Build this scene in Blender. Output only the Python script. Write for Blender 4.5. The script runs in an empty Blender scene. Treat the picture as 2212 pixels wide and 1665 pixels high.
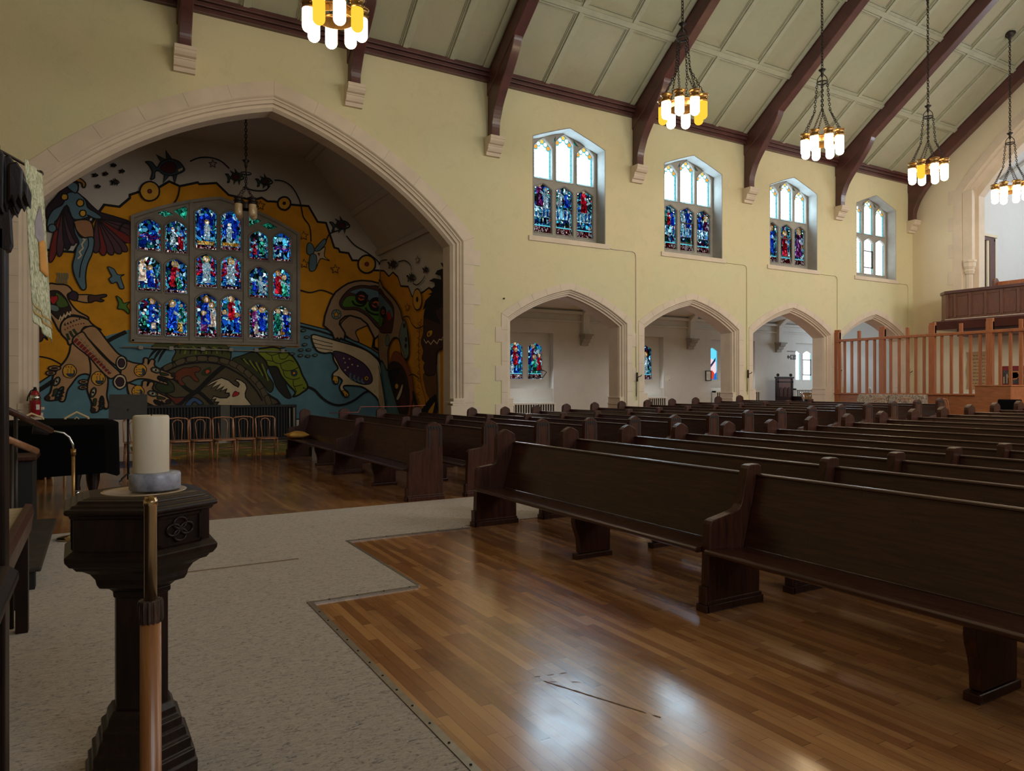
# Church nave seen from the crossing: painted transept, arcade, pews, font and candle stand.
# Metres. X runs along the arcade wall away from the crossing, Y runs towards that wall, Z is up.
import bpy, bmesh, math, random
from mathutils import Vector, Matrix
from mathutils.geometry import tessellate_polygon
C = bpy.context.scene.collection
sc = bpy.context.scene
PI = math.pi
# ---------------------------------------------------------------- camera
YAW, PITCH, ROLL, FPX = .5272, .001, -.0017, 1538.1
fw = Vector((math.sin(YAW)*math.cos(PITCH), math.cos(YAW)*math.cos(PITCH), math.sin(PITCH)))
rt0 = Vector((math.cos(YAW), -math.sin(YAW), 0)); up0 = rt0.cross(fw)
rt = rt0*math.cos(ROLL)+up0*math.sin(ROLL); up = -rt0*math.sin(ROLL)+up0*math.cos(ROLL)
cam = bpy.data.cameras.new('camera'); co = bpy.data.objects.new('camera', cam); C.objects.link(co)
co.matrix_world = Matrix(((rt.x, up.x, -fw.x, 0), (rt.y, up.y, -fw.y, 0), (rt.z, up.z, -fw.z, 1.5), (0, 0, 0, 1)))
cam.sensor_fit = 'HORIZONTAL'; cam.sensor_width = 36; cam.lens = 36*FPX/2212
cam.clip_start = .05; cam.clip_end = 200
sc.camera = co
# ---------------------------------------------------------------- world and exposure
w = bpy.data.worlds.new('world'); sc.world = w; w.use_nodes = True
w.node_tree.nodes['Background'].inputs[0].default_value = (.55, .68, .85, 1)
w.node_tree.nodes['Background'].inputs[1].default_value = .6
sc.view_settings.view_transform = 'Standard'; sc.view_settings.look = 'None'
sc.view_settings.exposure = 0.0; sc.view_settings.gamma = 1
sc.view_settings.use_curve_mapping = False
try:
    sc.cycles.max_bounces = 8; sc.cycles.diffuse_bounces = 5; sc.cycles.glossy_bounces = 3
    sc.cycles.transmission_bounces = 3; sc.cycles.caustics_reflective = False; sc.cycles.caustics_refractive = False
    sc.cycles.sample_clamp_indirect = 6; sc.cycles.use_light_tree = True
except Exception: pass
LAMP = 22      # radiance of the lit chandelier glasses
DAY = 22       # radiance of the clear daylight panes
AREA_DAY = 225 # watts of daylight through each window on the near side of the nave
def area(name, loc, aim, sx, sy, power, col):
    l = bpy.data.lights.new(name, 'AREA'); l.shape = 'RECTANGLE'; l.size = sx; l.size_y = sy; l.energy = power; l.color = col
    o = bpy.data.objects.new(name, l); C.objects.link(o); o.location = loc
    o.rotation_euler = (Vector(aim)-Vector(loc)).to_track_quat('-Z', 'Y').to_euler()
    return o
for k in range(4):   # daylight through the near-side clerestory windows
    area('window_daylight', (10.3+4.27*k, .9, 6.5), (10.3+4.27*k, 9, 3.5), 2.2, 2.5, AREA_DAY, (1, .98, .93))
area('gallery_daylight', (30.4, 7.5, 8.2), (25, 12, 5), 4.5, 3.5, 430, (.82, .91, 1))
area('transept_daylight', (3, -4.6, 5.0), (3, 6, 1.0), 4.5, 3.5, 190, (.85, .93, 1))
area('aisle_fill', (28.5, 18.2, 3.0), (19, 19.0, 1.5), 1.6, 1.8, 110, (.74, .86, 1))  # added fill to brighten the aisle; the end wall has no window
for x, pw in ((12.15, 60), (17.1, 60), (22.0, 50)):   # daylight through the stained aisle windows
    area('aisle_fill', (x, 20.15, 2.4), (x+.4, 16.5, .6), 1.8, 1.1, pw, (.86, .92, 1))

# ---------------------------------------------------------------- helpers
def srgb(h):
    h = h.lstrip('#'); v = [int(h[i:i+2], 16)/255 for i in (0, 2, 4)]
    return tuple((c/12.92 if c <= .04045 else ((c+.055)/1.055)**2.4) for c in v)
class MB:
    """collects faces for ONE mesh object"""
    def __init__(s): s.v = []; s.f = []; s.m = []; s.sm = []
    def add(s, vs, fs, mi=0, smooth=False):
        b = len(s.v); s.v += [tuple(x) for x in vs]
        for f in fs: s.f.append([b+i for i in f]); s.m.append(mi); s.sm.append(smooth)
    def box(s, a, b, mi=0):
        x0, y0, z0 = [min(a[i], b[i]) for i in range(3)]; x1, y1, z1 = [max(a[i], b[i]) for i in range(3)]
        s.add([(x0,y0,z0),(x1,y0,z0),(x1,y1,z0),(x0,y1,z0),(x0,y0,z1),(x1,y0,z1),(x1,y1,z1),(x0,y1,z1)],
              [(0,3,2,1),(4,5,6,7),(0,1,5,4),(1,2,6,5),(2,3,7,6),(3,0,4,7)], mi)
    def prism(s, pts, axis, a, b, mi=0, smooth=False, caps=True):
        """2D outline extruded along axis from a to b; pts are (x,z) for Y, (y,z) for X, (x,y) for Z"""
        def P(p, t): return {'Y': (p[0], t, p[1]), 'X': (t, p[0], p[1]), 'Z': (p[0], p[1], t)}[axis]
        n = len(pts); vs = [P(p, a) for p in pts]+[P(p, b) for p in pts]
        s.add(vs, [(i, (i+1) % n, n+(i+1) % n, n+i) for i in range(n)], mi, smooth)
        if caps:
            tri = tessellate_polygon([[Vector((p[0], p[1], 0)) for p in pts]])
            s.add(vs, [tuple(t) for t in tri]+[tuple(n+i for i in reversed(t)) for t in tri], mi)
    def tube(s, path, r, n=8, mi=0, closed=False, r1=None, caps=True):
        path = [Vector(p) for p in path]; m = len(path); vs = []
        prev = None
        for i, p in enumerate(path):
            if closed: t = path[(i+1) % m]-path[i-1]
            else: t = path[min(i+1, m-1)]-path[max(i-1, 0)]
            t.normalize()
            if prev is None:
                u = t.cross(Vector((0, 0, 1)));
                if u.length < .1: u = t.cross(Vector((1, 0, 0)))
            else: u = prev-t*prev.dot(t)
            u.normalize(); prev = u; v = t.cross(u)
            rr = r if r1 is None else r+(r1-r)*i/(m-1)
            if isinstance(r, (list, tuple)): rr = r[i]
            for k in range(n):
                a = 2*PI*k/n; vs.append(p+u*math.cos(a)*rr+v*math.sin(a)*rr)
        fs = []
        for i in range(m if closed else m-1):
            j = (i+1) % m
            for k in range(n): fs.append((i*n+k, i*n+(k+1) % n, j*n+(k+1) % n, j*n+k))
        s.add(vs, fs, mi, n > 5)
        if not closed and caps: s.add(vs, [tuple(range(n-1, -1, -1)), tuple((m-1)*n+k for k in range(n))], mi)
    def lathe(s, prof, c=(0,0,0), n=24, mi=0, smooth=True, a0=0.0):
        """prof: (radius, z) list"""
        vs = []
        for r, z in prof:
            for k in range(n):
                a = a0+2*PI*k/n; vs.append((c[0]+r*math.cos(a), c[1]+r*math.sin(a), c[2]+z))
        fs = [(i*n+k, i*n+(k+1) % n, (i+1)*n+(k+1) % n, (i+1)*n+k) for i in range(len(prof)-1) for k in range(n)]
        s.add(vs, fs, mi, smooth)
        s.add(vs, [tuple(range(n-1, -1, -1)), tuple((len(prof)-1)*n+k for k in range(n))], mi)
    def ico(s, c, r, mi=0, sz=(1,1,1), n=10):
        pr = [(max(1e-4, math.sin(PI*i/n))*r, -math.cos(PI*i/n)*r) for i in range(n+1)]
        vs = []
        for rr, z in pr:
            for k in range(12):
                a = 2*PI*k/12; vs.append((c[0]+rr*math.cos(a)*sz[0], c[1]+rr*math.sin(a)*sz[1], c[2]+z*sz[2]))
        s.add(vs, [(i*12+k, i*12+(k+1) % 12, (i+1)*12+(k+1) % 12, (i+1)*12+k) for i in range(n) for k in range(12)], mi, True)
    def build(s, name, mats, parent=None, bevel=0, loc=None):
        me = bpy.data.meshes.new(name); me.from_pydata(s.v, [], s.f)
        if not isinstance(mats, (list, tuple)): mats = [mats]
        for m in mats: me.materials.append(m)
        for p, mi, sm in zip(me.polygons, s.m, s.sm): p.material_index = mi; p.use_smooth = sm
        bm = bmesh.new(); bm.from_mesh(me); bmesh.ops.remove_doubles(bm, verts=bm.verts, dist=1e-5)
        bmesh.ops.recalc_face_normals(bm, faces=bm.faces); bm.to_mesh(me); bm.free()
        o = bpy.data.objects.new(name, me); C.objects.link(o)
        if parent: o.parent = parent
        if loc: o.location = loc
        if bevel:
            md = o.modifiers.new('bevel', 'BEVEL'); md.width = bevel; md.segments = 2; md.limit_method = 'ANGLE'; md.angle_limit = .6
        return o
def empty(name, loc=(0,0,0), rz=0):
    o = bpy.data.objects.new(name, None); C.objects.link(o); o.location = loc; o.rotation_euler = (0, 0, rz); o.empty_display_size = .2
    return o
def tag(o, label, cat, group=None, kind=None):
    o['label'] = label; o['category'] = cat
    if group: o['group'] = group
    if kind: o['kind'] = kind
    return o
def struct(o): o['kind'] = 'structure'; return o
def dup(o, parent=None, loc=None, rz=None, names=None):
    c = o.copy(); C.objects.link(c); c.parent = parent
    if loc is not None: c.location = loc
    if rz is not None: c.rotation_euler = (0, 0, rz)
    for k in ('label', 'group'):
        if k in c and parent is None: del c[k]
    for ch in list(o.children): dup(ch, c)
    return c
# ---------------------------------------------------------------- materials
MATS = {}
def newmat(name):
    m = bpy.data.materials.new(name); m.use_nodes = True; nt = m.node_tree
    return m, nt, nt.nodes['Principled BSDF']
def N(nt, t, **kw):
    n = nt.nodes.new(t)
    for k, v in kw.items():
        if k.startswith('i_'):
            key = k[2:]; key = int(key) if key.isdigit() else key.replace('_', ' ')
            n.inputs[key].default_value = v
        else: setattr(n, k, v)
    return n
def L(nt, a, b): nt.links.new(a, b)
def math_(nt, op, a, b=None, clamp=False):
    n = nt.nodes.new('ShaderNodeMath'); n.operation = op; n.use_clamp = clamp
    for i, x in enumerate((a, b)):
        if x is None: continue
        if isinstance(x, (int, float)): n.inputs[i].default_value = x
        else: L(nt, x, n.inputs[i])
    return n.outputs[0]
def mix(nt, f, a, b):
    n = nt.nodes.new('ShaderNodeMix'); n.data_type = 'RGBA'
    for i, x in ((0, f), (6, a), (7, b)):
        if isinstance(x, (int, float)): n.inputs[i].default_value = x
        elif isinstance(x, tuple): n.inputs[i].default_value = (*x[:3], 1)
        else: L(nt, x, n.inputs[i])
    return n.outputs[2]
def simple(name, col, rough=.6, metal=0, var=.12, scale=6, bump=0, stretch=(1,1,1), coat=0, bscale=None, det=4):
    """one colour with soft procedural variation; world-anchored object coordinates"""
    if isinstance(col, str): col = srgb(col)
    m, nt, b = newmat(name)
    tc = N(nt, 'ShaderNodeTexCoord'); mp = N(nt, 'ShaderNodeMapping'); mp.inputs['Scale'].default_value = stretch
    L(nt, tc.outputs['Object'], mp.inputs[0])
    no = N(nt, 'ShaderNodeTexNoise', i_Scale=scale, i_Detail=det, i_Roughness=.6); L(nt, mp.outputs[0], no.inputs['Vector'])
    lo = tuple(c*(1-var*1.6) for c in col); hi = tuple(min(1, c*(1+var)) for c in col)
    cr = N(nt, 'ShaderNodeValToRGB'); cr.color_ramp.elements[0].position = .32; cr.color_ramp.elements[1].position = .68
    cr.color_ramp.elements[0].color = (*lo, 1); cr.color_ramp.elements[1].color = (*hi, 1)
    L(nt, no.outputs[0], cr.inputs[0]); L(nt, cr.outputs[0], b.inputs['Base Color'])
    b.inputs['Roughness'].default_value = rough; b.inputs['Metallic'].default_value = metal
    b.inputs['Coat Weight'].default_value = coat; b.inputs['Coat Roughness'].default_value = .15
    if bump:
        n2 = N(nt, 'ShaderNodeTexNoise', i_Scale=bscale or scale*6, i_Detail=5); L(nt, mp.outputs[0], n2.inputs['Vector'])
        bp = N(nt, 'ShaderNodeBump', i_Strength=bump, i_Distance=.02); L(nt, n2.outputs[0], bp.inputs['Height']); L(nt, bp.outputs[0], b.inputs['Normal'])
    MATS[name] = m; return m
def wood(name, col, dark, rough=.35, grain=(1, 14, 14), coat=.3, scale=3, spec=.5):
    m, nt, b = newmat(name)
    tc = N(nt, 'ShaderNodeTexCoord'); mp = N(nt, 'ShaderNodeMapping'); mp.inputs['Scale'].default_value = grain
    L(nt, tc.outputs['Object'], mp.inputs[0])
    no = N(nt, 'ShaderNodeTexNoise', i_Scale=scale, i_Detail=6, i_Roughness=.65, i_Distortion=.6); L(nt, mp.outputs[0], no.inputs['Vector'])
    cr = N(nt, 'ShaderNodeValToRGB'); cr.color_ramp.elements[0].position = .35; cr.color_ramp.elements[1].position = .65
    cr.color_ramp.elements[0].color = (*dark, 1); cr.color_ramp.elements[1].color = (*col, 1)
    L(nt, no.outputs[0], cr.inputs[0]); L(nt, cr.outputs[0], b.inputs['Base Color'])
    n2 = N(nt, 'ShaderNodeTexNoise', i_Scale=2.2, i_Detail=4); L(nt, tc.outputs['Object'], n2.inputs['Vector'])
    r = math_(nt, 'ADD', math_(nt, 'MULTIPLY', n2.outputs[0], .25), rough-.12); L(nt, r, b.inputs['Roughness'])
    b.inputs['Coat Weight'].default_value = coat; b.inputs['Coat Roughness'].default_value = .22; b.inputs['Specular IOR Level'].default_value = spec
    bp = N(nt, 'ShaderNodeBump', i_Strength=.12, i_Distance=.01); L(nt, no.outputs[0], bp.inputs['Height']); L(nt, bp.outputs[0], b.inputs['Normal'])
    MATS[name] = m; return m
def emit(name, col, s):
    if isinstance(col, str): col = srgb(col)
    m = bpy.data.materials.new(name); m.use_nodes = True; nt = m.node_tree; nt.nodes.clear()
    e = N(nt, 'ShaderNodeEmission'); e.inputs[0].default_value = (*col, 1); e.inputs[1].default_value = s
    o = N(nt, 'ShaderNodeOutputMaterial'); L(nt, e.outputs[0], o.inputs[0]); MATS[name] = m; return m
def paint(name, hexcol): return simple(name, hexcol, rough=.75, var=.07, scale=3)

def plaster(name, col, stain, amt=.5):
    m, nt, b = newmat(name)
    tc = N(nt, 'ShaderNodeTexCoord')
    n1 = N(nt, 'ShaderNodeTexNoise', i_Scale=.45, i_Detail=5, i_Roughness=.6); L(nt, tc.outputs['Object'], n1.inputs['Vector'])
    n2 = N(nt, 'ShaderNodeTexNoise', i_Scale=2.4, i_Detail=7, i_Roughness=.75, i_Distortion=.8); L(nt, tc.outputs['Object'], n2.inputs['Vector'])
    f1 = N(nt, 'ShaderNodeMapRange'); f1.inputs[1].default_value = .42; f1.inputs[2].default_value = .62; L(nt, n1.outputs[0], f1.inputs[0])
    f2 = N(nt, 'ShaderNodeMapRange'); f2.inputs[1].default_value = .5; f2.inputs[2].default_value = .78; L(nt, n2.outputs[0], f2.inputs[0])
    c1 = mix(nt, math_(nt, 'MULTIPLY', f1.outputs[0], amt), col, stain)
    c2 = mix(nt, math_(nt, 'MULTIPLY', f2.outputs[0], amt*.55), c1, tuple(c*.72 for c in stain))
    L(nt, c2, b.inputs['Base Color']); b.inputs['Roughness'].default_value = .85
    n3 = N(nt, 'ShaderNodeTexNoise', i_Scale=26, i_Detail=5); L(nt, tc.outputs['Object'], n3.inputs['Vector'])
    bp = N(nt, 'ShaderNodeBump', i_Strength=.25, i_Distance=.012); L(nt, n3.outputs[0], bp.inputs['Height']); L(nt, bp.outputs[0], b.inputs['Normal'])
    MATS[name] = m; return m
M = MATS
plaster('wall_plaster', (.66, .58, .36), (.60, .59, .37), .6)
plaster('aisle_plaster', (.62, .60, .55), (.52, .50, .46), .5)
plaster('end_plaster', (.70, .61, .44), (.66, .58, .42), .3)
plaster('gallery_plaster', (.66, .66, .64), (.6, .6, .6), .3)
plaster('mural_wall', (.58, .53, .46), (.50, .44, .37), .5)
plaster('ceiling_panel', (.37, .37, .25), (.42, .39, .28), .8)
simple('stone', (.66, .555, .44), .8, var=.05, scale=2, bump=.08)
simple('grey_stone', (.33, .31, .275), .85, var=.08, scale=3, bump=.15)
simple('window_stone', (.30, .27, .225), .85, var=.1, scale=3, bump=.15)
simple('joint', (.36, .30, .22), .9)
simple('rib_paint', (.40, .40, .29), .6, var=.06, scale=4)
simple('beam_wood', (.098, .036, .032), .38, var=.2, scale=2, coat=.25)
wood('pew_wood', (.068, .021, .013), (.027, .009, .005), .30, grain=(14, 1, 14), coat=.12, spec=.45)
wood('pew_end_wood', (.075, .024, .013), (.03, .0095, .006), .38, grain=(14, 14, 1), coat=.05, spec=.35)
wood('carved_wood', (.020, .008, .006), (.008, .004, .0035), .36, grain=(10, 10, 2), coat=.05, spec=.28)
wood('screen_wood', (.40, .135, .045), (.27, .08, .025), .4, grain=(14, 14, 1), coat=.2)
wood('ply_wood', (.36, .13, .045), (.25, .085, .03), .45, grain=(6, 1.2, 5), coat=.1)
wood('balcony_wood', (.17, .062, .036), (.10, .036, .022), .4, grain=(8, 8, 1.2), coat=.2)
wood('bent_wood', (.42, .19, .09), (.26, .11, .05), .35, grain=(6, 6, 2), coat=.3)
wood('staff_wood', (.33, .125, .035), (.25, .09, .025), .35, grain=(30, 30, 2.2), coat=.3)
simple('iron', (.035, .026, .022), .45, metal=.6)
simple('brass', (.36, .21, .075), .38, metal=.9, var=.15, scale=20)
simple('pale_brass', (.74, .56, .34), .25, metal=1, var=.05)
simple('chrome', (.6, .6, .6), .2, metal=1)
simple('black', (.006, .006, .006), .7)
simple('dark_gap', (.01, .009, .008), .9)
simple('black_cloth', (.0045, .0045, .005), .95, bump=.1)
M['black_cloth'].node_tree.nodes['Principled BSDF'].inputs['Specular IOR Level'].default_value = .03
simple('white_paint', (.68, .66, .58), .5, var=.04)
simple('white_enamel', (.75, .74, .68), .4, var=.04)
simple('red_paint', (.30, .012, .02), .3, coat=.3)
simple('yellow_cloth', (.62, .36, .08), .9, bump=.4, bscale=9)
emit('lamp_lit', (1, .76, .45), LAMP)
emit('lamp_amber', (1, .62, .05), 1.1)
simple('lamp_off', (.62, .46, .26), .25, coat=.5)

def floor_mat():
    m, nt, b = newmat('strip_floor')
    geo = N(nt, 'ShaderNodeNewGeometry'); sp = N(nt, 'ShaderNodeSeparateXYZ'); L(nt, geo.outputs['Position'], sp.inputs[0])
    x = math_(nt, 'DIVIDE', sp.outputs[0], .0575); row = math_(nt, 'FLOOR', x); fx = math_(nt, 'FRACT', x)
    wn = N(nt, 'ShaderNodeTexWhiteNoise', noise_dimensions='1D'); L(nt, row, wn.inputs['W'])
    y = math_(nt, 'ADD', math_(nt, 'DIVIDE', sp.outputs[1], .82), math_(nt, 'MULTIPLY', wn.outputs[0], 9.7))
    iy = math_(nt, 'FLOOR', y); fy = math_(nt, 'FRACT', y)
    cb = N(nt, 'ShaderNodeCombineXYZ'); L(nt, row, cb.inputs[0]); L(nt, iy, cb.inputs[1])
    w2 = N(nt, 'ShaderNodeTexWhiteNoise', noise_dimensions='2D'); L(nt, cb.outputs[0], w2.inputs['Vector'])
    mp = N(nt, 'ShaderNodeMapping'); mp.inputs['Scale'].default_value = (26, 2.2, 1); L(nt, geo.outputs['Position'], mp.inputs[0])
    gr = N(nt, 'ShaderNodeTexNoise', i_Scale=1.2, i_Detail=6, i_Roughness=.7, i_Distortion=1.0); L(nt, mp.outputs[0], gr.inputs['Vector'])
    mp2 = N(nt, 'ShaderNodeMapping'); mp2.inputs['Scale'].default_value = (1.9, .55, 1); L(nt, geo.outputs['Position'], mp2.inputs[0])
    st = N(nt, 'ShaderNodeTexNoise', i_Scale=1.5, i_Detail=7, i_Roughness=.68, i_Distortion=.5); L(nt, mp2.outputs[0], st.inputs['Vector'])
    v = math_(nt, 'ADD', math_(nt, 'MULTIPLY', w2.outputs[0], .55), math_(nt, 'MULTIPLY', gr.outputs[0], .45))
    cr = N(nt, 'ShaderNodeValToRGB'); e = cr.color_ramp.elements
    e[0].position = .12; e[0].color = (.23, .088, .028, 1); e[1].position = .9; e[1].color = (.56, .29, .11, 1)
    q = e.new(.5); q.color = (.40, .178, .062, 1)
    L(nt, v, cr.inputs[0])
    sr = N(nt, 'ShaderNodeMapRange'); sr.inputs[1].default_value = .47; sr.inputs[2].default_value = .68; L(nt, st.outputs[0], sr.inputs[0])
    c = mix(nt, math_(nt, 'MULTIPLY', sr.outputs[0], .62), cr.outputs[0], (.115, .038, .022))
    gx = math_(nt, 'LESS_THAN', fx, .045); gy = math_(nt, 'LESS_THAN', fy, .004); g = math_(nt, 'MAXIMUM', gx, gy)
    c = mix(nt, math_(nt, 'MULTIPLY', g, .62), c, (.05, .02, .01)); L(nt, c, b.inputs['Base Color'])
    wr = N(nt, 'ShaderNodeTexNoise', i_Scale=3.5, i_Detail=6, i_Roughness=.7); L(nt, geo.outputs['Position'], wr.inputs['Vector'])
    r = math_(nt, 'ADD', math_(nt, 'MULTIPLY', wr.outputs[0], .22), .07); L(nt, r, b.inputs['Roughness'])
    b.inputs['Specular IOR Level'].default_value = .6; b.inputs['Coat Weight'].default_value = .5
    L(nt, math_(nt, 'ADD', math_(nt, 'MULTIPLY', wr.outputs[0], .22), .09), b.inputs['Coat Roughness'])
    h = math_(nt, 'SUBTRACT', math_(nt, 'ADD', math_(nt, 'MULTIPLY', w2.outputs[0], .25), math_(nt, 'MULTIPLY', wr.outputs[0], .5)), math_(nt, 'MULTIPLY', g, .5))
    bp = N(nt, 'ShaderNodeBump', i_Strength=.16, i_Distance=.003); L(nt, h, bp.inputs['Height']); L(nt, bp.outputs[0], b.inputs['Normal']); L(nt, bp.outputs[0], b.inputs['Coat Normal'])
    MATS['strip_floor'] = m
floor_mat()
def carpet_mat():
    m, nt, b = newmat('carpet_pile')
    geo = N(nt, 'ShaderNodeNewGeometry')
    mp = N(nt, 'ShaderNodeMapping'); mp.inputs['Scale'].default_value = (26, 62, 30); mp.inputs['Rotation'].default_value = (0, 0, .5); L(nt, geo.outputs['Position'], mp.inputs[0])
    n1 = N(nt, 'ShaderNodeTexNoise', i_Scale=1, i_Detail=7, i_Roughness=.78, i_Distortion=1.2); L(nt, mp.outputs[0], n1.inputs['Vector'])
    n2 = N(nt, 'ShaderNodeTexNoise', i_Scale=2.2, i_Detail=4); L(nt, geo.outputs['Position'], n2.inputs['Vector'])
    cr = N(nt, 'ShaderNodeValToRGB'); e = cr.color_ramp.elements
    e[0].position = .38; e[0].color = (.05, .038, .03, 1); e[1].position = .62; e[1].color = (.50, .41, .32, 1)
    q = e.new(.45); q.color = (.36, .29, .225, 1)
    L(nt, n1.outputs[0], cr.inputs[0]); c = mix(nt, math_(nt, 'MULTIPLY', n2.outputs[0], .2), cr.outputs[0], (.29, .24, .185))
    L(nt, c, b.inputs['Base Color']); b.inputs['Roughness'].default_value = .97; b.inputs['Sheen Weight'].default_value = .25
    bp = N(nt, 'ShaderNodeBump', i_Strength=.7, i_Distance=.006); L(nt, n1.outputs[0], bp.inputs['Height']); L(nt, bp.outputs[0], b.inputs['Normal'])
    MATS['carpet_pile'] = m
carpet_mat()
def stained(name, stops, s=1.0, scale=13, lead=.055, vary=3.0):
    """lit leaded glass: irregular quarries in the listed colours between black cames"""
    m = bpy.data.materials.new(name); m.use_nodes = True; nt = m.node_tree; nt.nodes.clear()
    tc = N(nt, 'ShaderNodeTexCoord'); mp = N(nt, 'ShaderNodeMapping'); mp.inputs['Scale'].default_value = (1, .02, .72); L(nt, tc.outputs['Object'], mp.inputs[0])
    nz = N(nt, 'ShaderNodeTexNoise', i_Scale=5, i_Detail=2); L(nt, mp.outputs[0], nz.inputs['Vector'])
    va = N(nt, 'ShaderNodeVectorMath', operation='MULTIPLY_ADD'); L(nt, nz.outputs[1], va.inputs[0]); va.inputs[1].default_value = (.16, 0, .16); L(nt, mp.outputs[0], va.inputs[2])
    v1 = N(nt, 'ShaderNodeTexVoronoi', i_Scale=scale); v1.feature = 'F1'; L(nt, va.outputs[0], v1.inputs['Vector'])
    v2 = N(nt, 'ShaderNodeTexVoronoi', i_Scale=scale); v2.feature = 'DISTANCE_TO_EDGE'; L(nt, va.outputs[0], v2.inputs['Vector'])
    sp = N(nt, 'ShaderNodeSeparateColor'); L(nt, v1.outputs['Color'], sp.inputs[0])
    cr = N(nt, 'ShaderNodeValToRGB'); cr.color_ramp.interpolation = 'CONSTANT'; e = cr.color_ramp.elements
    for i, h in enumerate(stops):
        if i < 2: q = e[i]; q.position = i/len(stops)
        else: q = e.new(i/len(stops))
        q.color = (*srgb(h), 1)
    L(nt, sp.outputs[0], cr.inputs[0])
    br = math_(nt, 'ADD', math_(nt, 'POWER', sp.outputs[1], vary), .28)
    ed = math_(nt, 'GREATER_THAN', v2.outputs['Distance'], lead)
    em = N(nt, 'ShaderNodeEmission'); L(nt, cr.outputs[0], em.inputs[0]); L(nt, math_(nt, 'MULTIPLY', math_(nt, 'MULTIPLY', br, ed), s), em.inputs[1])
    o = N(nt, 'ShaderNodeOutputMaterial'); L(nt, em.outputs[0], o.inputs[0]); MATS[name] = m; return m
BLUES = ['#0a1c6a', '#1a5fd0', '#58c8f0', '#0d2a52', '#2aa8c8', '#08100f', '#b8e8ff', '#102f9c', '#1c6f70', '#3b8fe8']
stained('glass_blue', BLUES, 1.25)
stained('glass_sky', ['#1f7fd8', '#4fc4f0', '#0f3f9c', '#6fd8ff', '#2050b0', '#9fe4ff'], 1.3, scale=10)
stained('glass_mixed', ['#15306c', '#3fb8d8', '#0b1410', '#1c5a48', '#8fd0f0', '#5a1630', '#204faf', '#d8f4ff', '#12382c', '#1a2f6a'], 1.1, scale=17)
stained('glass_green', ['#0f5a48', '#2fb090', '#1f8f6f', '#0a3a30', '#5fd8b8'], 1.2, scale=17)
stained('glass_red', ['#c01828', '#e83048', '#7a0c18', '#a81020'], 1.2, scale=15)
stained('glass_robe_blue', ['#1030b8', '#2860f0', '#0a1c80', '#1848d8'], 1.4, scale=15)
stained('glass_pale', ['#bfe8f8', '#dff4ff', '#8fc8e0', '#a0c0d0'], 1.25, scale=20)
stained('glass_purple', ['#6a1858', '#8f2f8a', '#4a1040', '#c07fc8'], 1.0, scale=16)
stained('glass_gold', ['#e8c060', '#c89030', '#f0d890', '#a06820'], 1.0, scale=18)
stained('glass_skin', ['#e8d0b8', '#d8b8a0', '#f0e0d0'], 1.0, scale=24, lead=.02)
stained('glass_inscription', ['#5a1c24', '#2a0c10', '#e8d8d0', '#7a2028', '#3a1014', '#c8b8c8'], .9, scale=34)
stained('glass_border', ['#4ac8e0', '#102030', '#2090b0', '#7fe0f0', '#183860', '#c03030'], 1.1, scale=30)
def clear_glass(name, col, s, cw, ch):
    """clear leaded quarries: bright daylight with thin grey cames"""
    m = bpy.data.materials.new(name); m.use_nodes = True; nt = m.node_tree; nt.nodes.clear()
    tc = N(nt, 'ShaderNodeTexCoord'); sp = N(nt, 'ShaderNodeSeparateXYZ'); L(nt, tc.outputs['Object'], sp.inputs[0])
    fx = math_(nt, 'FRACT', math_(nt, 'DIVIDE', sp.outputs[0], cw)); fz = math_(nt, 'FRACT', math_(nt, 'DIVIDE', sp.outputs[2], ch))
    g = math_(nt, 'MAXIMUM', math_(nt, 'LESS_THAN', fx, .018/cw*.9), math_(nt, 'LESS_THAN', fz, .018/ch*.9))
    em = N(nt, 'ShaderNodeEmission'); L(nt, mix(nt, g, col, (.25, .3, .3)), em.inputs[0])
    L(nt, math_(nt, 'ADD', math_(nt, 'MULTIPLY', math_(nt, 'SUBTRACT', 1.0, g), s-1.6), 1.6), em.inputs[1])
    o = N(nt, 'ShaderNodeOutputMaterial'); L(nt, em.outputs[0], o.inputs[0]); MATS[name] = m; return m
clear_glass('glass_clear', (.55, .80, 1), DAY, .17, .25)
clear_glass('glass_clear_soft', (.80, .93, 1), 5, .17, .25)
clear_glass('glass_clear_tinted', (.78, .95, .93), 1.5, .16, .24)
emit('glass_cyan', (.12, .60, .72), 1.0)
emit('glass_orange', (1, .42, .05), 1.0)
emit('glass_amber', (.95, .62, .12), 1.1)
emit('glass_white', (1, 1, .97), 2.0)
emit('glass_teal', (.04, .42, .40), .8)
# ================================================================ the setting
W = 14.85; WB = 15.40; YB = 20.4; XE = 25.3; XS = 7.3; ZC = 8.67
def arc_side(half, rise, apex_deg, n=14):
    """one flank of a four-centred arch: (dx from centre, dz above spring), spring to apex"""
    ch = math.atan2(rise, half); a1 = 2*ch-math.radians(apex_deg); a0 = math.radians(apex_deg)
    Lc = math.hypot(half, rise); R = Lc/(2*math.sin((a1-a0)/2)); pts = []
    for i in range(n+1):
        a = a1+(a0-a1)*i/n
        pts.append((-half+R*(math.sin(a1)-math.sin(a)), R*(math.cos(a)-math.cos(a1))))
    return pts
def arch(cx, half, zs, za, apex_deg=12, z0=None, n=14):
    s = arc_side(half, za-zs, apex_deg, n)
    l = [(cx+x, zs+z) for x, z in s]; r = [(cx-x, zs+z) for x, z in reversed(s[:-1])]
    p = l+r
    if z0 is not None: p = [(cx-half, z0)]+p+[(cx+half, z0)]
    return p
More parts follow.
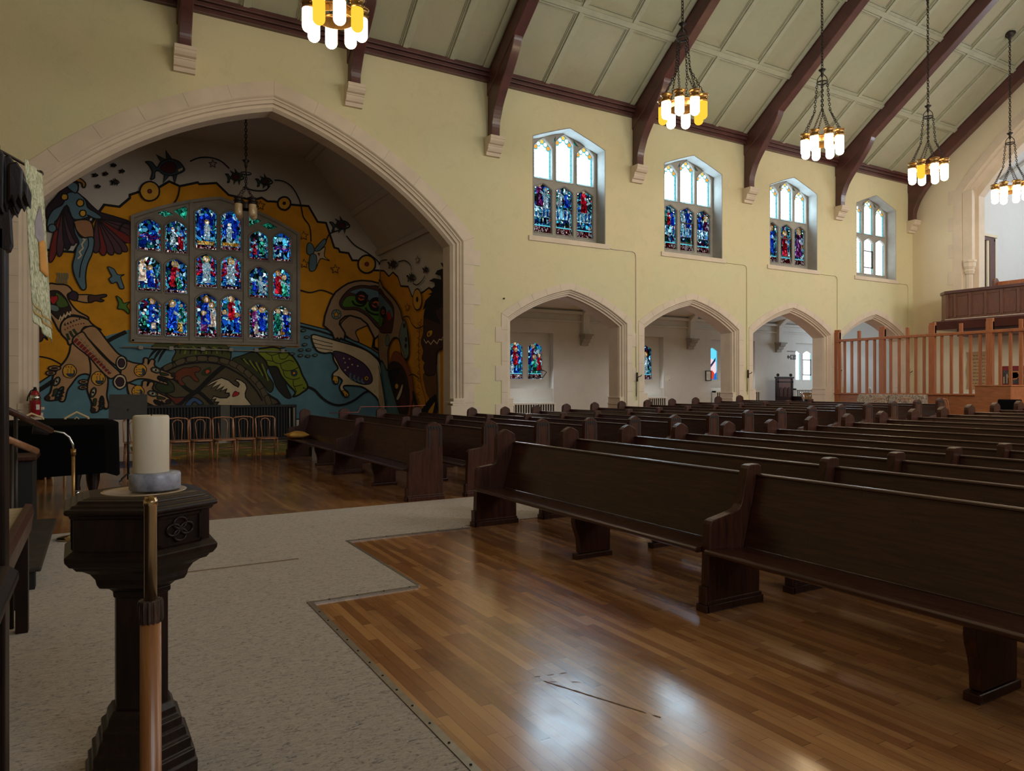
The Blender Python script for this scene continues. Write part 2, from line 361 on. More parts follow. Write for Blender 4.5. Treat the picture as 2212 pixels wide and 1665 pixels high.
def crom(pts, closed, n=4):
    m = len(pts); r = []
    for i in range(m if closed else m-1):
        p0 = pts[(i-1) % m] if closed or i else pts[0]; p1 = pts[i]; p2 = pts[(i+1) % m]; p3 = pts[(i+2) % m] if closed or i < m-2 else pts[-1]
        for k in range(n):
            t = k/n; r.append(tuple(.5*(2*p1[j]+(p2[j]-p0[j])*t+(2*p0[j]-5*p1[j]+4*p2[j]-p3[j])*t*t+(3*p1[j]-p0[j]-3*p2[j]+p3[j])*t*t*t) for j in (0, 1)))
    if not closed: r.append(pts[-1])
    return r
def offset(path, d, closed=False):
    """shift an open path sideways (to its right when walking from left springing over the apex = inwards)"""
    out = []; m = len(path)
    for i, p in enumerate(path):
        if closed: a, c = path[i-1], path[(i+1) % m]
        else: a = path[i-1] if i else None; c = path[i+1] if i < m-1 else None
        ns = []
        for u, v in ((a, p), (p, c)):
            if u is None or v is None: continue
            dx, dz = v[0]-u[0], v[1]-u[1]; l = math.hypot(dx, dz)
            if l > 1e-9: ns.append((dz/l, -dx/l))
        if not ns: ns = [(0., 1.)]
        nx = sum(n_[0] for n_ in ns)/len(ns); nz = sum(n_[1] for n_ in ns)/len(ns); l = math.hypot(nx, nz) or 1
        nx /= l; nz /= l; k = 1/max(.5, nx*ns[0][0]+nz*ns[0][1])
        out.append((p[0]+nx*d*k, p[1]+nz*d*k))
    return out
def P2(p, t, axis): return (p[0], t, p[1]) if axis == 'Y' else (t, p[0], p[1])
def holed(mb, outer, holes, axis, a, b, mi=0, faces=(1, 1)):
    """plate between planes a and b with real openings"""
    polys = [outer]+holes; flat = [p for pl in polys for p in pl]
    tri = tessellate_polygon([[Vector((p[0], p[1], 0)) for p in pl] for pl in polys])
    for t, on in ((a, faces[0]), (b, faces[1])):
        if on: mb.add([P2(p, t, axis) for p in flat], [tuple(x) for x in tri], mi)
    for pl in polys:
        n = len(pl); mb.add([P2(p, a, axis) for p in pl]+[P2(p, b, axis) for p in pl], [(i, (i+1) % n, n+(i+1) % n, n+i) for i in range(n)], mi)
def sweep(mb, path, prof, axis, y0, sgn=1, mi=0):
    """mouldings: prof = (offset into the opening, depth behind the wall face)"""
    rows = [[P2(p, y0+sgn*d, axis) for p in offset(path, o)] for o, d in prof]
    n = len(path); vs = [v for r in rows for v in r]
    mb.add(vs, [(i*n+k, i*n+k+1, (i+1)*n+k+1, (i+1)*n+k) for i in range(len(rows)-1) for k in range(n-1)], mi)

# ---- floors (the nave floor rises gently from the crossing)
def zf(x): return 0 if x < 7.9 else .0262*(min(x, 21)-7.9)
mb = MB()
xs = [-7, 7.9, 21, 31.5]
mb.add([(x, y, zf(x)) for x in xs for y in (-5.2, 21)]+[(x, y, -.3) for x in xs for y in (-5.2, 21)],
       [(0,2,3,1),(2,4,5,3),(4,6,7,5),(8,9,11,10),(10,11,13,12),(12,13,15,14),(0,1,9,8),(6,14,15,7),(0,8,10,2),(2,10,12,4),(4,12,14,6),(1,3,11,9),(3,5,13,11),(5,7,15,13)])
struct(mb.build('floor', M['strip_floor']))
# carpet: chancel side, a step in its outline, and the aisle between the pew blocks
cp = [(-6.9, -5), (1.245, -5), (1.245, 4.97), (2.065, 4.97), (2.065, 6.765), (3.40, 6.765), (3.40, 6.86), (7.9, 6.86), (7.9, 8.57), (-6.9, 8.57)]
mb = MB(); mb.prism(cp, 'Z', 0, .010)
mb.add([(7.9, 6.86, .01), (20.8, 6.86, .348), (20.8, 8.57, .348), (7.9, 8.57, .01), (7.9, 6.86, 0), (20.8, 6.86, .338), (20.8, 8.57, .338), (7.9, 8.57, 0)],
       [(0,1,2,3),(4,7,6,5),(0,4,5,1),(2,6,7,3),(1,5,6,2)])
tag(mb.build('carpet', M['carpet_pile']), 'beige grey flecked carpet filling the chancel side and the aisle between pews', 'carpet')
mb = MB()
mb.box((1.247, -5, 0), (1.285, 4.97, .014)); mb.box((1.285, 4.932, 0), (2.064, 4.967, .012)); mb.box((2.067, 4.97, 0), (2.093, 6.76, .012)); mb.box((2.095, 6.73, 0), (3.42, 6.762, .012))
for i in range(34):
    mb.lathe([(.006, .014), (.006, .017), (.001, .018)], (1.265, 4.7-i*.2, 0), 8, 1)
for i in range(5): mb.lathe([(.006, .012), (.006, .015), (.001, .016)], (2.2+i*.28, 6.747, 0), 8, 1)
for i in range(4): mb.lathe([(.006, .012), (.006, .015), (.001, .016)], (1.4+i*.2, 4.95, 0), 8, 1)
simple('edge_metal', (.42, .38, .33), .35, metal=.85, var=.1, scale=20)
tag(mb.build('carpet_edging', [M['edge_metal'], M['dark_gap']]), 'thin screwed metal strip along the stepped carpet edge', 'edging strip')
mb = MB(); mb.box((.62, 6.24, .010), (1.50, 6.262, .015))
tag(mb.build('brass_strip', M['pale_brass']), 'short shiny brass strip lying in the carpet beyond the font', 'metal strip')

# ---- long arcade wall with the big transept arch, four small arches and four clerestory windows
BIG = dict(cx=3.09, half=4.26, zs=4.87, za=7.40, deg=14)
big = arch(BIG['cx'], BIG['half'], BIG['zs'], BIG['za'], BIG['deg'], z0=0, n=18)
ACX = [10.36, 14.60, 18.86, 23.13]
small = [arch(c, 1.84, 3.16, 3.95, 11, z0=zf(c)-.0) for c in ACX]
WCX = [10.36+4.27*k for k in range(4)]
def wpath(c): return arch(c, 1.12, 7.66, 8.05, 17, z0=5.13, n=8)
mb = MB()
outer = [(-7, -.3), (XE+.6, -.3), (XE+.6, ZC+.25), (-7, ZC+.25)]
def inset(path, d):  # opening cut a little larger than the stone lining
    return path
holes = [offset(big, .0)]+[p for p in small]+[wpath(c) for c in WCX]
# holes that reach the floor: cut by walking the outline along the floor instead
def walls_outline():
    pts = [(-7, -.05)]
    for p in [big]+small: pts += p
    pts += [(XE+.6, -.05), (XE+.6, ZC+.25), (-7, ZC+.25)]
    return pts
holed(mb, walls_outline(), [wpath(c) for c in WCX], 'Y', W, WB)
struct(mb.build('wall_arcade', M['wall_plaster']))
# stone dressings of the arches
def dressing(name, path, band, soff, axis='Y', y0=W, back=WB-W, sgn=1, quoins=None, zb=0, steps=1.0, col='stone'):
    mb = MB()
    st = [(-band, 0), (-band, -.012), (0, -.012), (.012, .0), (.03, .035), (.05, .035), (.06, .06), (.085, .075), (.10, .075), (.11, .12), (.13, .13), (.15, .13), (soff, .20), (soff, back+.02), (-.02, back+.02)]
    st = [(o*(1 if o < 0 else steps), d) for o, d in st[:-3]]+st[-3:]
    sweep(mb, path, st, axis, y0, sgn)
    if quoins:
        for side in (0, 1):
            x0, z0 = path[0] if side == 0 else path[-1]; d = -1 if side == 0 else 1
            z = zb+.45; i = 0
            while z < quoins:
                mb.box(P2((x0+d*band*.98, z), y0-sgn*.013, axis), P2((x0+d*(band+.16), z+.36), y0+.01*sgn, axis)); z += .92; i += 1
    o = mb.build(name, M[col]); return struct(o)
def joints(name, path, band, axis='Y', y0=W, every=3, sgn=1, zs=(), w=.006):
    mb = MB(); inn = offset(path, .0); out = offset(path, -band)
    for i in range(1, len(path)-1, every):
        a, b = inn[i], out[i]; dx, dz = b[0]-a[0], b[1]-a[1]; l = math.hypot(dx, dz); nx, nz = -dz/l*w/2, dx/l*w/2
        q = [(a[0]-nx, a[1]-nz), (b[0]-nx, b[1]-nz), (b[0]+nx, b[1]+nz), (a[0]+nx, a[1]+nz)]
        mb.add([P2(p, y0-sgn*.0145, axis) for p in q], [(0, 1, 2, 3)])
    for z in zs:
        for side in (0, -1):
            x = path[side][0]; d = -1 if side == 0 else 1
            mb.add([P2(p, y0-sgn*.0145, axis) for p in [(x, z), (x+d*band, z), (x+d*band, z+w), (x, z+w)]], [(0, 1, 2, 3)])
    o = mb.build(name, M['joint']); return struct(o)
dressing('trim_1', big, .27, .26, quoins=4.9, steps=1.35, zb=.2)
joints('trim_11', big, .27, every=3, zs=[.65+.92*i/2 for i in range(9)])
for k, p in enumerate(small):
    dressing('trim_%d' % (k+2), p, .17, .17, quoins=(3.0 if k in (0,) else None), zb=zf(ACX[k])+.2)
    joints('trim_%d' % (k+12), p, .17, every=3, zs=[.6+.75*i for i in range(4)])
# moulded plinth blocks at the jamb feet
mb = MB()
for x, d in ((BIG['cx']-BIG['half'], 1), (BIG['cx']+BIG['half'], -1)):
    for a, z0, z1 in ((.34, 0, 1.05), (.30, 1.05, 1.10), (.36, 1.10, 1.15), (.28, 1.15, 1.22)):
        mb.box((x-d*.02, W-.03, z0), (x+d*a, W+.22, z1))
for c in ACX:
    for d in (1, -1):
        x = c-d*1.84
        for a, z0, z1 in ((.21, 0, .95), (.225, .95, 1.0), (.20, 1.0, 1.12), (.215, 1.12, 1.15)):
            mb.box((x-d*.005, W+.06, zf(c)*.9+z0), (x+d*a, WB+.02, zf(c)*.9+z1))
struct(mb.build('baseboard_arcade', M['stone'], bevel=.01))
# cornice
mb = MB()
for a, z0, z1 in ((.10, ZC, ZC+.06), (.07, ZC+.06, ZC+.11), (.13, ZC+.11, ZC+.17), (.11, ZC+.17, ZC+.20), (.18, ZC+.20, ZC+.27), (.15, ZC+.27, ZC+.31)):
    mb.box((-7, W-a, z0), (XE, W+.05, z1))
struct(mb.build('trim_cornice', M['beam_wood'], bevel=.008))
# ---- clerestory windows
def tracery_hole(c, half, z0, zs, za, deg=20, n=6): return arch(c, half, zs, za, deg, z0=z0, n=n)
def figure(mb_by, x, z, h, robe, yy, halo=True, lean=0):
    """a robed figure in glass: robe, head, halo, sleeves"""
    r = [(x-.14*h+lean*0, z), (x+.15*h, z), (x+.13*h+lean*.5, z+.35*h), (x+.15*h+lean, z+.62*h), (x+.07*h+lean, z+.74*h), (x-.06*h+lean, z+.74*h), (x-.14*h+lean, z+.6*h), (x-.11*h+lean*.5, z+.35*h)]
    mb_by(robe).prism(r, 'Y', yy, yy+.002)
    s = [(x+.05*h+lean, z+.62*h), (x+.24*h+lean, z+.48*h), (x+.22*h+lean, z+.42*h), (x+.03*h+lean, z+.5*h)]
    mb_by('glass_pale').prism(s, 'Y', yy-.001, yy+.002)
    if halo: mb_by('glass_gold' if h > .55 else 'glass_sky').prism([(x+lean+.125*h*math.cos(a*PI/6), z+.84*h+.125*h*math.sin(a*PI/6)) for a in range(12)], 'Y', yy-.001, yy+.002)
    mb_by('glass_skin').prism([(x+lean+.068*h*math.cos(a*PI/5), z+.83*h+.085*h*math.sin(a*PI/5)) for a in range(10)], 'Y', yy-.003, yy+.001)
def scene_light(parent, rnd, path, yy, bg, figs, name='glass_pane', inscr=.10, extra=None):
    """one leaded light: background glass, figures, inscription panel"""
    x0 = min(p[0] for p in path); x1 = max(p[0] for p in path); z0 = min(p[1] for p in path); z1 = max(p[1] for p in path)
    mats = []; m = MB()
    def use(nm):
        if nm not in mats: mats.append(nm)
        i = mats.index(nm)
        class Px:
            def prism(s, pts, ax, a, b): m.prism(pts, ax, a, b, mi=i)
            def box(s, a, b): m.box(a, b, mi=i)
        return Px()
    use(bg).prism(path, 'Y', yy, yy+.015)
    H_ = z1-z0; w_ = x1-x0; b = z0+H_*inscr
    if inscr: use('glass_inscription').box((x0+.01, yy-.004, z0+.015), (x1-.01, yy+.002, b))
    if inscr > .12: use('glass_cyan').box((x0+.01, yy-.004, b+.005), (x1-.01, yy+.002, b+.03))
    bw = .035
    for s in (x0+.004, x1-bw-.004): use('glass_border').box((s, yy-.003, b), (s+bw, yy+.002, z1-(z1-z0)*.16))
    for (fx, fz, fh, robe, *rest) in figs:
        figure(use, x0+w_*fx, b+(H_)*fz, fh*H_, robe, yy-.006-.001*rnd.random(), lean=(rest[0]*w_ if rest else 0))
    if extra: extra(use, x0, x1, b, z1, yy)
    # saddle bars
    mats2 = mats
    o = m.build(name, [M[n] for n in mats2], parent); return o
def clerestory(k):
    c = WCX[k]; rnd = random.Random(k+3); root = empty('window_%d' % (k+1), (0, 0, 0)); struct(root)
    y1 = 15.2
    # splayed reveal and sill
    mb = MB(); p = wpath(c)
    sweep(mb, p, [(-.0, -.003), (.02, .0), (.05, .35), (.05, .42)], 'Y', W)
    mb.prism([(W+.006, 5.136), (y1, 5.30), (y1, 5.12), (W+.006, 5.12)], 'X', c-1.11, c+1.11)
    mb.build('window_reveal', M['grey_stone'], root)
    mb = MB(); mb.box((c-1.24, W-.035, 5.075), (c+1.24, W+.02, 5.20)); mb.build('window_sill', M['stone'], root, bevel=.006)
    xs_ = [c-.81, c-.16+.03, c+.52+.01]; xs_ = [c-.62, c+.03, c+.68]
    xs_ = [c-.60, c+.055, c+.71]
    # stone tracery
    hw = .262; tops = []; lows = []
    for i, x in enumerate(xs_):
        up_ = .20 if i == 1 else 0
        tops.append(tracery_hole(x, hw, 6.76, 7.54+up_, 7.76+up_, 25)); lows.append(tracery_hole(x, hw, 5.39, 6.50, 6.63, 22))
    outer = arch(c, 1.10, 7.66, 8.03, 17, z0=5.14, n=8)
    tri = [[(c-.31, 7.72), (c-.22, 7.90), (c-.22, 7.78)], [(c+.34, 7.90), (c+.34, 7.76), (c+.50, 7.74)]]
    # shift lights so that the outer ones follow the photographed spacing
    mb = MB(); holed(mb, outer, tops+lows+tri, 'Y', y1-.02, y1+.13)
    for pth in tops+lows:
        sweep(mb, pth+[pth[0]], [(-.035, -.022), (-.02, -.04), (0, -.022)], 'Y', y1)
    mb.build('window_tracery', M['grey_stone'], root)
    yy = y1+.05
    mb = MB()
    for t in tri: mb.prism(t, 'Y', yy, yy+.01)
    mb.build('glass_pane', M['glass_teal'], root)
    for i, pth in enumerate(tops):
        m = MB(); x0 = xs_[i]-hw; x1 = xs_[i]+hw; zt = max(p[1] for p in pth)
        hd = [p for p in pth if p[1] > zt-.235]; ci = offset(hd, .088)
        m.prism([(x0, 6.76)]+[(x0, hd[0][1]-.06)]+ci+[(x1, hd[-1][1]-.06), (x1, 6.76)], 'Y', yy, yy+.01, mi=0)
        m.prism(pth, 'Y', yy+.011, yy+.02, mi=6)
        m.box((x1-.05, yy-.012, 6.77), (x1-.005, yy-.002, zt-.28), 1); m.box((x0+.01, yy-.012, 6.765), (x1-.01, yy-.002, 6.80), 1)
        m.box((x0+.004, yy-.012, 6.77), (x0+.022, yy-.002, zt-.28), 1)
        for j in range(7): m.box((x1-.06, yy-.014, 6.85+j*.125), (x1, yy-.003, 6.858+j*.125), 5)
        ml = offset(hd, .045); ls = [0]
        for p0, p1 in zip(ml[:-1], ml[1:]): ls.append(ls[-1]+math.hypot(p1[0]-p0[0], p1[1]-p0[1]))
        cs = []
        for q in range(5):
            t = ls[-1]*(q+.5)/5
            for j in range(len(ls)-1):
                if ls[j] <= t <= ls[j+1]: u = (t-ls[j])/(ls[j+1]-ls[j]+1e-9); cs.append((ml[j][0]+(ml[j+1][0]-ml[j][0])*u, ml[j][1]+(ml[j+1][1]-ml[j][1])*u)); break
        for q, (px, pz) in enumerate(cs):
            for r_, mi_, dd in ((.073, 1, .003), (.058, 5, .006), (.050, [2, 4, 3, 4, 2][q], .010)):
                m.prism([(px+r_*math.cos(a*PI/7), pz-(.012 if r_ > .06 else 0)+r_*math.sin(a*PI/7)) for a in range(14)], 'Y', yy-dd-.002, yy-dd, mi=mi_)
        m.build('glass_pane', [M['glass_clear' if k < 3 else 'glass_clear_soft'], M['glass_cyan'], M['glass_orange'], M['glass_amber'], M['glass_white'], M['glass_teal'], M['grey_stone']], root)
    robes = ['glass_red', 'glass_robe_blue', 'glass_purple', 'glass_green', 'glass_gold', 'glass_pale']
    F = {0: [[(.35, .42, .52, 'glass_purple'), (.72, .40, .44, 'glass_pale')], [(.3, .45, .4, 'glass_pale'), (.7, .45, .38, 'glass_robe_blue')], [(.5, .40, .55, 'glass_red')]],
         1: [[(.25, .42, .42, 'glass_green'), (.5, .42, .38, 'glass_red'), (.78, .42, .42, 'glass_robe_blue')], [(.3, .42, .4, 'glass_pale'), (.72, .42, .44, 'glass_robe_blue')], [(.35, .40, .42, 'glass_robe_blue'), (.78, .18, .6, 'glass_purple')]],
         2: [[(.5, .1, .75, 'glass_robe_blue'), (.25, .05, .4, 'glass_purple')], [(.5, .05, .7, 'glass_red')], [(.5, .08, .78, 'glass_purple'), (.8, .3, .3, 'glass_gold')]]}
    for i, pth in enumerate(lows):
        if k < 3:
            def table(use, x0, x1, b, z1, yv, k=k):
                if k < 2:
                    h = z1-b
                    use('glass_pale').box((x0+.04, yv-.010, b+h*.22), (x1-.04, yv-.004, b+h*.46))
                    for j in range(4): use('glass_sky').box((x0+.06+j*.115, yv-.012, b+h*.23), (x0+.12+j*.115, yv-.009, b+h*.44))
                for j in range(6): use(['glass_white', 'glass_cyan', 'glass_green'][j % 3]).prism([(x0+.07+(j % 2)*(x1-x0-.14)+.018*math.cos(a*PI/4), z1-.10-.075*(j//2)+.018*math.sin(a*PI/4)) for a in range(8)], 'Y', yv-.014, yv-.009)
            scene_light(root, rnd, pth, yy, 'glass_mixed', F[k][i], inscr=.14, extra=table)
        else:
            m = MB(); m.prism(pth, 'Y', yy, yy+.01)
            x0 = xs_[i]-hw; m.box((x0, yy-.01, 5.39), (x0+.03, yy-.003, 6.48), 1); m.box((x0+2*hw-.035, yy-.01, 5.39), (x0+2*hw, yy-.003, 6.48), 1)
            m.build('glass_pane', [M['glass_clear_soft'], M['glass_cyan']], root)
    if k in (1, 2, 3):   # the opening casement in the middle light
        m = MB(); x0, x1 = xs_[1]-hw, xs_[1]+hw
        for a, b in (((x0, 5.60), (x1, 5.63)), ((x0, 6.17), (x1, 6.20)), ((x1-.035, 5.6), (x1, 6.2)), ((x0, 5.6), (x0+.02, 6.2))): m.box((a[0], yy-.05, a[1]), (b[0], yy-.02, b[1]))
        m.build('casement', M['iron'], root)
    if k < 3:
        m = MB(); x = xs_[1]+.16
        m.tube([(x, yy-.05, 5.85), (x-.01, yy-.08, 5.5), (x+.02, y1-.1, 5.33), (x+.12, W+.05, 5.24)], .006, 5); m.build('opening_cord', M['white_paint'], root)
for k in range(4): clerestory(k)
# ---- ceiling: two slopes, ribs, purlins
SL = .75; Z0 = 8.97; YM = 7.75; YN = .65
def zceil(y): return Z0+SL*(14.75-y) if y > YM else Z0+SL*(y-(2*YM-14.75))
RX = [-5.2, -1.95, 1.43, 4.72, 8.10, 12.50, 16.77, 21.05, 25.12]
mb = MB(); zr = zceil(YM)
mb.add([(-7, W+.3, zceil(W+.3)), (XE+.6, W+.3, zceil(W+.3)), (XE+.6, YM, zr), (-7, YM, zr), (XE+.6, YN-.3, zceil(YN-.3)), (-7, YN-.3, zceil(YN-.3))]+
       [(-7, W+.3, zceil(W+.3)+.2), (XE+.6, W+.3, zceil(W+.3)+.2), (XE+.6, YM, zr+.2), (-7, YM, zr+.2), (XE+.6, YN-.3, zceil(YN-.3)+.2), (-7, YN-.3, zceil(YN-.3)+.2)],
       [(0,1,2,3),(3,2,4,5),(6,9,8,7),(9,11,10,8),(0,6,7,1),(4,10,11,5),(1,7,8,2),(2,8,10,4),(0,3,9,6),(3,5,11,9)])
struct(mb.build('ceiling', M['ceiling_panel']))
NV = Vector((0, -SL, -1)).normalized()      # into the room from the far slope
def slope_box(mb, x0, x1, y0, y1, d0, d1, mi=0):
    """box on the far slope, from y0 to y1 (metres along Y), depth d0..d1 below the panels"""
    vs = []
    for x in (x0, x1):
        for y in (y0, y1):
            for d in (d0, d1):
                p = Vector((x, y, zceil(y)))+NV*d; vs.append(p)
    mb.add(vs, [(0,2,3,1),(4,5,7,6),(0,1,5,4),(2,6,7,3),(1,3,7,5),(0,4,6,2)], mi)
def rib_moulding(mb, xc, y0, y1):
    slope_box(mb, xc-.10, xc+.10, y0, y1, -.01, .035); slope_box(mb, xc-.055, xc+.055, y0, y1, .03, .075); slope_box(mb, xc-.125, xc-.105, y0, y1, -.01, .018); slope_box(mb, xc+.105, xc+.125, y0, y1, -.01, .018)
mb = MB()
for a, b in zip(RX[:-1], RX[1:]):
    for f in (1/3, 2/3): rib_moulding(mb, a+(b-a)*f, 14.72, YM)
    for x in (a+.24, b-.24): slope_box(mb, x-.07, x+.07, 14.72, YM, -.01, .05)
    for y in (13.22, 11.45, 9.6):
        slope_box(mb, a+.15, b-.15, y-.10, y+.10, -.01, .045); slope_box(mb, a+.15, b-.15, y-.05, y+.05, .04, .085); slope_box(mb, a+.2, b-.2, y-.125, y-.11, -.01, .02); slope_box(mb, a+.2, b-.2, y+.11, y+.125, -.01, .02)
struct(mb.build('trim_ceiling_ribs', M['rib_paint']))
# ---- principal rafters with curved braces and stone corbels
def truss(x, zc, k):
    """wooden principal: rafter under the slope, curved brace down to a corbel whose top is at zc"""
    o = empty('roof_truss', (x, W, zc)); h = .115
    mb = MB(); kz = (zceil(W-1.25)-.62-zc)/2.0
    curve = crom([(-.20, -.0), (-.205, .25), (-.25, .45), (-.36, .72), (-.50, .95), (-.68, 1.19), (-.88, 1.45), (-1.06, 1.70), (-1.17, 1.88), (-1.23, 2.0), (-1.25, 2.06)], False, 3)
    front = [(y, z*kz) for y, z in curve]
    tail = [(-1.27, zceil(W-1.27)-.50-zc), (-1.40, zceil(W-1.40)-.40-zc), (-.15, zceil(W-.15)-.38-zc), (-.02, zceil(W)-.5-zc), (0, 0)]
    mb.prism(front+tail, 'X', -h, h)
    mb.build('brace', M['beam_wood'], o, bevel=.02)
    mb = MB()
    ye = YM-W
    mb.prism([(-.0, zceil(W)-.54-zc), (ye, zceil(YM)-.54-zc), (ye, zceil(YM)-.02-zc), (0, zceil(W)-.02-zc)], 'X', -h-.02, h+.02)
    mb.build('rafter', M['beam_wood'], o, bevel=.02)
    return tag(o, '', 'roof truss', 'dark roof trusses along the arcade wall')
def corbel(x, zc):
    mb = MB(); prof = [(0, -.42), (.08, -.42), (.09, -.37), (.09, -.345), (.14, -.33), (.17, -.27), (.175, -.22), (.19, -.215), (.19, -.19), (.25, -.17), (.29, -.12), (.30, -.07), (.31, -.065), (.31, 0), (0, 0)]
    mb.prism([(-a, z) for a, z in prof], 'X', -.19, .19)
    o = mb.build('corbel', M['stone'], loc=(x, W, zc)); return o
zcs = {0: 7.88, 1: 7.88, 2: 7.88, 3: 7.87}
wh = ['above the near end of the painted transept arch', 'over the shoulder of the big transept arch', 'between the big arch and the first small arch', 'between the first and second clerestory windows', 'between the second and third clerestory windows', 'between the third and fourth clerestory windows', 'in the corner against the end wall']
for k, x in enumerate(RX):
    if k < 2: continue
    zc = zcs.get(k, 7.36); t = truss(x, zc, k); t['label'] = 'dark red-brown roof truss with curved brace '+wh[k-2]
    c = corbel(x, zc); tag(c, 'moulded cream stone corbel '+wh[k-2], 'corbel', 'stone corbels under the roof trusses')
# ---- end wall with the gallery arch
EA = dict(cx=YM, half=5.42, zs=8.0, za=11.9)
epath = arch(EA['cx'], EA['half'], EA['zs'], EA['za'], 20, z0=3.9, n=16)
mb = MB()
dp = arch(8.2, 2.0, 2.6, 3.25, 15, z0=.45, n=8)
outer = [(-5, -.3), (8.2-2.0, -.3)]+dp[0:1]+dp[1:]+[(8.2+2.0, -.3), (W+.1, -.3), (W+.1, zceil(W)+.1), (YM, zr+.15), (YN-.3, 8.4), (-5, 8.4)]
outer = [(-5, -.3), (6.2, -.3)]+dp+[(10.2, -.3), (W+.1, -.3), (W+.1, zceil(W)+.1), (YM, zr+.15), (YN-.3, 8.4), (-5, 8.4)]
holed(mb, outer, [epath], 'X', XE, XE+.6)
struct(mb.build('wall_end', M['end_plaster']))
def dressX(name, path, band, soff, quoins=None):
    mb = MB(); st = [(-band, 0), (-band, -.012), (0, -.012), (.02, .03), (.07, .05), (.12, .05), (.15, .12), (.22, .16), (.24, .22), (soff, .25), (soff, .62), (-.02, .62)]
    rows = [[(XE+d, p[0], p[1]) for p in offset(path, o)] for o, d in st]; n = len(path)
    mb.add([v for r in rows for v in r], [(i*n+k, i*n+k+1, (i+1)*n+k+1, (i+1)*n+k) for i in range(len(rows)-1) for k in range(n-1)])
    if quoins:
        for i in range(5):
            z = quoins+.42+i*.92
            for y, d in ((path[0][0], -1), (path[-1][0], 1)): mb.box((XE-.013, y+d*(band-.01), z), (XE+.01, y+d*(band+.17), z+.46))
    return struct(mb.build(name, M['stone']))
dressX('trim_6', epath, .27, .42, quoins=3.6)
dressX('trim_7', dp, .25, .2)
# colonnette in the gallery arch jamb
mb = MB()
for y in (EA['cx']+EA['half']-.18, EA['cx']-EA['half']+.18):
    mb.lathe([(.14, 5.25), (.15, 5.3), (.17, 5.36), (.15, 5.40), (.19, 5.5), (.20, 5.62), (.22, 5.66), (.22, 5.72)], (XE+.12, y, 0), 8, smooth=False, a0=PI/8)
    mb.lathe([(.11, 3.7), (.11, 5.25)], (XE+.12, y, 0), 8, smooth=False, a0=PI/8)
    mb.box((XE+.0, y-.15, 5.72), (XE+.24, y+.15, 8.05))
struct(mb.build('trim_8', M['stone']))
# gallery room
mb = MB()
mb.box((XE+.6, 13.2, 3.0), (31.4, 13.5, 8.8)); mb.box((XE+.6, -.5, 3.0), (31.4, -.2, 8.8))
struct(mb.build('wall_gallery_side', M['gallery_plaster']))
mb = MB(); mb.box((31.2, -.5, 0), (31.4, 21, 13)); struct(mb.build('wall_gallery_back', M['gallery_plaster']))
mb = MB(); mb.prism([(13.5, 8.75), (6.5, 12.6), (-.5, 8.75), (-.5, 8.95), (6.5, 12.8), (13.5, 8.95)], 'X', XE+.6, 31.4)
for i in range(4): mb.prism([(13.2, 8.76), (6.5, 12.5), (6.5, 12.56), (13.2, 8.86)], 'X', 26.6+i*1.3, 26.72+i*1.3)
mb.box((XE+.6, 13.08, 8.62), (31.4, 13.2, 8.78))
struct(mb.build('ceiling_gallery', M['gallery_plaster']))
mb = MB(); mb.box((XE+.05, -.4, 3.35), (31.2, 13.2, 3.6)); mb.box((26.2, -.4, 3.6), (31.2, 13.2, 4.45)); struct(mb.build('floor_gallery', M['pew_wood']))
# gallery door (in the side wall)
d = empty('door_1', (26.9, 13.2, 4.45)); struct(d)
mb = MB(); mb.box((-.42, -.03, 0), (.42, .02, 2.15)); mb.build('door_opening', M['black'], d)
mb = MB(); mb.box((-.50, -.07, 0), (-.40, .02, 2.2)); mb.box((.42, -.07, 0), (.50, .02, 2.2)); mb.box((-.5, -.07, 2.12), (.5, .02, 2.24)); mb.build('door_frame', M['beam_wood'], d)
mb = MB(); mb.box((-.6, -.1, 2.25), (.62, .02, 2.34)); mb.box((.5, -.05, 0), (.6, .02, 2.3)); mb.build('door_trim', M['end_plaster'], d)
mb = MB(); mb.box((-.1, -.10, .02), (.02, -.05, 2.1)); mb.build('door_edge', M['end_plaster'], d)
mb = MB(); mb.box((.02, -.12, .02), (.40, -.05, 2.1)); mb.build('door_leaf', M['beam_wood'], d)
# inner porch doors seen through the screen in the end wall arch
d = empty('door_2', (XE+.35, 8.2, .40)); struct(d)
mb = MB(); mb.prism([(p[0]-8.2, p[1]-.40) for p in arch(8.2, 1.84, 2.55, 3.1, 15, z0=.42, n=8)], 'X', 0, .08); mb.build('door_leaf', M['balcony_wood'], d)
mb = MB()
for y in (1.0, .35): mb.box((-.03, y-.22, 1.0), (0, y+.22, 2.1), 0)
mb.build('door_glazing', M['glass_clear_tinted'], d)
mb = MB()
for y in (1.55, .68, 0): mb.box((-.05, y-.06, 0), (.0, y+.06, 2.3))
mb.build('door_stile', M['beam_wood'], d)

# ---- transept (painted room) behind the big arch
mb = MB(); zt = 8.0
gl = [(-1.6, 0), (-1.6, 5.5), (.45, zt), (XS-2.05, zt), (XS, 5.5), (XS, 0)]
mwp = arch(2.83, 2.06, 5.80, 6.54, 11, z0=2.67, n=10)
holed(mb, [(-1.8, -.2), (-1.8, 5.6), (.35, zt+.1), (XS-1.95, zt+.1), (XS+.2, 5.6), (XS+.2, -.2)], [mwp], 'Y', YB, YB+.5)
struct(mb.build('wall_transept_back', M['mural_wall']))
mb = MB()
side = [(WB, -.2), (15.60, -.2), (15.60, 2.2), (15.84, 2.75), (16.05, 2.5), (16.05, -.2), (YB+.1, -.2), (YB+.1, 5.55), (WB, 5.55)]
mb.prism(side, 'X', XS, XS+.25)
struct(mb.build('wall_transept_side', M['mural_wall']))
mb = MB(); mb.box((-1.85, WB, -.2), (-1.6, YB+.1, 5.55)); struct(mb.build('wall_transept_near', M['mural_wall']))
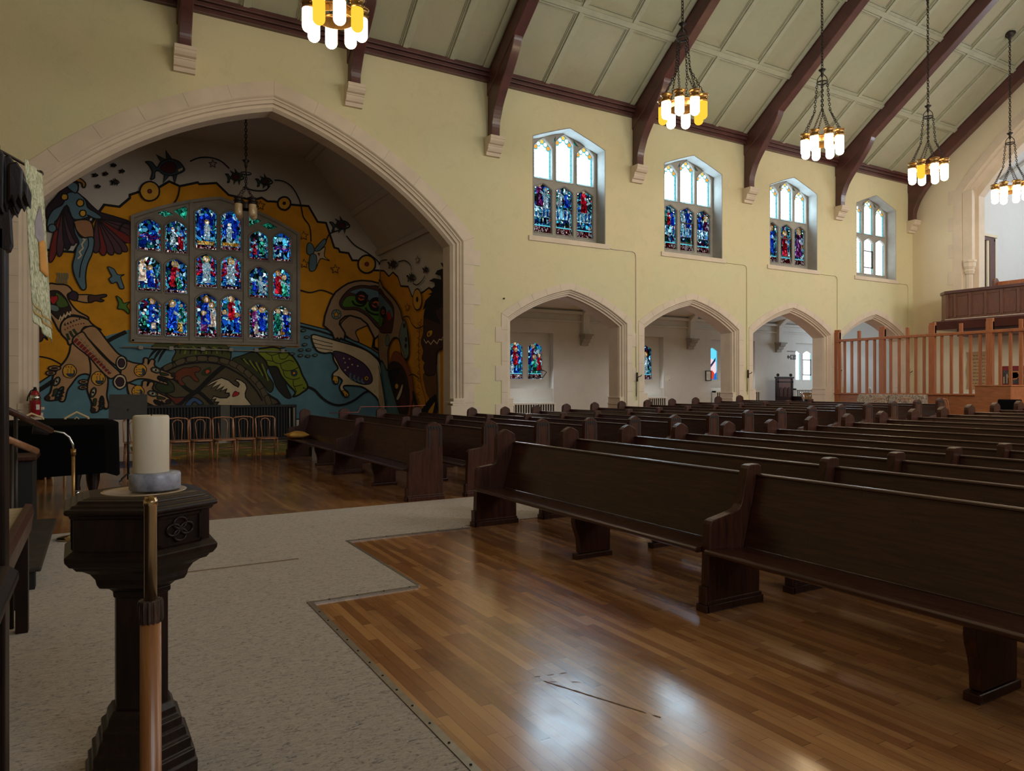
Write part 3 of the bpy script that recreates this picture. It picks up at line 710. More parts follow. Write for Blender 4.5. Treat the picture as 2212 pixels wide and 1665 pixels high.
mb = MB(); pr = [(-1.75, 5.3), (-1.6, 5.5), (.45, zt), (XS-2.05, zt), (XS, 5.5), (XS+.15, 5.3), (XS+.3, 5.5), (XS-1.95, zt+.2), (.35, zt+.2), (-1.9, 5.5)]
mb.prism(pr, 'Y', WB, YB+.1); 
for (xa, za_, xb, zb_) in ((XS-.04, 5.44, XS-.12, 5.54), (6.50, 6.50, 6.38, 6.62), (5.3, 7.93, 5.12, 7.99)):
    mb.prism([(xa+.03, za_), (xa-.05, za_-.04), (xb-.04, zb_-.04), (xb+.04, zb_+.05)], 'Y', WB+.02, YB)
struct(mb.build('ceiling_transept', M['mural_wall']))
# stone frame of the doorway in the transept side wall
mb = MB()
dw = [(16.18, -.05), (16.18, 2.45), (15.86, 2.86), (15.58, 2.92)]; di = [(16.05, -.05), (16.05, 2.40), (15.80, 2.70), (15.58, 2.76)]
mb.prism(dw+list(reversed(di)), 'X', XS-.025, XS+.02)
for z in (.3, 1.0, 1.7): mb.box((XS-.026, 16.16, z), (XS+.01, 16.26, z+.33))
mb.box((XS+.02, 15.5, -.05), (XS+.25, 16.1, 2.2)); struct(mb.build('trim_9', M['stone']))
# big transept window: eighteen lights in three pairs
LI = [[.89,1.41,4.99,5.79],[1.52,2.03,4.98,5.82],[2.23,2.76,5.15,6.26],[2.86,3.37,5.18,6.23],[3.59,4.08,4.98,5.77],[4.21,4.70,5.00,5.78],
[.89,1.40,3.95,4.83],[1.52,2.03,3.94,4.82],[2.25,2.76,4.14,5.02],[2.86,3.37,4.13,5.02],[3.59,4.08,3.94,4.79],[4.21,4.68,3.94,4.78],
[.90,1.41,2.83,3.78],[1.52,2.03,2.82,3.79],[2.25,2.75,2.82,3.98],[2.86,3.38,2.84,3.96],[3.59,4.08,2.84,3.76],[4.21,4.70,2.83,3.74]]
root = empty('window_5'); struct(root)
paths = [arch((a+b)/2, (b-a)/2, z1-.17, z1, 16, z0=z0, n=5) for a, b, z0, z1 in LI]
tr = [[(1.33, 5.97), (1.50, 5.88), (1.72, 5.97), (1.52, 6.06)], [(1.70, 6.07), (2.00, 5.86), (2.05, 6.16), (1.98, 6.22)], [(3.58, 5.87), (3.58, 6.20), (3.90, 6.05)], [(3.90, 5.94), (4.10, 6.04), (4.33, 5.92), (4.12, 5.84)]]
mb = MB(); holed(mb, arch(2.83, 2.08, 5.80, 6.56, 11, z0=2.65, n=10), paths+tr, 'Y', YB-.03, YB+.16)
for pth in paths: sweep(mb, pth+[pth[0]], [(-.05, -.035), (-.03, -.06), (.0, -.035)], 'Y', YB)
for x in (2.13, 3.47): mb.box((x-.045, YB-.07, 2.66), (x+.045, YB-.02, 6.4))
fr = arch(2.83, 2.08, 5.80, 6.55, 11, z0=2.65, n=10); sweep(mb, fr+[fr[0]], [(-.02, -.03), (-.02, -.09), (.05, -.09), (.07, -.03)], 'Y', YB)
mb.build('window_tracery', M['window_stone'], root)
rnd = random.Random(7)
RB = ['glass_robe_blue', 'glass_red', 'glass_green', 'glass_purple', 'glass_gold', 'glass_pale']
def ex_river(use, x0, x1, b, z1, yv):
    h = z1-b
    use('glass_sky').box((x0+.04, yv-.008, b+h*.55), (x1-.04, yv-.003, z1-.12))
    for j, cc in enumerate(('glass_purple', 'glass_robe_blue', 'glass_purple')):
        use(cc).prism([(x0+.05, b+h*(.35+.05*j)), (x0+.2, b+h*(.45+.05*j)), (x0+.33, b+h*(.30+.05*j)), (x1-.05, b+h*(.38+.04*j)), (x1-.05, b+h*(.33+.04*j)), (x0+.3, b+h*(.25+.05*j)), (x0+.18, b+h*(.40+.05*j)), (x0+.05, b+h*(.3+.05*j))], 'Y', yv-.012-.001*j, yv-.006)
def ex_angel(use, x0, x1, b, z1, yv):
    h = z1-b; w_ = x1-x0
    for j in range(6):
        for s in (1, -1):
            cx = (x0+x1)/2
            use('glass_red' if j % 2 else 'glass_purple').prism([(cx+s*.05, b+h*.5), (cx+s*w_*(.30+.03*j), b+h*(.92-.11*j)), (cx+s*w_*(.38+.02*j), b+h*(.86-.12*j)), (cx+s*.06, b+h*.42)], 'Y', yv-.004-.0003*j, yv+.001)
    for j in range(4): use('glass_sky').box((x0+.04, yv-.005, b+.03+j*.05), (x1-.04, yv+.001, b+.06+j*.05))
def ex_blue(use, x0, x1, b, z1, yv):
    h = z1-b; cx = (x0+x1)/2
    use('glass_robe_blue').prism([(cx-.13, b+h*.25), (cx+.13, b+h*.25), (cx+.19, b+h*.7), (cx, b+h*.86), (cx-.19, b+h*.7)], 'Y', yv-.004, yv+.001)
    use('glass_gold').box((x0+.05, yv-.006, b+.02), (x1-.05, yv, b+h*.12))
    for s in (1, -1): use('glass_pale').prism([(cx+s*.14, b+h*.75), (cx+s*.24, b+h*.98), (cx+s*.12, b+h*.92)], 'Y', yv-.005, yv)
SC = [([], ex_river, 'glass_blue'), ([(.35, .15, .62, 'glass_pale'), (.72, .05, .55, 'glass_red')], None, 'glass_mixed'), ([(.55, .15, .5, 'glass_pale')], ex_blue, 'glass_blue'), ([(.42, .15, .5, 'glass_pale')], ex_blue, 'glass_blue'),
      ([(.3, .1, .5, 'glass_red'), (.68, .12, .62, 'glass_green')], None, 'glass_mixed'), ([], ex_river, 'glass_blue'),
      ([(.2, .2, .72, 'glass_skin'), (.6, .03, .68, 'glass_robe_blue', -.08)], None, 'glass_mixed'), ([(.35, .1, .8, 'glass_red', .1), (.68, .03, .5, 'glass_green', -.1)], None, 'glass_blue'), ([(.5, .05, .85, 'glass_pale')], ex_angel, 'glass_blue'), ([(.5, .05, .85, 'glass_pale')], ex_angel, 'glass_blue'),
      ([(.28, .1, .45, 'glass_robe_blue'), (.62, .1, .5, 'glass_pale')], None, 'glass_mixed'), ([(.33, .08, .82, 'glass_red'), (.72, .02, .75, 'glass_green', -.08)], None, 'glass_sky'),
      ([(.62, .25, .68, 'glass_robe_blue'), (.25, .08, .5, 'glass_green'), (.68, .08, .42, 'glass_skin')], None, 'glass_mixed'), ([(.32, .12, .78, 'glass_robe_blue'), (.75, .28, .55, 'glass_green'), (.68, .03, .48, 'glass_gold')], None, 'glass_blue'),
      ([(.5, .2, .68, 'glass_robe_blue'), (.38, .04, .5, 'glass_purple'), (.78, .15, .6, 'glass_skin')], None, 'glass_mixed'), ([(.52, .32, .6, 'glass_red'), (.2, .08, .5, 'glass_sky'), (.78, .03, .5, 'glass_robe_blue')], None, 'glass_blue'),
      ([(.3, .22, .66, 'glass_purple'), (.7, .12, .76, 'glass_robe_blue'), (.38, .03, .4, 'glass_skin')], None, 'glass_mixed'), ([(.3, .18, .7, 'glass_green'), (.72, .14, .72, 'glass_robe_blue'), (.55, .03, .42, 'glass_gold')], None, 'glass_mixed')]
for pth, (figs, ex, bg) in zip(paths, SC): scene_light(root, rnd, pth, YB+.06, bg, figs, inscr=.09, extra=ex)
mb = MB()
for t in tr: mb.prism(t, 'Y', YB+.06, YB+.07)
mb.build('glass_pane', M['glass_green'], root)

# ---- aisle behind the arcade
mb = MB(); REC = [(10.95, 13.52), (15.95, 18.51), (20.98, 23.5), (26.05, 28.3)]
zl = [.1, .22, .34, .4]
outer = [(XS+.25, -.2), (31.3, -.2), (31.3, 6.0), (XS+.25, 6.0)]
holed(mb, outer, [[(a, .9+z*.5), (a, 3.32+(.03 if i else 0)), (b, 3.32+(.03 if i else 0)), (b, .9+z*.5)] for i, ((a, b), z) in enumerate(zip(REC, zl))], 'Y', YB, YB+.3)
struct(mb.build('wall_aisle', M['aisle_plaster']))
mb = MB(); mb.prism([(YB+.3, 4.05), (WB-.05, 5.6), (WB-.05, 5.8), (YB+.3, 4.25)], 'X', XS+.2, 31.2); struct(mb.build('ceiling_aisle', M['aisle_plaster']))
mb = MB(); mb.box((XS+.25, YB-.14, 4.0), (31.2, YB, 4.1)); mb.box((XS+.25, YB-.06, 3.72), (31.2, YB, 3.78)); struct(mb.build('trim_aisle', M['aisle_plaster'], bevel=.01))
mb = MB(); mb.box((28.6, WB, 0), (28.85, YB+.3, 6)); struct(mb.build('wall_aisle_end', M['gallery_plaster']))
mb = MB(); mb.box((XS+.25, WB, 0), (XS+.27, YB, 6)); struct(mb.build('wall_aisle_start', M['aisle_plaster']))
for i, (a, b) in enumerate(REC):
    root = empty('window_%d' % (i+6)); struct(root); y1 = YB+.22
    n = 3; xs_ = [a+.34+.76*j for j in range(3)]
    if i == 2: xs_ = [21.30, 22.06, 22.82]
    if i == 3: xs_ = [26.34, 27.08, 27.8]
    if i == 0: xs_ = [11.38, 12.145, 12.925]; 
    if i == 1: xs_ = [16.32, 17.08, 17.845]
    hw = .285; pp = [arch(x, hw, 2.84+(.05 if i else 0), 2.98+(.05 if i else 0), 18, z0=1.75, n=5) for x in xs_]
    mb = MB(); holed(mb, [(a-.02, 1.35), (b+.02, 1.35), (b+.02, 3.4), (a-.02, 3.4)], pp, 'Y', y1, y1+.1)
    for p in pp: sweep(mb, p+[p[0]], [(-.05, -.002), (-.03, .03), (0, .05)], 'Y', y1-.001)
    mb.box((a-.02, YB+.02, .8), (b+.02, YB+.3, 1.42)); mb.build('window_tracery', M['aisle_plaster'], root)
    for j, p in enumerate(pp):
        if i == 0:
            figs = [[(.5, .1, .7, 'glass_pale')], [(.5, .42, .5, 'glass_red'), (.55, .25, .5, 'glass_red'), (.3, .02, .35, 'glass_pale')], [(.4, .35, .5, 'glass_purple'), (.5, .02, .55, 'glass_green'), (.82, .1, .5, 'glass_red')]][j]
            scene_light(root, rnd, p, y1+.05, 'glass_blue', figs, inscr=.13)
        elif i == 1: scene_light(root, rnd, p, y1+.05, 'glass_mixed', [(.5, .08, .62, 'glass_pale')], inscr=.13)
        elif i == 2:
            m = MB(); x0, x1 = p[0][0], p[-1][0]; z0 = 1.75; m.prism(p, 'Y', y1+.05, y1+.06, mi=0); yv = y1+.045
            def S(pts, mi): m.prism([(x0+(x1-x0)*u, z0+1.2*v) for u, v in pts], 'Y', yv-.002*mi, yv-.002*mi+.003, mi=mi)
            S([(.02, .0), (.98, 0), (.98, .3), (.02, .22)], 1); S([(.05, .18), (.5, .1), (.95, .25), (.9, .6), (.3, .75), (.05, .6)], 2); S([(.05, .3), (.4, .5), (.9, .75), (.85, .62), (.3, .35)], 3)
            S([(.38, .02), (.68, .02), (.75, .22), (.52, .32), (.33, .2)], 4); S([(.02, .85), (.25, .88), (.22, .98), (.02, .95)], 5)
            m.build('glass_pane', [emit('g_sky%d' % j, '#5fc8ec', 1.3), emit('g_sea%d' % j, '#1f6fc8', 1), emit('g_skin%d' % j, '#e8d0d8', 1.1), emit('g_dark%d' % j, '#2a3058', .8), emit('g_red%d' % j, '#d8402c', 1), emit('g_lime%d' % j, '#a8d850', 1)], root)
        else:
            m = MB(); m.prism(p, 'Y', y1+.05, y1+.06); m.build('glass_pane', M['glass_clear_soft'], root)
            m = MB(); 
            for (u0, u1, v0, v1) in ((p[0][0], p[0][0]+.03, 1.75, 2.9), (p[-1][0]-.03, p[-1][0], 1.75, 2.9)): m.box((u0, y1+.03, v0), (u1, y1+.045, v1))
            m.build('glass_border', M['glass_cyan'], root)
            if j == 1:
                m = MB(); m.box((p[0][0], y1+.0, 1.95), (p[-1][0], y1+.03, 1.99)); m.box((p[0][0], y1+.0, 2.62), (p[-1][0], y1+.03, 2.66)); m.box((p[0][0], y1, 1.95), (p[0][0]+.03, y1+.03, 2.66)); m.box((p[-1][0]-.03, y1, 1.95), (p[-1][0], y1+.03, 2.66)); m.build('casement', M['iron'], root)
    if i == 0:
        m = MB(); x0 = xs_[2]-hw
        m.tube([(x0, y1-.02, 1.78), (x0+.02, y1-.1, 2.02), (x0+.5, y1-.16, 2.04), (x0+.62, y1-.2, 1.98), (x0+.5, y1-.14, 1.8), (x0, y1-.02, 1.78)], .016, 6); m.build('casement', M['black'], root)
# ---- the near side of the nave and chancel, behind the camera (closes the room)
mb = MB(); mb.box((8.0, YN-.4, 0), (XE, YN, 5.0)); mb.box((8.0, YN-.4, 8.0), (XE, YN, 9.3)); 
for k in range(5): mb.box((8.0+4.27*k-.0, YN-.4, 5.0), (8.0+4.27*k+1.0, YN, 8.0))
struct(mb.build('wall_near', M['wall_plaster']))
mb = MB(); mb.box((-7.2, -5.4, -.2), (9, -5.2, 9.5)); mb.box((7.7, -5.2, -.2), (8.0, YN, 9.4)); struct(mb.build('wall_behind', M['wall_plaster']))
mb = MB(); mb.box((-7.2, -5.2, -.2), (-7, 21, 14.6)); struct(mb.build('wall_chancel', M['wall_plaster']))
mb = MB(); mb.box((-7, -5.2, 9.2), (8.0, YN, 9.4)); struct(mb.build('ceiling_behind', M['wall_plaster']))
# worn marks through the floor varnish
mb = MB(); rs = random.Random(4)
def scuff(a, b, w_, gap=.25):
    a, b = Vector(a), Vector(b); d = (b-a); n_ = Vector((-d.y, d.x, 0)).normalized(); k = int(d.length/.035)
    for i in range(k):
        if rs.random() < gap: continue
        p, q = a+d*(i/k), a+d*((i+1.05)/k); j1, j2 = w_*(.6+.6*rs.random()), w_*(.6+.6*rs.random())
        mb.add([p-n_*j1, q-n_*j2, q+n_*j2, p+n_*j1], [(0, 1, 2, 3)])
scuff((1.96, 3.05, .0008), (2.20, 2.45, .0008), .006, .12); scuff((1.94, 3.12, .0008), (2.12, 3.08, .0008), .003, .3); scuff((1.98, 3.03, .0008), (2.14, 2.93, .0008), .003, .4)
simple('worn_varnish', (.16, .085, .04), .85)
struct(mb.build('floor_scuffs', M['worn_varnish']))
# ================================================================ pews
ORD = ['first', 'second', 'third', 'fourth', 'fifth', 'sixth', 'seventh', 'eighth', 'ninth', 'tenth', 'eleventh', 'twelfth', 'thirteenth', 'fourteenth', 'last']
END = [(.0, .07), (.02, .60), (.035, .625), (.06, .635), (.22, .655), (.245, .675), (.255, .70), (.262, .93), (.275, .975), (.31, 1.0), (.375, 1.03), (.44, 1.0), (.478, .975), (.49, .93), (.50, .07)]
MID = [(.0, .07), (.02, .575), (.035, .60), (.06, .61), (.24, .645), (.29, .66), (.315, .69), (.33, .73), (.375, .93), (.39, .95), (.42, .957), (.49, .957), (.51, .945), (.515, .9), (.49, .07)]
def end_panel(prof, y, t=.075, side=0):
    mb = MB(); mb.prism(prof, 'Y', y-t/2, y+t/2)
    mb.box((-.02, y-t/2-.012, .0), (.52, y+t/2+.012, .05)); mb.box((-.008, y-t/2-.006, .05), (.508, y+t/2+.006, .075))
    mb.box((-.03, y-t/2-.012, .0), (-.0, y+t/2+.012, .05)); mb.box((-.02, y-t/2, .05), (.0, y+t/2, .17))
    return mb
def tracery_face(mb, y, s):
    """sunk cusped panel carved on the face of a bench end"""
    yo = y+s*.0385
    mb.box((.285, yo-.003, .70), (.305, yo+.003, .94), 1); mb.box((.447, yo-.003, .70), (.467, yo+.003, .94), 1)
    for i in range(5):
        x = .30+.0385*i
        mb.prism([(x-.018, .955), (x, .915-.014*(2-abs(i-2))*0), (x+.018, .955), (x+.018, .97), (x-.018, .97)], 'Y', yo-.003, yo+.003, 1)
    mb.prism([(.285, .70), (.296, .685), (.305, .70)], 'Y', yo-.003, yo+.003, 1)
def make_pew(spans, ends, mids, posts):
    """spans: seat runs (y0,y1); ends: tall carved ends; mids: low dividing ends; posts: supports under the seat"""
    r = empty('pew')
    for y, s in ends:
        mb = end_panel(END, y); tracery_face(mb, y, s); mb.build('bench_end', [M['pew_end_wood'], M['black']], r, bevel=.008)
    for y in mids: end_panel(MID, y, .07).build('divider', M['pew_end_wood'], r, bevel=.010)
    for y0, y1 in spans:
        mb = MB()
        seat = [(-.035, .392), (-.045, .400), (-.045, .415), (-.03, .425), (.02, .423), (.20, .408), (.36, .395), (.40, .395), (.40, .372), (.0, .385), (-.02, .385)]
        mb.prism(seat, 'Y', y0, y1, smooth=False); mb.build('seat', M['pew_wood'], r, bevel=.004)
        mb = MB(); bk = [(.335, .405), (.355, .47), (.375, .54), (.402, .64), (.435, .75), (.462, .86), (.463, .872), (.455, .878), (.458, .888), (.47, .893), (.498, .892), (.506, .885), (.506, .868), (.495, .86), (.47, .75), (.44, .64), (.41, .54), (.375, .43), (.36, .40)]
        mb.prism(bk, 'Y', y0, y1); o = mb.build('backrest', M['pew_wood'], r)
        for p in o.data.polygons: p.use_smooth = False
    for y in posts:
        mb = MB(); mb.prism([(.07, .39), (.065, .32), (.075, .27), (.10, .21), (.115, .15), (.12, .05), (.45, .05), (.455, .39)], 'Y', y-.03, y+.03)
        mb.box((.085, y-.04, 0), (.47, y+.04, .045)); mb.build('support', M['pew_end_wood'], r, bevel=.006)
    return r
PITCH_ = .857; PX0 = 3.485
near = make_pew([(.13, 3.41), (3.49, 6.75)], [(6.79, 1), (.09, -1)], [3.45], [1.82, 5.06])
near2 = make_pew([(1.13, 3.41), (3.49, 6.75)], [(6.79, 1), (1.09, -1)], [3.45], [2.2, 5.06])
far = make_pew([(8.755, 11.98), (12.06, 15.45)], [(8.715, -1), (15.49, 1)], [12.02], [10.32, 13.54])
far2 = make_pew([(8.755, 11.98), (12.06, 14.27)], [(8.715, -1), (14.31, 1)], [12.02], [10.32, 13.2])
def place(root, k, group, label):
    o = root if not root.get('label') else dup(root)
    x = PX0+PITCH_*k; o.location = (x, 0, zf(x+.25)); tag(o, label, 'pew', group)
for k in range(15):
    place(near if k < 4 else near2, k, 'pews of the block nearer the camera', '%s dark oak pew from the front in the block nearer the camera' % ORD[k] if k < 14 else 'rearmost dark oak pew in the block nearer the camera')
    place(far if k < 4 else far2, k, 'pews of the block beside the arcade', ('%s dark oak pew from the front across the aisle, beside the arcade' % ORD[k]) if k < 14 else 'rearmost dark oak pew across the aisle, beside the arcade')
# ================================================================ chandeliers
def chain(mb, a, b, link=.085, r=.008, n=4):
    a, b = Vector(a), Vector(b); d = b-a; Ln = d.length; d.normalize(); cnt = max(1, int(Ln/(link*.72)))
    u = d.cross(Vector((0, 0, 1)));
    if u.length < .05: u = Vector((1, 0, 0))
    u.normalize(); v = d.cross(u)
    for i in range(cnt):
        c = a+d*((i+.5)*Ln/cnt); s = u if i % 2 else v; w_ = link*.30; h = link*.5
        ring = [c+d*h*math.cos(t)+s*w_*math.sin(t) for t in [2*PI*j/8 for j in range(8)]]
        mb.tube(ring, r, n, closed=True)
def glass_prof(r, L_):
    p = [(r*.93, 0), (r, -.02), (r, -L_+r*.95)]
    for i in range(1, 7): a = PI/2*i/6; p.append((max(.001, r*math.cos(a)), -L_+r*.95-r*.95*math.sin(a)))
    return list(reversed(p))
cap_mesh = None; glass_mesh = {}
def make_chandelier(x, y, zb, kinds, ring=.40, n=8, gr=.093, gl=.36, label='', crown=1.35, ztop=None, group=None, rot=.2, mat='brass'):
    global cap_mesh
    ztop = ztop or zceil(y)
    r = empty('chandelier', (x, y, zb)); zt = gl     # glass tops
    mb = MB()
    mb.tube([(ring*.78*math.cos(a*PI/16), ring*.78*math.sin(a*PI/16), zt+.02) for a in range(32)], .012, 6, closed=True)
    for z0, z1 in ((zt-.10, zt+.05),):
        vs = []; m_ = 32
        for z in (z0, z1):
            for rr in (ring*.70, ring*.72):
                vs += [(rr*math.cos(2*PI*a/m_), rr*math.sin(2*PI*a/m_), z) for a in range(m_)]
        mb.add(vs, [f for a in range(m_) for f in ((a, (a+1) % m_, 2*m_+(a+1) % m_, 2*m_+a), (m_+a, 3*m_+a, 3*m_+(a+1) % m_, m_+(a+1) % m_), (a, m_+a, m_+(a+1) % m_, (a+1) % m_), (2*m_+a, 2*m_+(a+1) % m_, 3*m_+(a+1) % m_, 3*m_+a))])
    mb.build('ring_band', M[mat], r)
    hooks = []
    for i in range(n):
        a = 2*PI*i/n+rot; cx, cy = ring*math.cos(a), ring*math.sin(a)
        if (gr, mat) not in glass_mesh:
            m2 = MB(); m2.lathe([(gr*.9, -.01), (gr*1.04, -.01), (gr*1.04, .03), (gr*.98, .035), (gr*.98, .10), (gr*1.10, .115), (gr*1.28, .125), (gr*1.28, .14), (gr*1.05, .15), (gr*.3, .17), (.01, .18)], n=20)
            for q in range(4): m2.ico((gr*1.12*math.cos(q*PI/2), gr*1.12*math.sin(q*PI/2), .06), .016, n=6)
            o = m2.build('lamp_cap', M[mat], r); glass_mesh[(gr, mat)] = o.data
        else:
            o = bpy.data.objects.new('lamp_cap', glass_mesh[(gr, mat)]); C.objects.link(o); o.parent = r
        o.location = (cx, cy, zt)
        k = kinds[i % len(kinds)]
        if (gr, k, 'g') not in glass_mesh:
            m2 = MB(); m2.lathe(glass_prof(gr, gl), n=20); g = m2.build('glass_shade', M[{'w': 'lamp_lit', 'a': 'lamp_amber', 'o': 'lamp_off'}[k]], r); glass_mesh[(gr, k, 'g')] = g.data
        else:
            g = bpy.data.objects.new('glass_shade', glass_mesh[(gr, k, 'g')]); C.objects.link(g)
        g.parent = o; g.location = (0, 0, 0)
        hooks.append((ring*1.05*math.cos(a), ring*1.05*math.sin(a), zt+.16))
    # hanging chains, in pairs that join half-way
    cz = zt+crown; nj = n//2
    for j in range(nj):
        mb = MB(); h1, h2 = hooks[2*j], hooks[2*j+1]; am = 2*PI*(2*j+.5)/n+rot
        jp = (ring*.42*math.cos(am), ring*.42*math.sin(am), zt+.16+crown*.38); tp = (.11*math.cos(am), .11*math.sin(am), cz)
        chain(mb, h1, jp, link=.07, r=.006); chain(mb, h2, jp, link=.07, r=.006); chain(mb, jp, tp, link=.075, r=.0075)
        mb.ico(jp, .02, n=5); mb.build('suspension_chain', M['iron'], r)
    mb = MB()
    mb.tube([(.115*math.cos(a*PI/10), .115*math.sin(a*PI/10), cz) for a in range(20)], .016, 6, closed=True)
    for j in range(nj):
        am = 2*PI*(2*j+.5)/n+rot
        mb.tube([(.115*math.cos(am), .115*math.sin(am), cz), (.10*math.cos(am), .10*math.sin(am), cz+.10), (.05*math.cos(am), .05*math.sin(am), cz+.17), (0, 0, cz+.20)], .010, 6)
    mb.lathe([(.0, cz+.12), (.03, cz+.14), (.035, cz+.2), (.03, cz+.24), (.085, cz+.30), (.075, cz+.31), (.02, cz+.26), (.015, cz+.34), (.002, cz+.36)], n=10)
    mb.build('crown', M['iron'], r)
    mb = MB(); chain(mb, (0, 0, cz+.34), (0, 0, ztop-zb-.22), link=.095, r=.009); mb.tube([(.006, .006, cz+.3), (.006, .006, ztop-zb-.2)], .004, 4); mb.build('main_chain', M['iron'], r)
    mb = MB(); mb.lathe([(.02, ztop-zb-.26), (.03, ztop-zb-.2), (.05, ztop-zb-.14), (.10, ztop-zb-.10), (.16, ztop-zb-.02), (.15, ztop-zb+.02)], n=16); mb.build('ceiling_rose', M['iron'], r)
    return tag(r, label, 'chandelier', group)
CG = 'brass chandeliers over the nave'
make_chandelier(3.16, 10.8, 6.86, 'wwwwwawa', label='brass chandelier cut off by the picture top, over the painted transept arch', group=CG, rot=-.13)
make_chandelier(10.33, 10.8, 6.88, 'awwawwwa', label='brass chandelier with three amber glasses in front of the second rafter', group=CG, rot=-.13)
make_chandelier(14.75, 10.8, 6.92, 'wwwwwwww', label='brass chandelier with all glasses white, third along the nave', group=CG, rot=.2)
make_chandelier(19.12, 10.8, 6.93, 'wwwwawww', label='brass chandelier with one amber glass, beside the end wall corner brace', group=CG, rot=.1)
make_chandelier(23.38, 10.8, 6.96, 'wwwwwwww', label='farthest brass chandelier, hanging before the gallery arch', group=CG, rot=.05)
make_chandelier(3.02, 17.6, 5.46, 'ooo', ring=.22, n=4, gr=.088, gl=.30, label='small unlit lamp with cream glasses hanging in the painted transept', crown=.75, ztop=8.0, rot=.55, mat='iron')
# the companion row of chandeliers on the near side of the nave, out of the picture: their light only
for x in (-1.2, 3.16, 7.4, 10.33, 14.75, 19.12, 23.38):
    l = bpy.data.lights.new('chandelier_glow', 'POINT'); l.energy = 40; l.color = (1, .74, .42); l.shadow_soft_size = .4
    o = bpy.data.objects.new('chandelier_glow', l); C.objects.link(o); o.location = (x, 4.7, 7.1)
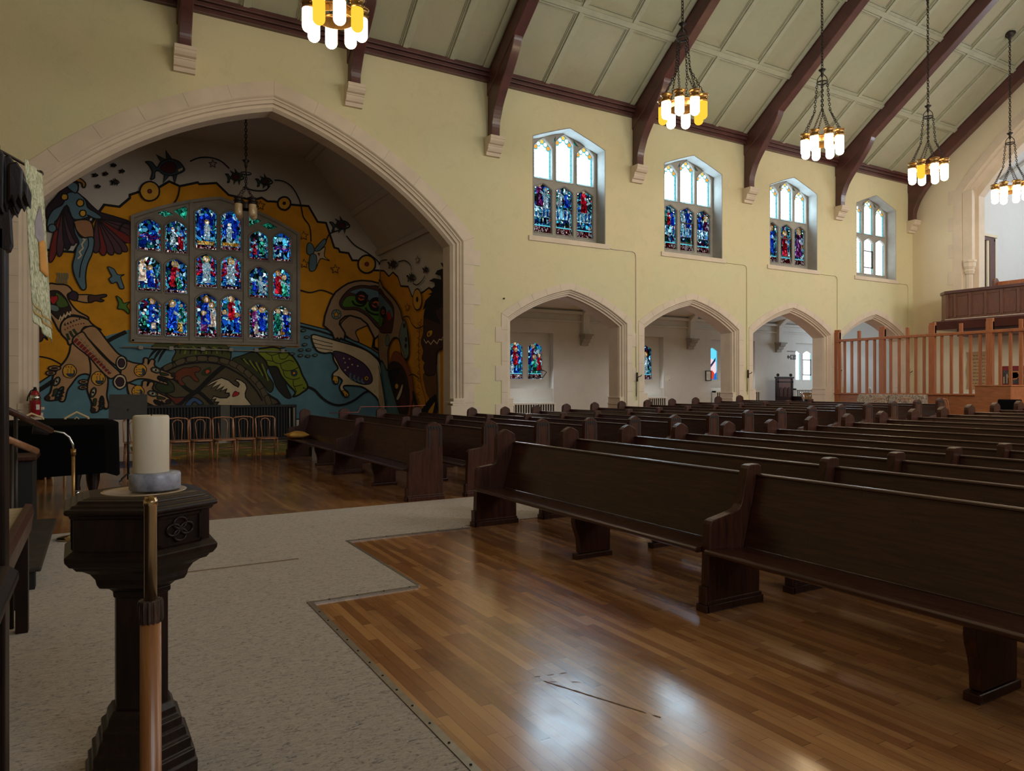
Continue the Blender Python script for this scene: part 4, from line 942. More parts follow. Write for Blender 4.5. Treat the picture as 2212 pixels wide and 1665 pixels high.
# painted shapes: part, colour, outline width, wall (B back / S side), metric outline, smooth
MURAL = [
('painted_hills','Y',0.06,'B',[(-1.77,0.8),(-1.77,4.94),(-1.06,4.79),(-0.49,4.79),(-0.05,5.69),(0.05,5.86),(0.15,6.03),(0.48,6.02),(0.71,6.27),(0.71,6.35),(0.93,6.46),(1.37,6.63),(1.61,6.82),(1.86,6.73),(2.29,6.89),(2.33,6.85),(2.75,6.94),(3.06,6.66),(3.62,6.61),(3.73,6.62),(3.91,6.7),(4.06,6.62),(4.3,6.64),(4.72,6.61),(5.19,6.63),(5.45,6.21),(5.69,6.21),(5.93,5.52),(6.05,5.5),(6.09,5.41),(6.35,5.4),(6.46,5.2),(6.66,5.21),(7.13,4.96),(7.32,4.97),(7.31,0.59)],0),
('painted_hills','Y',0.05,'S',[(20.36,0.59),(20.34,4.96),(20.01,4.9),(19.62,4.69),(19.28,4.76),(18.89,4.57),(18.68,4.29),(18.13,4.21),(17.87,3.92),(17.58,3.85),(17.39,3.92),(17.08,3.95),(16.75,4.01),(16.55,3.95),(16.21,4.01),(15.64,4.01),(15.65,0.77)],0),
('painted_sea','S',0.035,'B',[(-1.77,0.75),(-1.47,1.39),(-0.98,1.78),(-0.49,2.19),(0.17,2.76),(0.72,3.11),(1.98,3.4),(3.72,3.49),(4.95,3.3),(5.7,3.14),(6.56,2.84),(7.01,2.64),(7.32,2.45),(7.31,0.52)],0),
('painted_sea','|K',0.1,'B',[(-1.77,0.56),(-1.43,1.21),(-0.94,1.63),(-0.45,2.06),(0.19,2.62),(0.72,2.94)],1),
('painted_sea','|K',0.06,'B',[(4.95,3.2),(5.7,3.03),(6.56,2.72),(7.01,2.5),(7.31,2.28)],1),
('painted_sea','S',0.05,'S',[(20.36,0.53),(20.35,2.45),(19.86,2.27),(19.52,1.96),(19.3,1.61),(18.97,1.14),(18.69,0.59)],0),
('painted_turtle','TG',0.03,'B',[(1.83,2.6),(2.96,2.65),(3.09,2.22),(2.81,2.29),(2.49,2.32),(2.03,2.27),(1.68,2.16),(1.76,2.39)],1),
('painted_turtle','|K',0.03,'B',[(1.79,2.55),(1.87,2.48),(1.85,2.36)],1),
('painted_turtle','|LG',0.03,'B',[(1.91,2.53),(1.99,2.48),(1.97,2.36)],1),
('painted_turtle','|K',0.03,'B',[(2.03,2.52),(2.11,2.49),(2.1,2.36)],1),
('painted_turtle','|LG',0.03,'B',[(2.16,2.56),(2.24,2.49),(2.23,2.37)],1),
('painted_turtle','|K',0.03,'B',[(2.28,2.54),(2.36,2.49),(2.36,2.37)],1),
('painted_turtle','|LG',0.03,'B',[(2.41,2.53),(2.49,2.5),(2.49,2.37)],1),
('painted_turtle','|K',0.03,'B',[(2.53,2.57),(2.62,2.5),(2.62,2.37)],1),
('painted_turtle','|LG',0.03,'B',[(2.66,2.55),(2.75,2.5),(2.76,2.38)],1),
('painted_turtle','|K',0.03,'B',[(2.79,2.54),(2.88,2.51),(2.89,2.38)],1),
('painted_turtle','TG',0.03,'B',[(1.33,2.65),(1.81,2.6),(1.5,2.48),(1.2,2.46)],1),
('painted_turtle','K',0.01,'B',[(1.31,2.48),(1.2,2.38),(1.13,2.22),(1.25,2.36),(1.37,2.48)],1),
('painted_turtle','K',0.01,'B',[(1.39,2.48),(1.29,2.33),(1.24,2.17),(1.34,2.31),(1.45,2.48)],1),
('painted_turtle','K',0.01,'B',[(1.5,2.49),(1.4,2.34),(1.34,2.12),(1.45,2.32),(1.56,2.5)],1),
('painted_turtle','DG',0.03,'B',[(3.14,2.22),(3.4,2.35),(3.74,2.48),(4.03,2.52),(4.08,2.08),(4.03,1.89),(4.22,1.56),(4.12,1.34),(3.85,1.68),(3.51,1.98)],1),
('painted_turtle','|K',0.035,'B',[(3.36,2.28),(3.45,2.19),(3.6,2.12)],1),
('painted_turtle','|LG',0.035,'B',[(3.43,2.26),(3.52,2.15),(3.67,2.06)],1),
('painted_turtle','|K',0.035,'B',[(3.51,2.24),(3.6,2.11),(3.74,1.99)],1),
('painted_turtle','|LG',0.035,'B',[(3.59,2.22),(3.68,2.07),(3.8,1.93)],1),
('painted_turtle','|K',0.035,'B',[(3.67,2.2),(3.76,2.03),(3.87,1.86)],1),
('painted_turtle','|LG',0.035,'B',[(3.75,2.17),(3.84,1.98),(3.94,1.8)],1),
('painted_turtle','|K',0.035,'B',[(3.83,2.15),(3.92,1.94),(4.01,1.73)],1),
('painted_turtle','|LG',0.035,'B',[(3.91,2.13),(4.0,1.9),(4.08,1.66)],1),
('painted_turtle','JA',0.03,'B',[(4.08,2.07),(4.33,2.04),(4.5,1.75),(4.59,1.46),(4.7,1.2),(4.54,1.2),(4.31,1.46),(4.22,1.7)],1),
('painted_turtle','LG',0.05,'B',[(3.75,2.49),(4.03,2.57),(4.26,2.59),(4.54,2.5),(4.76,2.33),(4.92,2.07),(5.0,1.85),(5.14,1.58),(5.15,1.44),(5.02,1.34),(4.88,1.25),(4.75,1.22),(4.81,1.34),(4.64,1.53),(4.43,1.8),(4.31,2.04),(4.08,2.06),(4.0,2.22)],1),
('painted_turtle','|K',0.02,'B',[(4.01,2.44),(4.17,2.37),(4.36,2.42),(4.5,2.47)],1),
('painted_turtle','|K',0.02,'B',[(4.17,2.37),(4.22,2.2),(4.4,2.14),(4.64,2.24),(4.78,2.19)],1),
('painted_turtle','|K',0.02,'B',[(4.4,2.14),(4.47,1.97),(4.69,1.95),(4.9,2.04)],1),
('painted_turtle','|K',0.02,'B',[(4.47,1.97),(4.54,1.78),(4.76,1.7),(4.95,1.75)],1),
('painted_turtle','|K',0.02,'B',[(4.76,1.7),(4.78,1.51),(5.02,1.56)],1),
('painted_turtle','|K',0.02,'B',[(4.78,1.51),(4.85,1.34)],1),
('painted_turtle','|K',0.02,'B',[(4.36,2.42),(4.4,2.28),(4.54,2.28),(4.64,2.4)],1),
('painted_turtle','|K',0.02,'B',[(4.03,2.23),(4.22,2.2)],1),
('painted_turtle','|K',0.02,'B',[(4.69,1.95),(4.73,1.82)],1),
('painted_turtle','DB',0.01,'B',[(4.87,1.88),(4.87,1.85),(4.85,1.82),(4.83,1.8),(4.8,1.79),(4.76,1.79),(4.74,1.8),(4.71,1.82),(4.7,1.85),(4.69,1.88),(4.7,1.91),(4.71,1.94),(4.74,1.96),(4.76,1.97),(4.8,1.97),(4.83,1.96),(4.85,1.94),(4.87,1.91)],0),
('painted_turtle','Y',0.015,'B',[(4.82,1.88),(4.82,1.87),(4.81,1.85),(4.8,1.85),(4.79,1.84),(4.77,1.84),(4.76,1.84),(4.75,1.85),(4.74,1.87),(4.74,1.88),(4.74,1.89),(4.75,1.9),(4.76,1.91),(4.77,1.92),(4.79,1.92),(4.8,1.91),(4.81,1.9),(4.82,1.89)],0),
('painted_turtle','K',0,'B',[(5.07,1.46),(5.07,1.45),(5.07,1.44),(5.06,1.44),(5.05,1.44),(5.04,1.44),(5.04,1.44),(5.03,1.45),(5.03,1.45),(5.02,1.46),(5.03,1.47),(5.03,1.48),(5.04,1.48),(5.04,1.48),(5.05,1.48),(5.06,1.48),(5.07,1.48),(5.07,1.47)],0),
('painted_turtle','K',0,'B',[(5.11,1.43),(5.11,1.43),(5.11,1.42),(5.11,1.42),(5.1,1.41),(5.09,1.41),(5.09,1.42),(5.08,1.42),(5.08,1.43),(5.08,1.43),(5.08,1.44),(5.08,1.44),(5.09,1.45),(5.09,1.45),(5.1,1.45),(5.11,1.45),(5.11,1.44),(5.11,1.44)],0),
('painted_turtle','SH',0.06,'B',[(0.83,1.02),(0.99,1.34),(1.16,1.69),(1.44,1.98),(1.7,2.13),(2.03,2.26),(2.49,2.32),(2.81,2.28),(3.09,2.2),(3.36,2.05),(3.62,1.83),(3.85,1.58),(4.03,1.32),(4.17,0.97)],1),
('painted_turtle','SC',0.02,'B',[(1.69,2.08),(1.7,2.04),(1.69,2.01),(1.66,1.98),(1.57,1.92),(1.53,1.91),(1.5,1.91),(1.47,1.95),(1.46,1.99),(1.47,2.02),(1.51,2.05),(1.6,2.1),(1.64,2.12),(1.67,2.11)],0),
('painted_turtle','SC',0.02,'B',[(1.99,2.2),(1.99,2.16),(1.98,2.13),(1.94,2.1),(1.84,2.06),(1.8,2.05),(1.77,2.06),(1.75,2.1),(1.74,2.15),(1.76,2.17),(1.8,2.2),(1.89,2.24),(1.94,2.25),(1.96,2.24)],0),
('painted_turtle','SC',0.02,'B',[(2.27,2.25),(2.26,2.2),(2.24,2.18),(2.2,2.16),(2.1,2.15),(2.05,2.15),(2.02,2.16),(2.01,2.21),(2.01,2.25),(2.03,2.27),(2.08,2.29),(2.18,2.31),(2.23,2.31),(2.25,2.29)],0),
('painted_turtle','SC',0.02,'B',[(2.53,2.25),(2.52,2.2),(2.49,2.18),(2.45,2.17),(2.34,2.17),(2.3,2.18),(2.27,2.2),(2.27,2.24),(2.27,2.29),(2.3,2.31),(2.34,2.32),(2.45,2.32),(2.49,2.31),(2.52,2.29)],0),
('painted_turtle','SC',0.02,'B',[(2.8,2.22),(2.78,2.17),(2.76,2.15),(2.71,2.15),(2.6,2.16),(2.56,2.17),(2.54,2.2),(2.53,2.24),(2.55,2.29),(2.57,2.3),(2.62,2.31),(2.73,2.3),(2.77,2.29),(2.79,2.26)],0),
('painted_turtle','SC',0.02,'B',[(3.08,2.15),(3.06,2.11),(3.03,2.09),(2.98,2.1),(2.88,2.13),(2.84,2.15),(2.82,2.17),(2.82,2.22),(2.84,2.26),(2.87,2.27),(2.91,2.27),(3.02,2.24),(3.06,2.22),(3.08,2.2)],0),
('painted_turtle','SC',0.02,'B',[(3.31,2.04),(3.28,2.0),(3.25,1.99),(3.2,2.01),(3.1,2.06),(3.07,2.09),(3.05,2.12),(3.07,2.17),(3.09,2.2),(3.13,2.21),(3.17,2.2),(3.27,2.14),(3.31,2.11),(3.32,2.08)],0),
('painted_turtle','SC',0.02,'B',[(3.48,1.89),(3.44,1.86),(3.41,1.86),(3.37,1.88),(3.29,1.96),(3.25,2.0),(3.25,2.03),(3.27,2.07),(3.3,2.1),(3.34,2.1),(3.38,2.08),(3.46,2.0),(3.49,1.96),(3.5,1.93)],0),
('painted_turtle','SC',0.02,'B',[(3.65,1.74),(3.62,1.71),(3.59,1.72),(3.54,1.74),(3.47,1.83),(3.44,1.87),(3.43,1.9),(3.46,1.94),(3.5,1.97),(3.53,1.97),(3.57,1.94),(3.65,1.85),(3.68,1.81),(3.68,1.78)],0),
('painted_turtle','SC',0.02,'B',[(3.82,1.57),(3.77,1.55),(3.74,1.55),(3.71,1.59),(3.63,1.68),(3.61,1.72),(3.61,1.76),(3.64,1.79),(3.68,1.82),(3.71,1.81),(3.74,1.78),(3.82,1.69),(3.84,1.64),(3.84,1.61)],0),
('painted_turtle','SC',0.02,'B',[(3.95,1.39),(3.9,1.37),(3.87,1.38),(3.84,1.41),(3.77,1.51),(3.75,1.56),(3.75,1.59),(3.78,1.63),(3.83,1.65),(3.86,1.64),(3.89,1.6),(3.96,1.5),(3.98,1.45),(3.98,1.42)],0),
('painted_turtle','SC',0.02,'B',[(4.03,1.19),(3.98,1.18),(3.95,1.19),(3.92,1.23),(3.88,1.34),(3.86,1.39),(3.87,1.43),(3.91,1.45),(3.95,1.47),(3.98,1.45),(4.01,1.41),(4.06,1.3),(4.07,1.25),(4.07,1.21)],0),
('painted_turtle','SC',0.02,'B',[(4.11,0.98),(4.07,0.97),(4.04,0.99),(4.02,1.04),(3.98,1.15),(3.98,1.2),(3.99,1.24),(4.03,1.26),(4.07,1.26),(4.1,1.24),(4.12,1.2),(4.16,1.08),(4.17,1.03),(4.16,1.0)],0),
('painted_turtle','|K',0.05,'B',[(1.5,1.87),(1.87,2.06),(2.32,2.14),(2.66,2.13),(2.93,2.06),(3.4,1.79),(3.74,1.42),(3.92,1.11)],1),
('painted_turtle','|K',0.12,'B',[(2.93,2.06),(2.62,1.77),(2.3,1.42),(2.03,1.22),(1.8,1.01)],1),
('painted_turtle','|K',0.1,'B',[(1.5,1.87),(1.78,1.67),(2.11,1.38),(2.32,1.35),(2.66,1.01)],1),
('painted_turtle','BL',0.03,'B',[(1.97,1.02),(2.14,1.21),(2.28,1.19),(2.42,1.06),(2.32,1.02),(2.2,1.11),(2.11,1.0)],1),
('painted_turtle','GT',0.03,'B',[(1.28,1.52),(1.4,1.65),(1.56,1.68),(1.7,1.56),(1.71,1.38),(1.5,1.34),(1.36,1.4)],1),
('painted_turtle','RB',0.03,'B',[(1.5,1.34),(1.62,1.28),(1.74,1.22),(1.97,1.22),(1.78,1.04),(1.66,1.16)],1),
('painted_turtle','BB',0.02,'B',[(1.74,1.85),(1.95,1.99),(2.11,2.0),(2.22,2.04),(2.32,2.01),(2.36,1.96),(2.3,1.89),(2.22,1.88),(2.23,1.79),(2.3,1.7),(2.3,1.63),(2.2,1.66),(2.07,1.79),(1.91,1.72),(1.91,1.65),(1.99,1.56),(1.91,1.53),(1.85,1.56),(1.8,1.67),(1.75,1.67)],1),
('painted_turtle','GT',0,'B',[(2.36,1.88),(2.45,1.97),(2.6,2.02),(2.61,1.83),(2.51,1.79),(2.41,1.79)],1),
('painted_turtle','OR',0.015,'B',[(2.47,1.92),(2.53,1.96),(2.59,1.91),(2.53,1.85),(2.49,1.84)],1),
('painted_turtle','CR',0.03,'B',[(2.48,1.5),(2.62,1.63),(2.76,1.7),(2.87,1.74),(3.05,1.67),(3.18,1.55),(3.29,1.49),(3.32,1.56),(3.29,1.62),(3.21,1.66),(3.26,1.71),(3.38,1.66),(3.48,1.58),(3.52,1.46),(3.47,1.32),(3.48,1.21),(3.65,0.98),(2.74,1.0),(2.8,1.09),(2.68,1.09),(2.73,1.18),(2.61,1.15),(2.68,1.25),(2.83,1.2),(3.0,1.2),(3.07,1.26),(3.06,1.33),(2.96,1.33),(3.0,1.44),(2.84,1.38),(2.93,1.51),(2.72,1.4),(2.84,1.57),(2.61,1.46),(2.76,1.64),(2.66,1.58)],0),
('painted_turtle','HR',0.015,'B',[(3.15,1.23),(3.17,1.33),(3.22,1.38),(3.27,1.35),(3.32,1.34),(3.29,1.27)],1),
('painted_wolves','|K',0.035,'B',[(-1.46,2.22),(-1.23,2.23),(-1.01,2.19),(-0.87,2.12),(-0.74,2.03)],1),
('painted_wolves','BR',0.03,'B',[(-1.45,3.93),(-1.4,3.84),(-1.35,3.46),(-1.31,3.23),(-1.24,3.0),(-1.19,2.94),(-1.08,2.73),(-1.04,2.64),(-1.11,2.69),(-1.15,2.61),(-1.22,2.59),(-1.3,2.7),(-1.32,2.91),(-1.37,3.22),(-1.4,3.57)],1),
('painted_wolves','TN',0.03,'B',[(-0.6,3.82),(-0.41,3.76),(-0.16,3.76),(-0.18,3.58),(-0.41,3.6),(-0.64,3.69)],1),
('painted_wolves','BR',0.03,'B',[(-0.18,3.76),(-0.04,3.76),(0.17,3.8),(0.19,3.75),(0.06,3.69),(0.14,3.65),(0.08,3.61),(-0.04,3.63),(-0.13,3.58),(-0.19,3.6)],1),
('painted_wolves','PU',0.03,'B',[(-0.57,3.84),(-0.42,3.79),(-0.44,3.61),(-0.6,3.67)],1),
('painted_wolves','TN',0.04,'B',[(-1.03,3.94),(-0.83,3.98),(-0.64,3.97),(-0.53,3.84),(-0.63,3.73),(-0.55,3.52),(-0.41,3.35),(-0.21,3.23),(-0.2,3.16),(-0.32,3.22),(-0.55,3.25),(-0.71,3.12),(-0.77,2.82),(-0.92,3.11),(-1.03,3.37)],1),
('painted_wolves','DK',0.03,'B',[(-1.01,3.78),(-0.83,3.82),(-0.69,3.69),(-0.61,3.53),(-0.56,3.35),(-0.74,3.23),(-0.8,3.13),(-0.97,3.32),(-1.03,3.59)],1),
('painted_wolves','GN',0.015,'B',[(-0.87,3.77),(-0.74,3.7),(-0.64,3.57),(-0.62,3.46),(-0.83,3.44)],1),
('painted_wolves','HR',0.015,'B',[(-0.98,3.59),(-0.95,3.7),(-0.91,3.68),(-0.85,3.71),(-0.82,3.63),(-0.91,3.49)],1),
('painted_wolves','GB',0.015,'B',[(-0.98,3.48),(-0.83,3.45),(-0.8,3.36),(-0.87,3.32),(-0.97,3.36)],1),
('painted_wolves','|CR',0.03,'B',[(-0.8,3.1),(-0.77,3.21),(-0.74,3.13),(-0.7,3.26),(-0.67,3.19),(-0.63,3.31),(-0.58,3.25),(-0.57,3.34)],0),
('painted_wolves','TN',0.04,'B',[(-0.77,2.82),(-0.74,3.07),(-0.55,3.22),(-0.23,3.17),(-0.13,3.07),(-0.04,2.99),(0.07,2.92),(-0.13,2.96),(-0.25,2.98),(-0.33,2.89),(-0.41,2.7),(-0.52,2.57),(-0.6,2.53),(-0.64,2.64)],1),
('painted_wolves','RD',0,'B',[(-0.66,2.89),(-0.66,2.89),(-0.67,2.88),(-0.67,2.88),(-0.68,2.88),(-0.68,2.87),(-0.69,2.88),(-0.69,2.88),(-0.69,2.89),(-0.7,2.89),(-0.69,2.9),(-0.69,2.91),(-0.69,2.91),(-0.68,2.91),(-0.68,2.91),(-0.67,2.91),(-0.67,2.91),(-0.66,2.9)],0),
('painted_wolves','RD',0,'B',[(-0.61,2.93),(-0.61,2.93),(-0.61,2.92),(-0.62,2.91),(-0.62,2.91),(-0.63,2.91),(-0.63,2.91),(-0.64,2.92),(-0.64,2.92),(-0.64,2.93),(-0.64,2.94),(-0.64,2.94),(-0.63,2.95),(-0.63,2.95),(-0.62,2.95),(-0.62,2.95),(-0.61,2.94),(-0.61,2.94)],0),
('painted_wolves','RD',0,'B',[(-0.55,2.96),(-0.55,2.96),(-0.56,2.95),(-0.56,2.95),(-0.57,2.95),(-0.57,2.95),(-0.58,2.95),(-0.58,2.95),(-0.58,2.96),(-0.58,2.96),(-0.58,2.97),(-0.58,2.98),(-0.58,2.98),(-0.57,2.98),(-0.57,2.98),(-0.56,2.98),(-0.56,2.98),(-0.55,2.97)],0),
('painted_wolves','RD',0,'B',[(-0.5,2.99),(-0.5,2.99),(-0.5,2.98),(-0.51,2.98),(-0.51,2.97),(-0.52,2.97),(-0.52,2.98),(-0.53,2.98),(-0.53,2.98),(-0.53,2.99),(-0.53,3.0),(-0.53,3.0),(-0.52,3.01),(-0.52,3.01),(-0.51,3.01),(-0.51,3.01),(-0.5,3.0),(-0.5,3.0)],0),
('painted_wolves','RD',0,'B',[(-0.44,3.02),(-0.44,3.01),(-0.45,3.0),(-0.45,3.0),(-0.46,3.0),(-0.46,3.0),(-0.47,3.0),(-0.47,3.0),(-0.47,3.01),(-0.47,3.01),(-0.47,3.02),(-0.47,3.03),(-0.47,3.03),(-0.46,3.03),(-0.46,3.03),(-0.45,3.03),(-0.45,3.03),(-0.44,3.02)],0),
('painted_wolves','RD',0,'B',[(-0.39,3.03),(-0.39,3.03),(-0.39,3.02),(-0.39,3.02),(-0.4,3.01),(-0.4,3.01),(-0.41,3.02),(-0.41,3.02),(-0.42,3.03),(-0.42,3.03),(-0.42,3.04),(-0.41,3.05),(-0.41,3.05),(-0.4,3.05),(-0.4,3.05),(-0.39,3.05),(-0.39,3.05),(-0.39,3.04)],0),
('painted_wolves','RD',0,'B',[(-0.33,3.05),(-0.33,3.04),(-0.33,3.04),(-0.34,3.03),(-0.34,3.03),(-0.35,3.03),(-0.35,3.03),(-0.36,3.03),(-0.36,3.04),(-0.36,3.05),(-0.36,3.05),(-0.36,3.06),(-0.35,3.06),(-0.35,3.07),(-0.34,3.07),(-0.34,3.06),(-0.33,3.06),(-0.33,3.05)],0),
('painted_wolves','RD',0,'B',[(-0.27,3.06),(-0.27,3.05),(-0.28,3.04),(-0.28,3.04),(-0.29,3.04),(-0.29,3.04),(-0.3,3.04),(-0.3,3.04),(-0.31,3.05),(-0.31,3.06),(-0.31,3.06),(-0.3,3.07),(-0.3,3.07),(-0.29,3.07),(-0.29,3.07),(-0.28,3.07),(-0.28,3.07),(-0.27,3.06)],0),
('painted_wolves','PU',0.008,'B',[(-0.7,3.0),(-0.66,2.99),(-0.68,3.06)],0),
('painted_wolves','PU',0.008,'B',[(-0.64,3.03),(-0.6,3.02),(-0.62,3.08)],0),
('painted_wolves','PU',0.008,'B',[(-0.58,3.06),(-0.54,3.05),(-0.56,3.11)],0),
('painted_wolves','PU',0.008,'B',[(-0.52,3.09),(-0.48,3.09),(-0.5,3.14)],0),
('painted_wolves','PU',0.008,'B',[(-0.46,3.12),(-0.42,3.12),(-0.44,3.16)],0),
('painted_wolves','PU',0.008,'B',[(-0.4,3.15),(-0.36,3.15),(-0.38,3.19)],0),
('painted_wolves','PU',0.008,'B',[(-0.34,3.18),(-0.3,3.18),(-0.32,3.22)],0),
('painted_wolves','|GT',0.06,'B',[(-0.64,2.8),(-0.61,2.69),(-0.58,2.65)],1),
('painted_wolves','|GT',0.06,'B',[(-0.58,2.86),(-0.53,2.75),(-0.49,2.72)],1),
('painted_wolves','|GT',0.06,'B',[(-0.51,2.91),(-0.45,2.81),(-0.4,2.78)],1),
('painted_wolves','TN',0.04,'B',[(-0.33,2.87),(-0.18,2.99),(-0.01,2.96),(0.2,2.66),(0.44,2.34),(0.61,2.23),(0.65,2.06),(0.61,1.92),(0.47,2.0),(0.3,2.11),(0.06,2.38),(-0.2,2.69)],1),
('painted_wolves','TN',0.04,'B',[(-0.54,2.56),(-0.37,2.43),(-0.18,2.27),(-0.15,2.02),(-0.15,1.81),(-0.27,1.82),(-0.41,1.76),(-0.54,1.57),(-0.63,1.42),(-0.67,1.23),(-0.71,1.15),(-0.79,1.17),(-0.75,1.31),(-0.71,1.48),(-0.76,1.49),(-0.83,1.4),(-0.87,1.25),(-0.9,1.18),(-1.05,1.18),(-1.08,1.25),(-0.98,1.37),(-0.94,1.61),(-0.92,1.77),(-0.83,1.93),(-0.67,2.15),(-0.59,2.34)],1),
('painted_wolves','TN',0.04,'B',[(-0.18,2.27),(-0.04,2.08),(0.1,1.92),(0.22,1.72),(0.22,1.5),(0.2,1.28),(0.24,1.06),(0.21,0.96),(0.14,0.98),(0.13,1.2),(0.09,1.27),(0.05,1.17),(0.03,0.92),(-0.06,0.87),(-0.13,0.9),(-0.12,1.09),(-0.18,1.28),(-0.22,1.45),(-0.2,1.64),(-0.15,1.83),(-0.15,2.05)],1),
('painted_wolves','TN',0.035,'B',[(-0.53,2.6),(-0.33,2.85),(-0.2,2.69),(0.06,2.33),(0.3,2.06),(0.5,1.84),(0.42,1.79),(0.27,1.71),(0.06,1.92),(-0.18,2.24)],1),
('painted_wolves','|RD',0.07,'B',[(-0.49,2.58),(-0.42,2.68)],0),
('painted_wolves','|RD',0.07,'B',[(-0.43,2.52),(-0.36,2.61)],0),
('painted_wolves','|RD',0.07,'B',[(-0.37,2.46),(-0.3,2.54)],0),
('painted_wolves','|RD',0.07,'B',[(-0.31,2.4),(-0.25,2.48)],0),
('painted_wolves','|RD',0.07,'B',[(-0.26,2.34),(-0.19,2.41)],0),
('painted_wolves','|RD',0.07,'B',[(-0.2,2.28),(-0.13,2.34)],0),
('painted_wolves','|RD',0.07,'B',[(-0.14,2.21),(-0.07,2.28)],0),
('painted_wolves','|RD',0.07,'B',[(-0.08,2.15),(-0.01,2.21)],0),
('painted_wolves','|RD',0.07,'B',[(-0.02,2.09),(0.05,2.14)],0),
('painted_wolves','|RD',0.07,'B',[(0.04,2.03),(0.11,2.07)],0),
('painted_wolves','|RD',0.07,'B',[(0.1,1.97),(0.17,2.0)],0),
('painted_wolves','|RD',0.07,'B',[(0.16,1.9),(0.23,1.94)],0),
('painted_wolves','|RD',0.07,'B',[(0.22,1.84),(0.29,1.87)],0),
('painted_wolves','CR',0.008,'B',[(-0.39,2.74),(-0.39,2.73),(-0.39,2.73),(-0.39,2.72),(-0.4,2.72),(-0.41,2.72),(-0.41,2.72),(-0.41,2.73),(-0.42,2.73),(-0.42,2.74),(-0.42,2.75),(-0.41,2.75),(-0.41,2.76),(-0.41,2.76),(-0.4,2.76),(-0.39,2.76),(-0.39,2.75),(-0.39,2.75)],0),
('painted_wolves','CR',0.008,'B',[(-0.33,2.66),(-0.33,2.66),(-0.33,2.65),(-0.33,2.65),(-0.34,2.65),(-0.34,2.64),(-0.35,2.65),(-0.35,2.65),(-0.36,2.66),(-0.36,2.66),(-0.36,2.67),(-0.35,2.68),(-0.35,2.68),(-0.34,2.68),(-0.34,2.68),(-0.33,2.68),(-0.33,2.68),(-0.33,2.67)],0),
('painted_wolves','CR',0.008,'B',[(-0.26,2.59),(-0.27,2.58),(-0.27,2.57),(-0.27,2.57),(-0.28,2.57),(-0.28,2.57),(-0.29,2.57),(-0.29,2.57),(-0.3,2.58),(-0.3,2.59),(-0.3,2.59),(-0.29,2.6),(-0.29,2.6),(-0.28,2.61),(-0.28,2.61),(-0.27,2.6),(-0.27,2.6),(-0.27,2.59)],0),
('painted_wolves','CR',0.008,'B',[(-0.2,2.51),(-0.2,2.5),(-0.21,2.5),(-0.21,2.49),(-0.22,2.49),(-0.22,2.49),(-0.23,2.49),(-0.23,2.5),(-0.24,2.5),(-0.24,2.51),(-0.24,2.52),(-0.23,2.52),(-0.23,2.53),(-0.22,2.53),(-0.22,2.53),(-0.21,2.53),(-0.21,2.52),(-0.2,2.52)],0),
('painted_wolves','CR',0.008,'B',[(-0.14,2.43),(-0.14,2.42),(-0.15,2.42),(-0.15,2.41),(-0.16,2.41),(-0.16,2.41),(-0.17,2.41),(-0.17,2.42),(-0.17,2.42),(-0.18,2.43),(-0.17,2.44),(-0.17,2.44),(-0.17,2.45),(-0.16,2.45),(-0.16,2.45),(-0.15,2.45),(-0.15,2.44),(-0.14,2.44)],0),
('painted_wolves','CR',0.008,'B',[(-0.08,2.35),(-0.08,2.35),(-0.09,2.34),(-0.09,2.34),(-0.09,2.33),(-0.1,2.33),(-0.11,2.34),(-0.11,2.34),(-0.11,2.35),(-0.11,2.35),(-0.11,2.36),(-0.11,2.36),(-0.11,2.37),(-0.1,2.37),(-0.09,2.37),(-0.09,2.37),(-0.09,2.37),(-0.08,2.36)],0),
('painted_wolves','CR',0.008,'B',[(-0.02,2.27),(-0.02,2.27),(-0.02,2.26),(-0.03,2.26),(-0.03,2.26),(-0.04,2.26),(-0.04,2.26),(-0.05,2.26),(-0.05,2.27),(-0.05,2.27),(-0.05,2.28),(-0.05,2.29),(-0.04,2.29),(-0.04,2.29),(-0.03,2.29),(-0.03,2.29),(-0.02,2.29),(-0.02,2.28)],0),
('painted_wolves','CR',0.008,'B',[(0.04,2.2),(0.04,2.19),(0.04,2.18),(0.03,2.18),(0.03,2.18),(0.02,2.18),(0.02,2.18),(0.01,2.18),(0.01,2.19),(0.01,2.2),(0.01,2.2),(0.01,2.21),(0.02,2.21),(0.02,2.21),(0.03,2.21),(0.03,2.21),(0.04,2.21),(0.04,2.2)],0),
('painted_wolves','CR',0.008,'B',[(0.1,2.12),(0.1,2.11),(0.1,2.1),(0.1,2.1),(0.09,2.1),(0.08,2.1),(0.08,2.1),(0.07,2.1),(0.07,2.11),(0.07,2.12),(0.07,2.12),(0.07,2.13),(0.08,2.13),(0.08,2.14),(0.09,2.14),(0.1,2.13),(0.1,2.13),(0.1,2.12)],0),
('painted_wolves','CR',0.008,'B',[(0.17,2.04),(0.17,2.03),(0.16,2.03),(0.16,2.02),(0.15,2.02),(0.15,2.02),(0.14,2.02),(0.14,2.03),(0.13,2.03),(0.13,2.04),(0.13,2.04),(0.14,2.05),(0.14,2.05),(0.15,2.06),(0.15,2.06),(0.16,2.05),(0.16,2.05),(0.17,2.04)],0),
('painted_wolves','CR',0.008,'B',[(0.23,1.96),(0.23,1.95),(0.23,1.95),(0.22,1.94),(0.22,1.94),(0.21,1.94),(0.2,1.94),(0.2,1.95),(0.2,1.95),(0.2,1.96),(0.2,1.96),(0.2,1.97),(0.2,1.97),(0.21,1.98),(0.22,1.98),(0.22,1.98),(0.23,1.97),(0.23,1.96)],0),
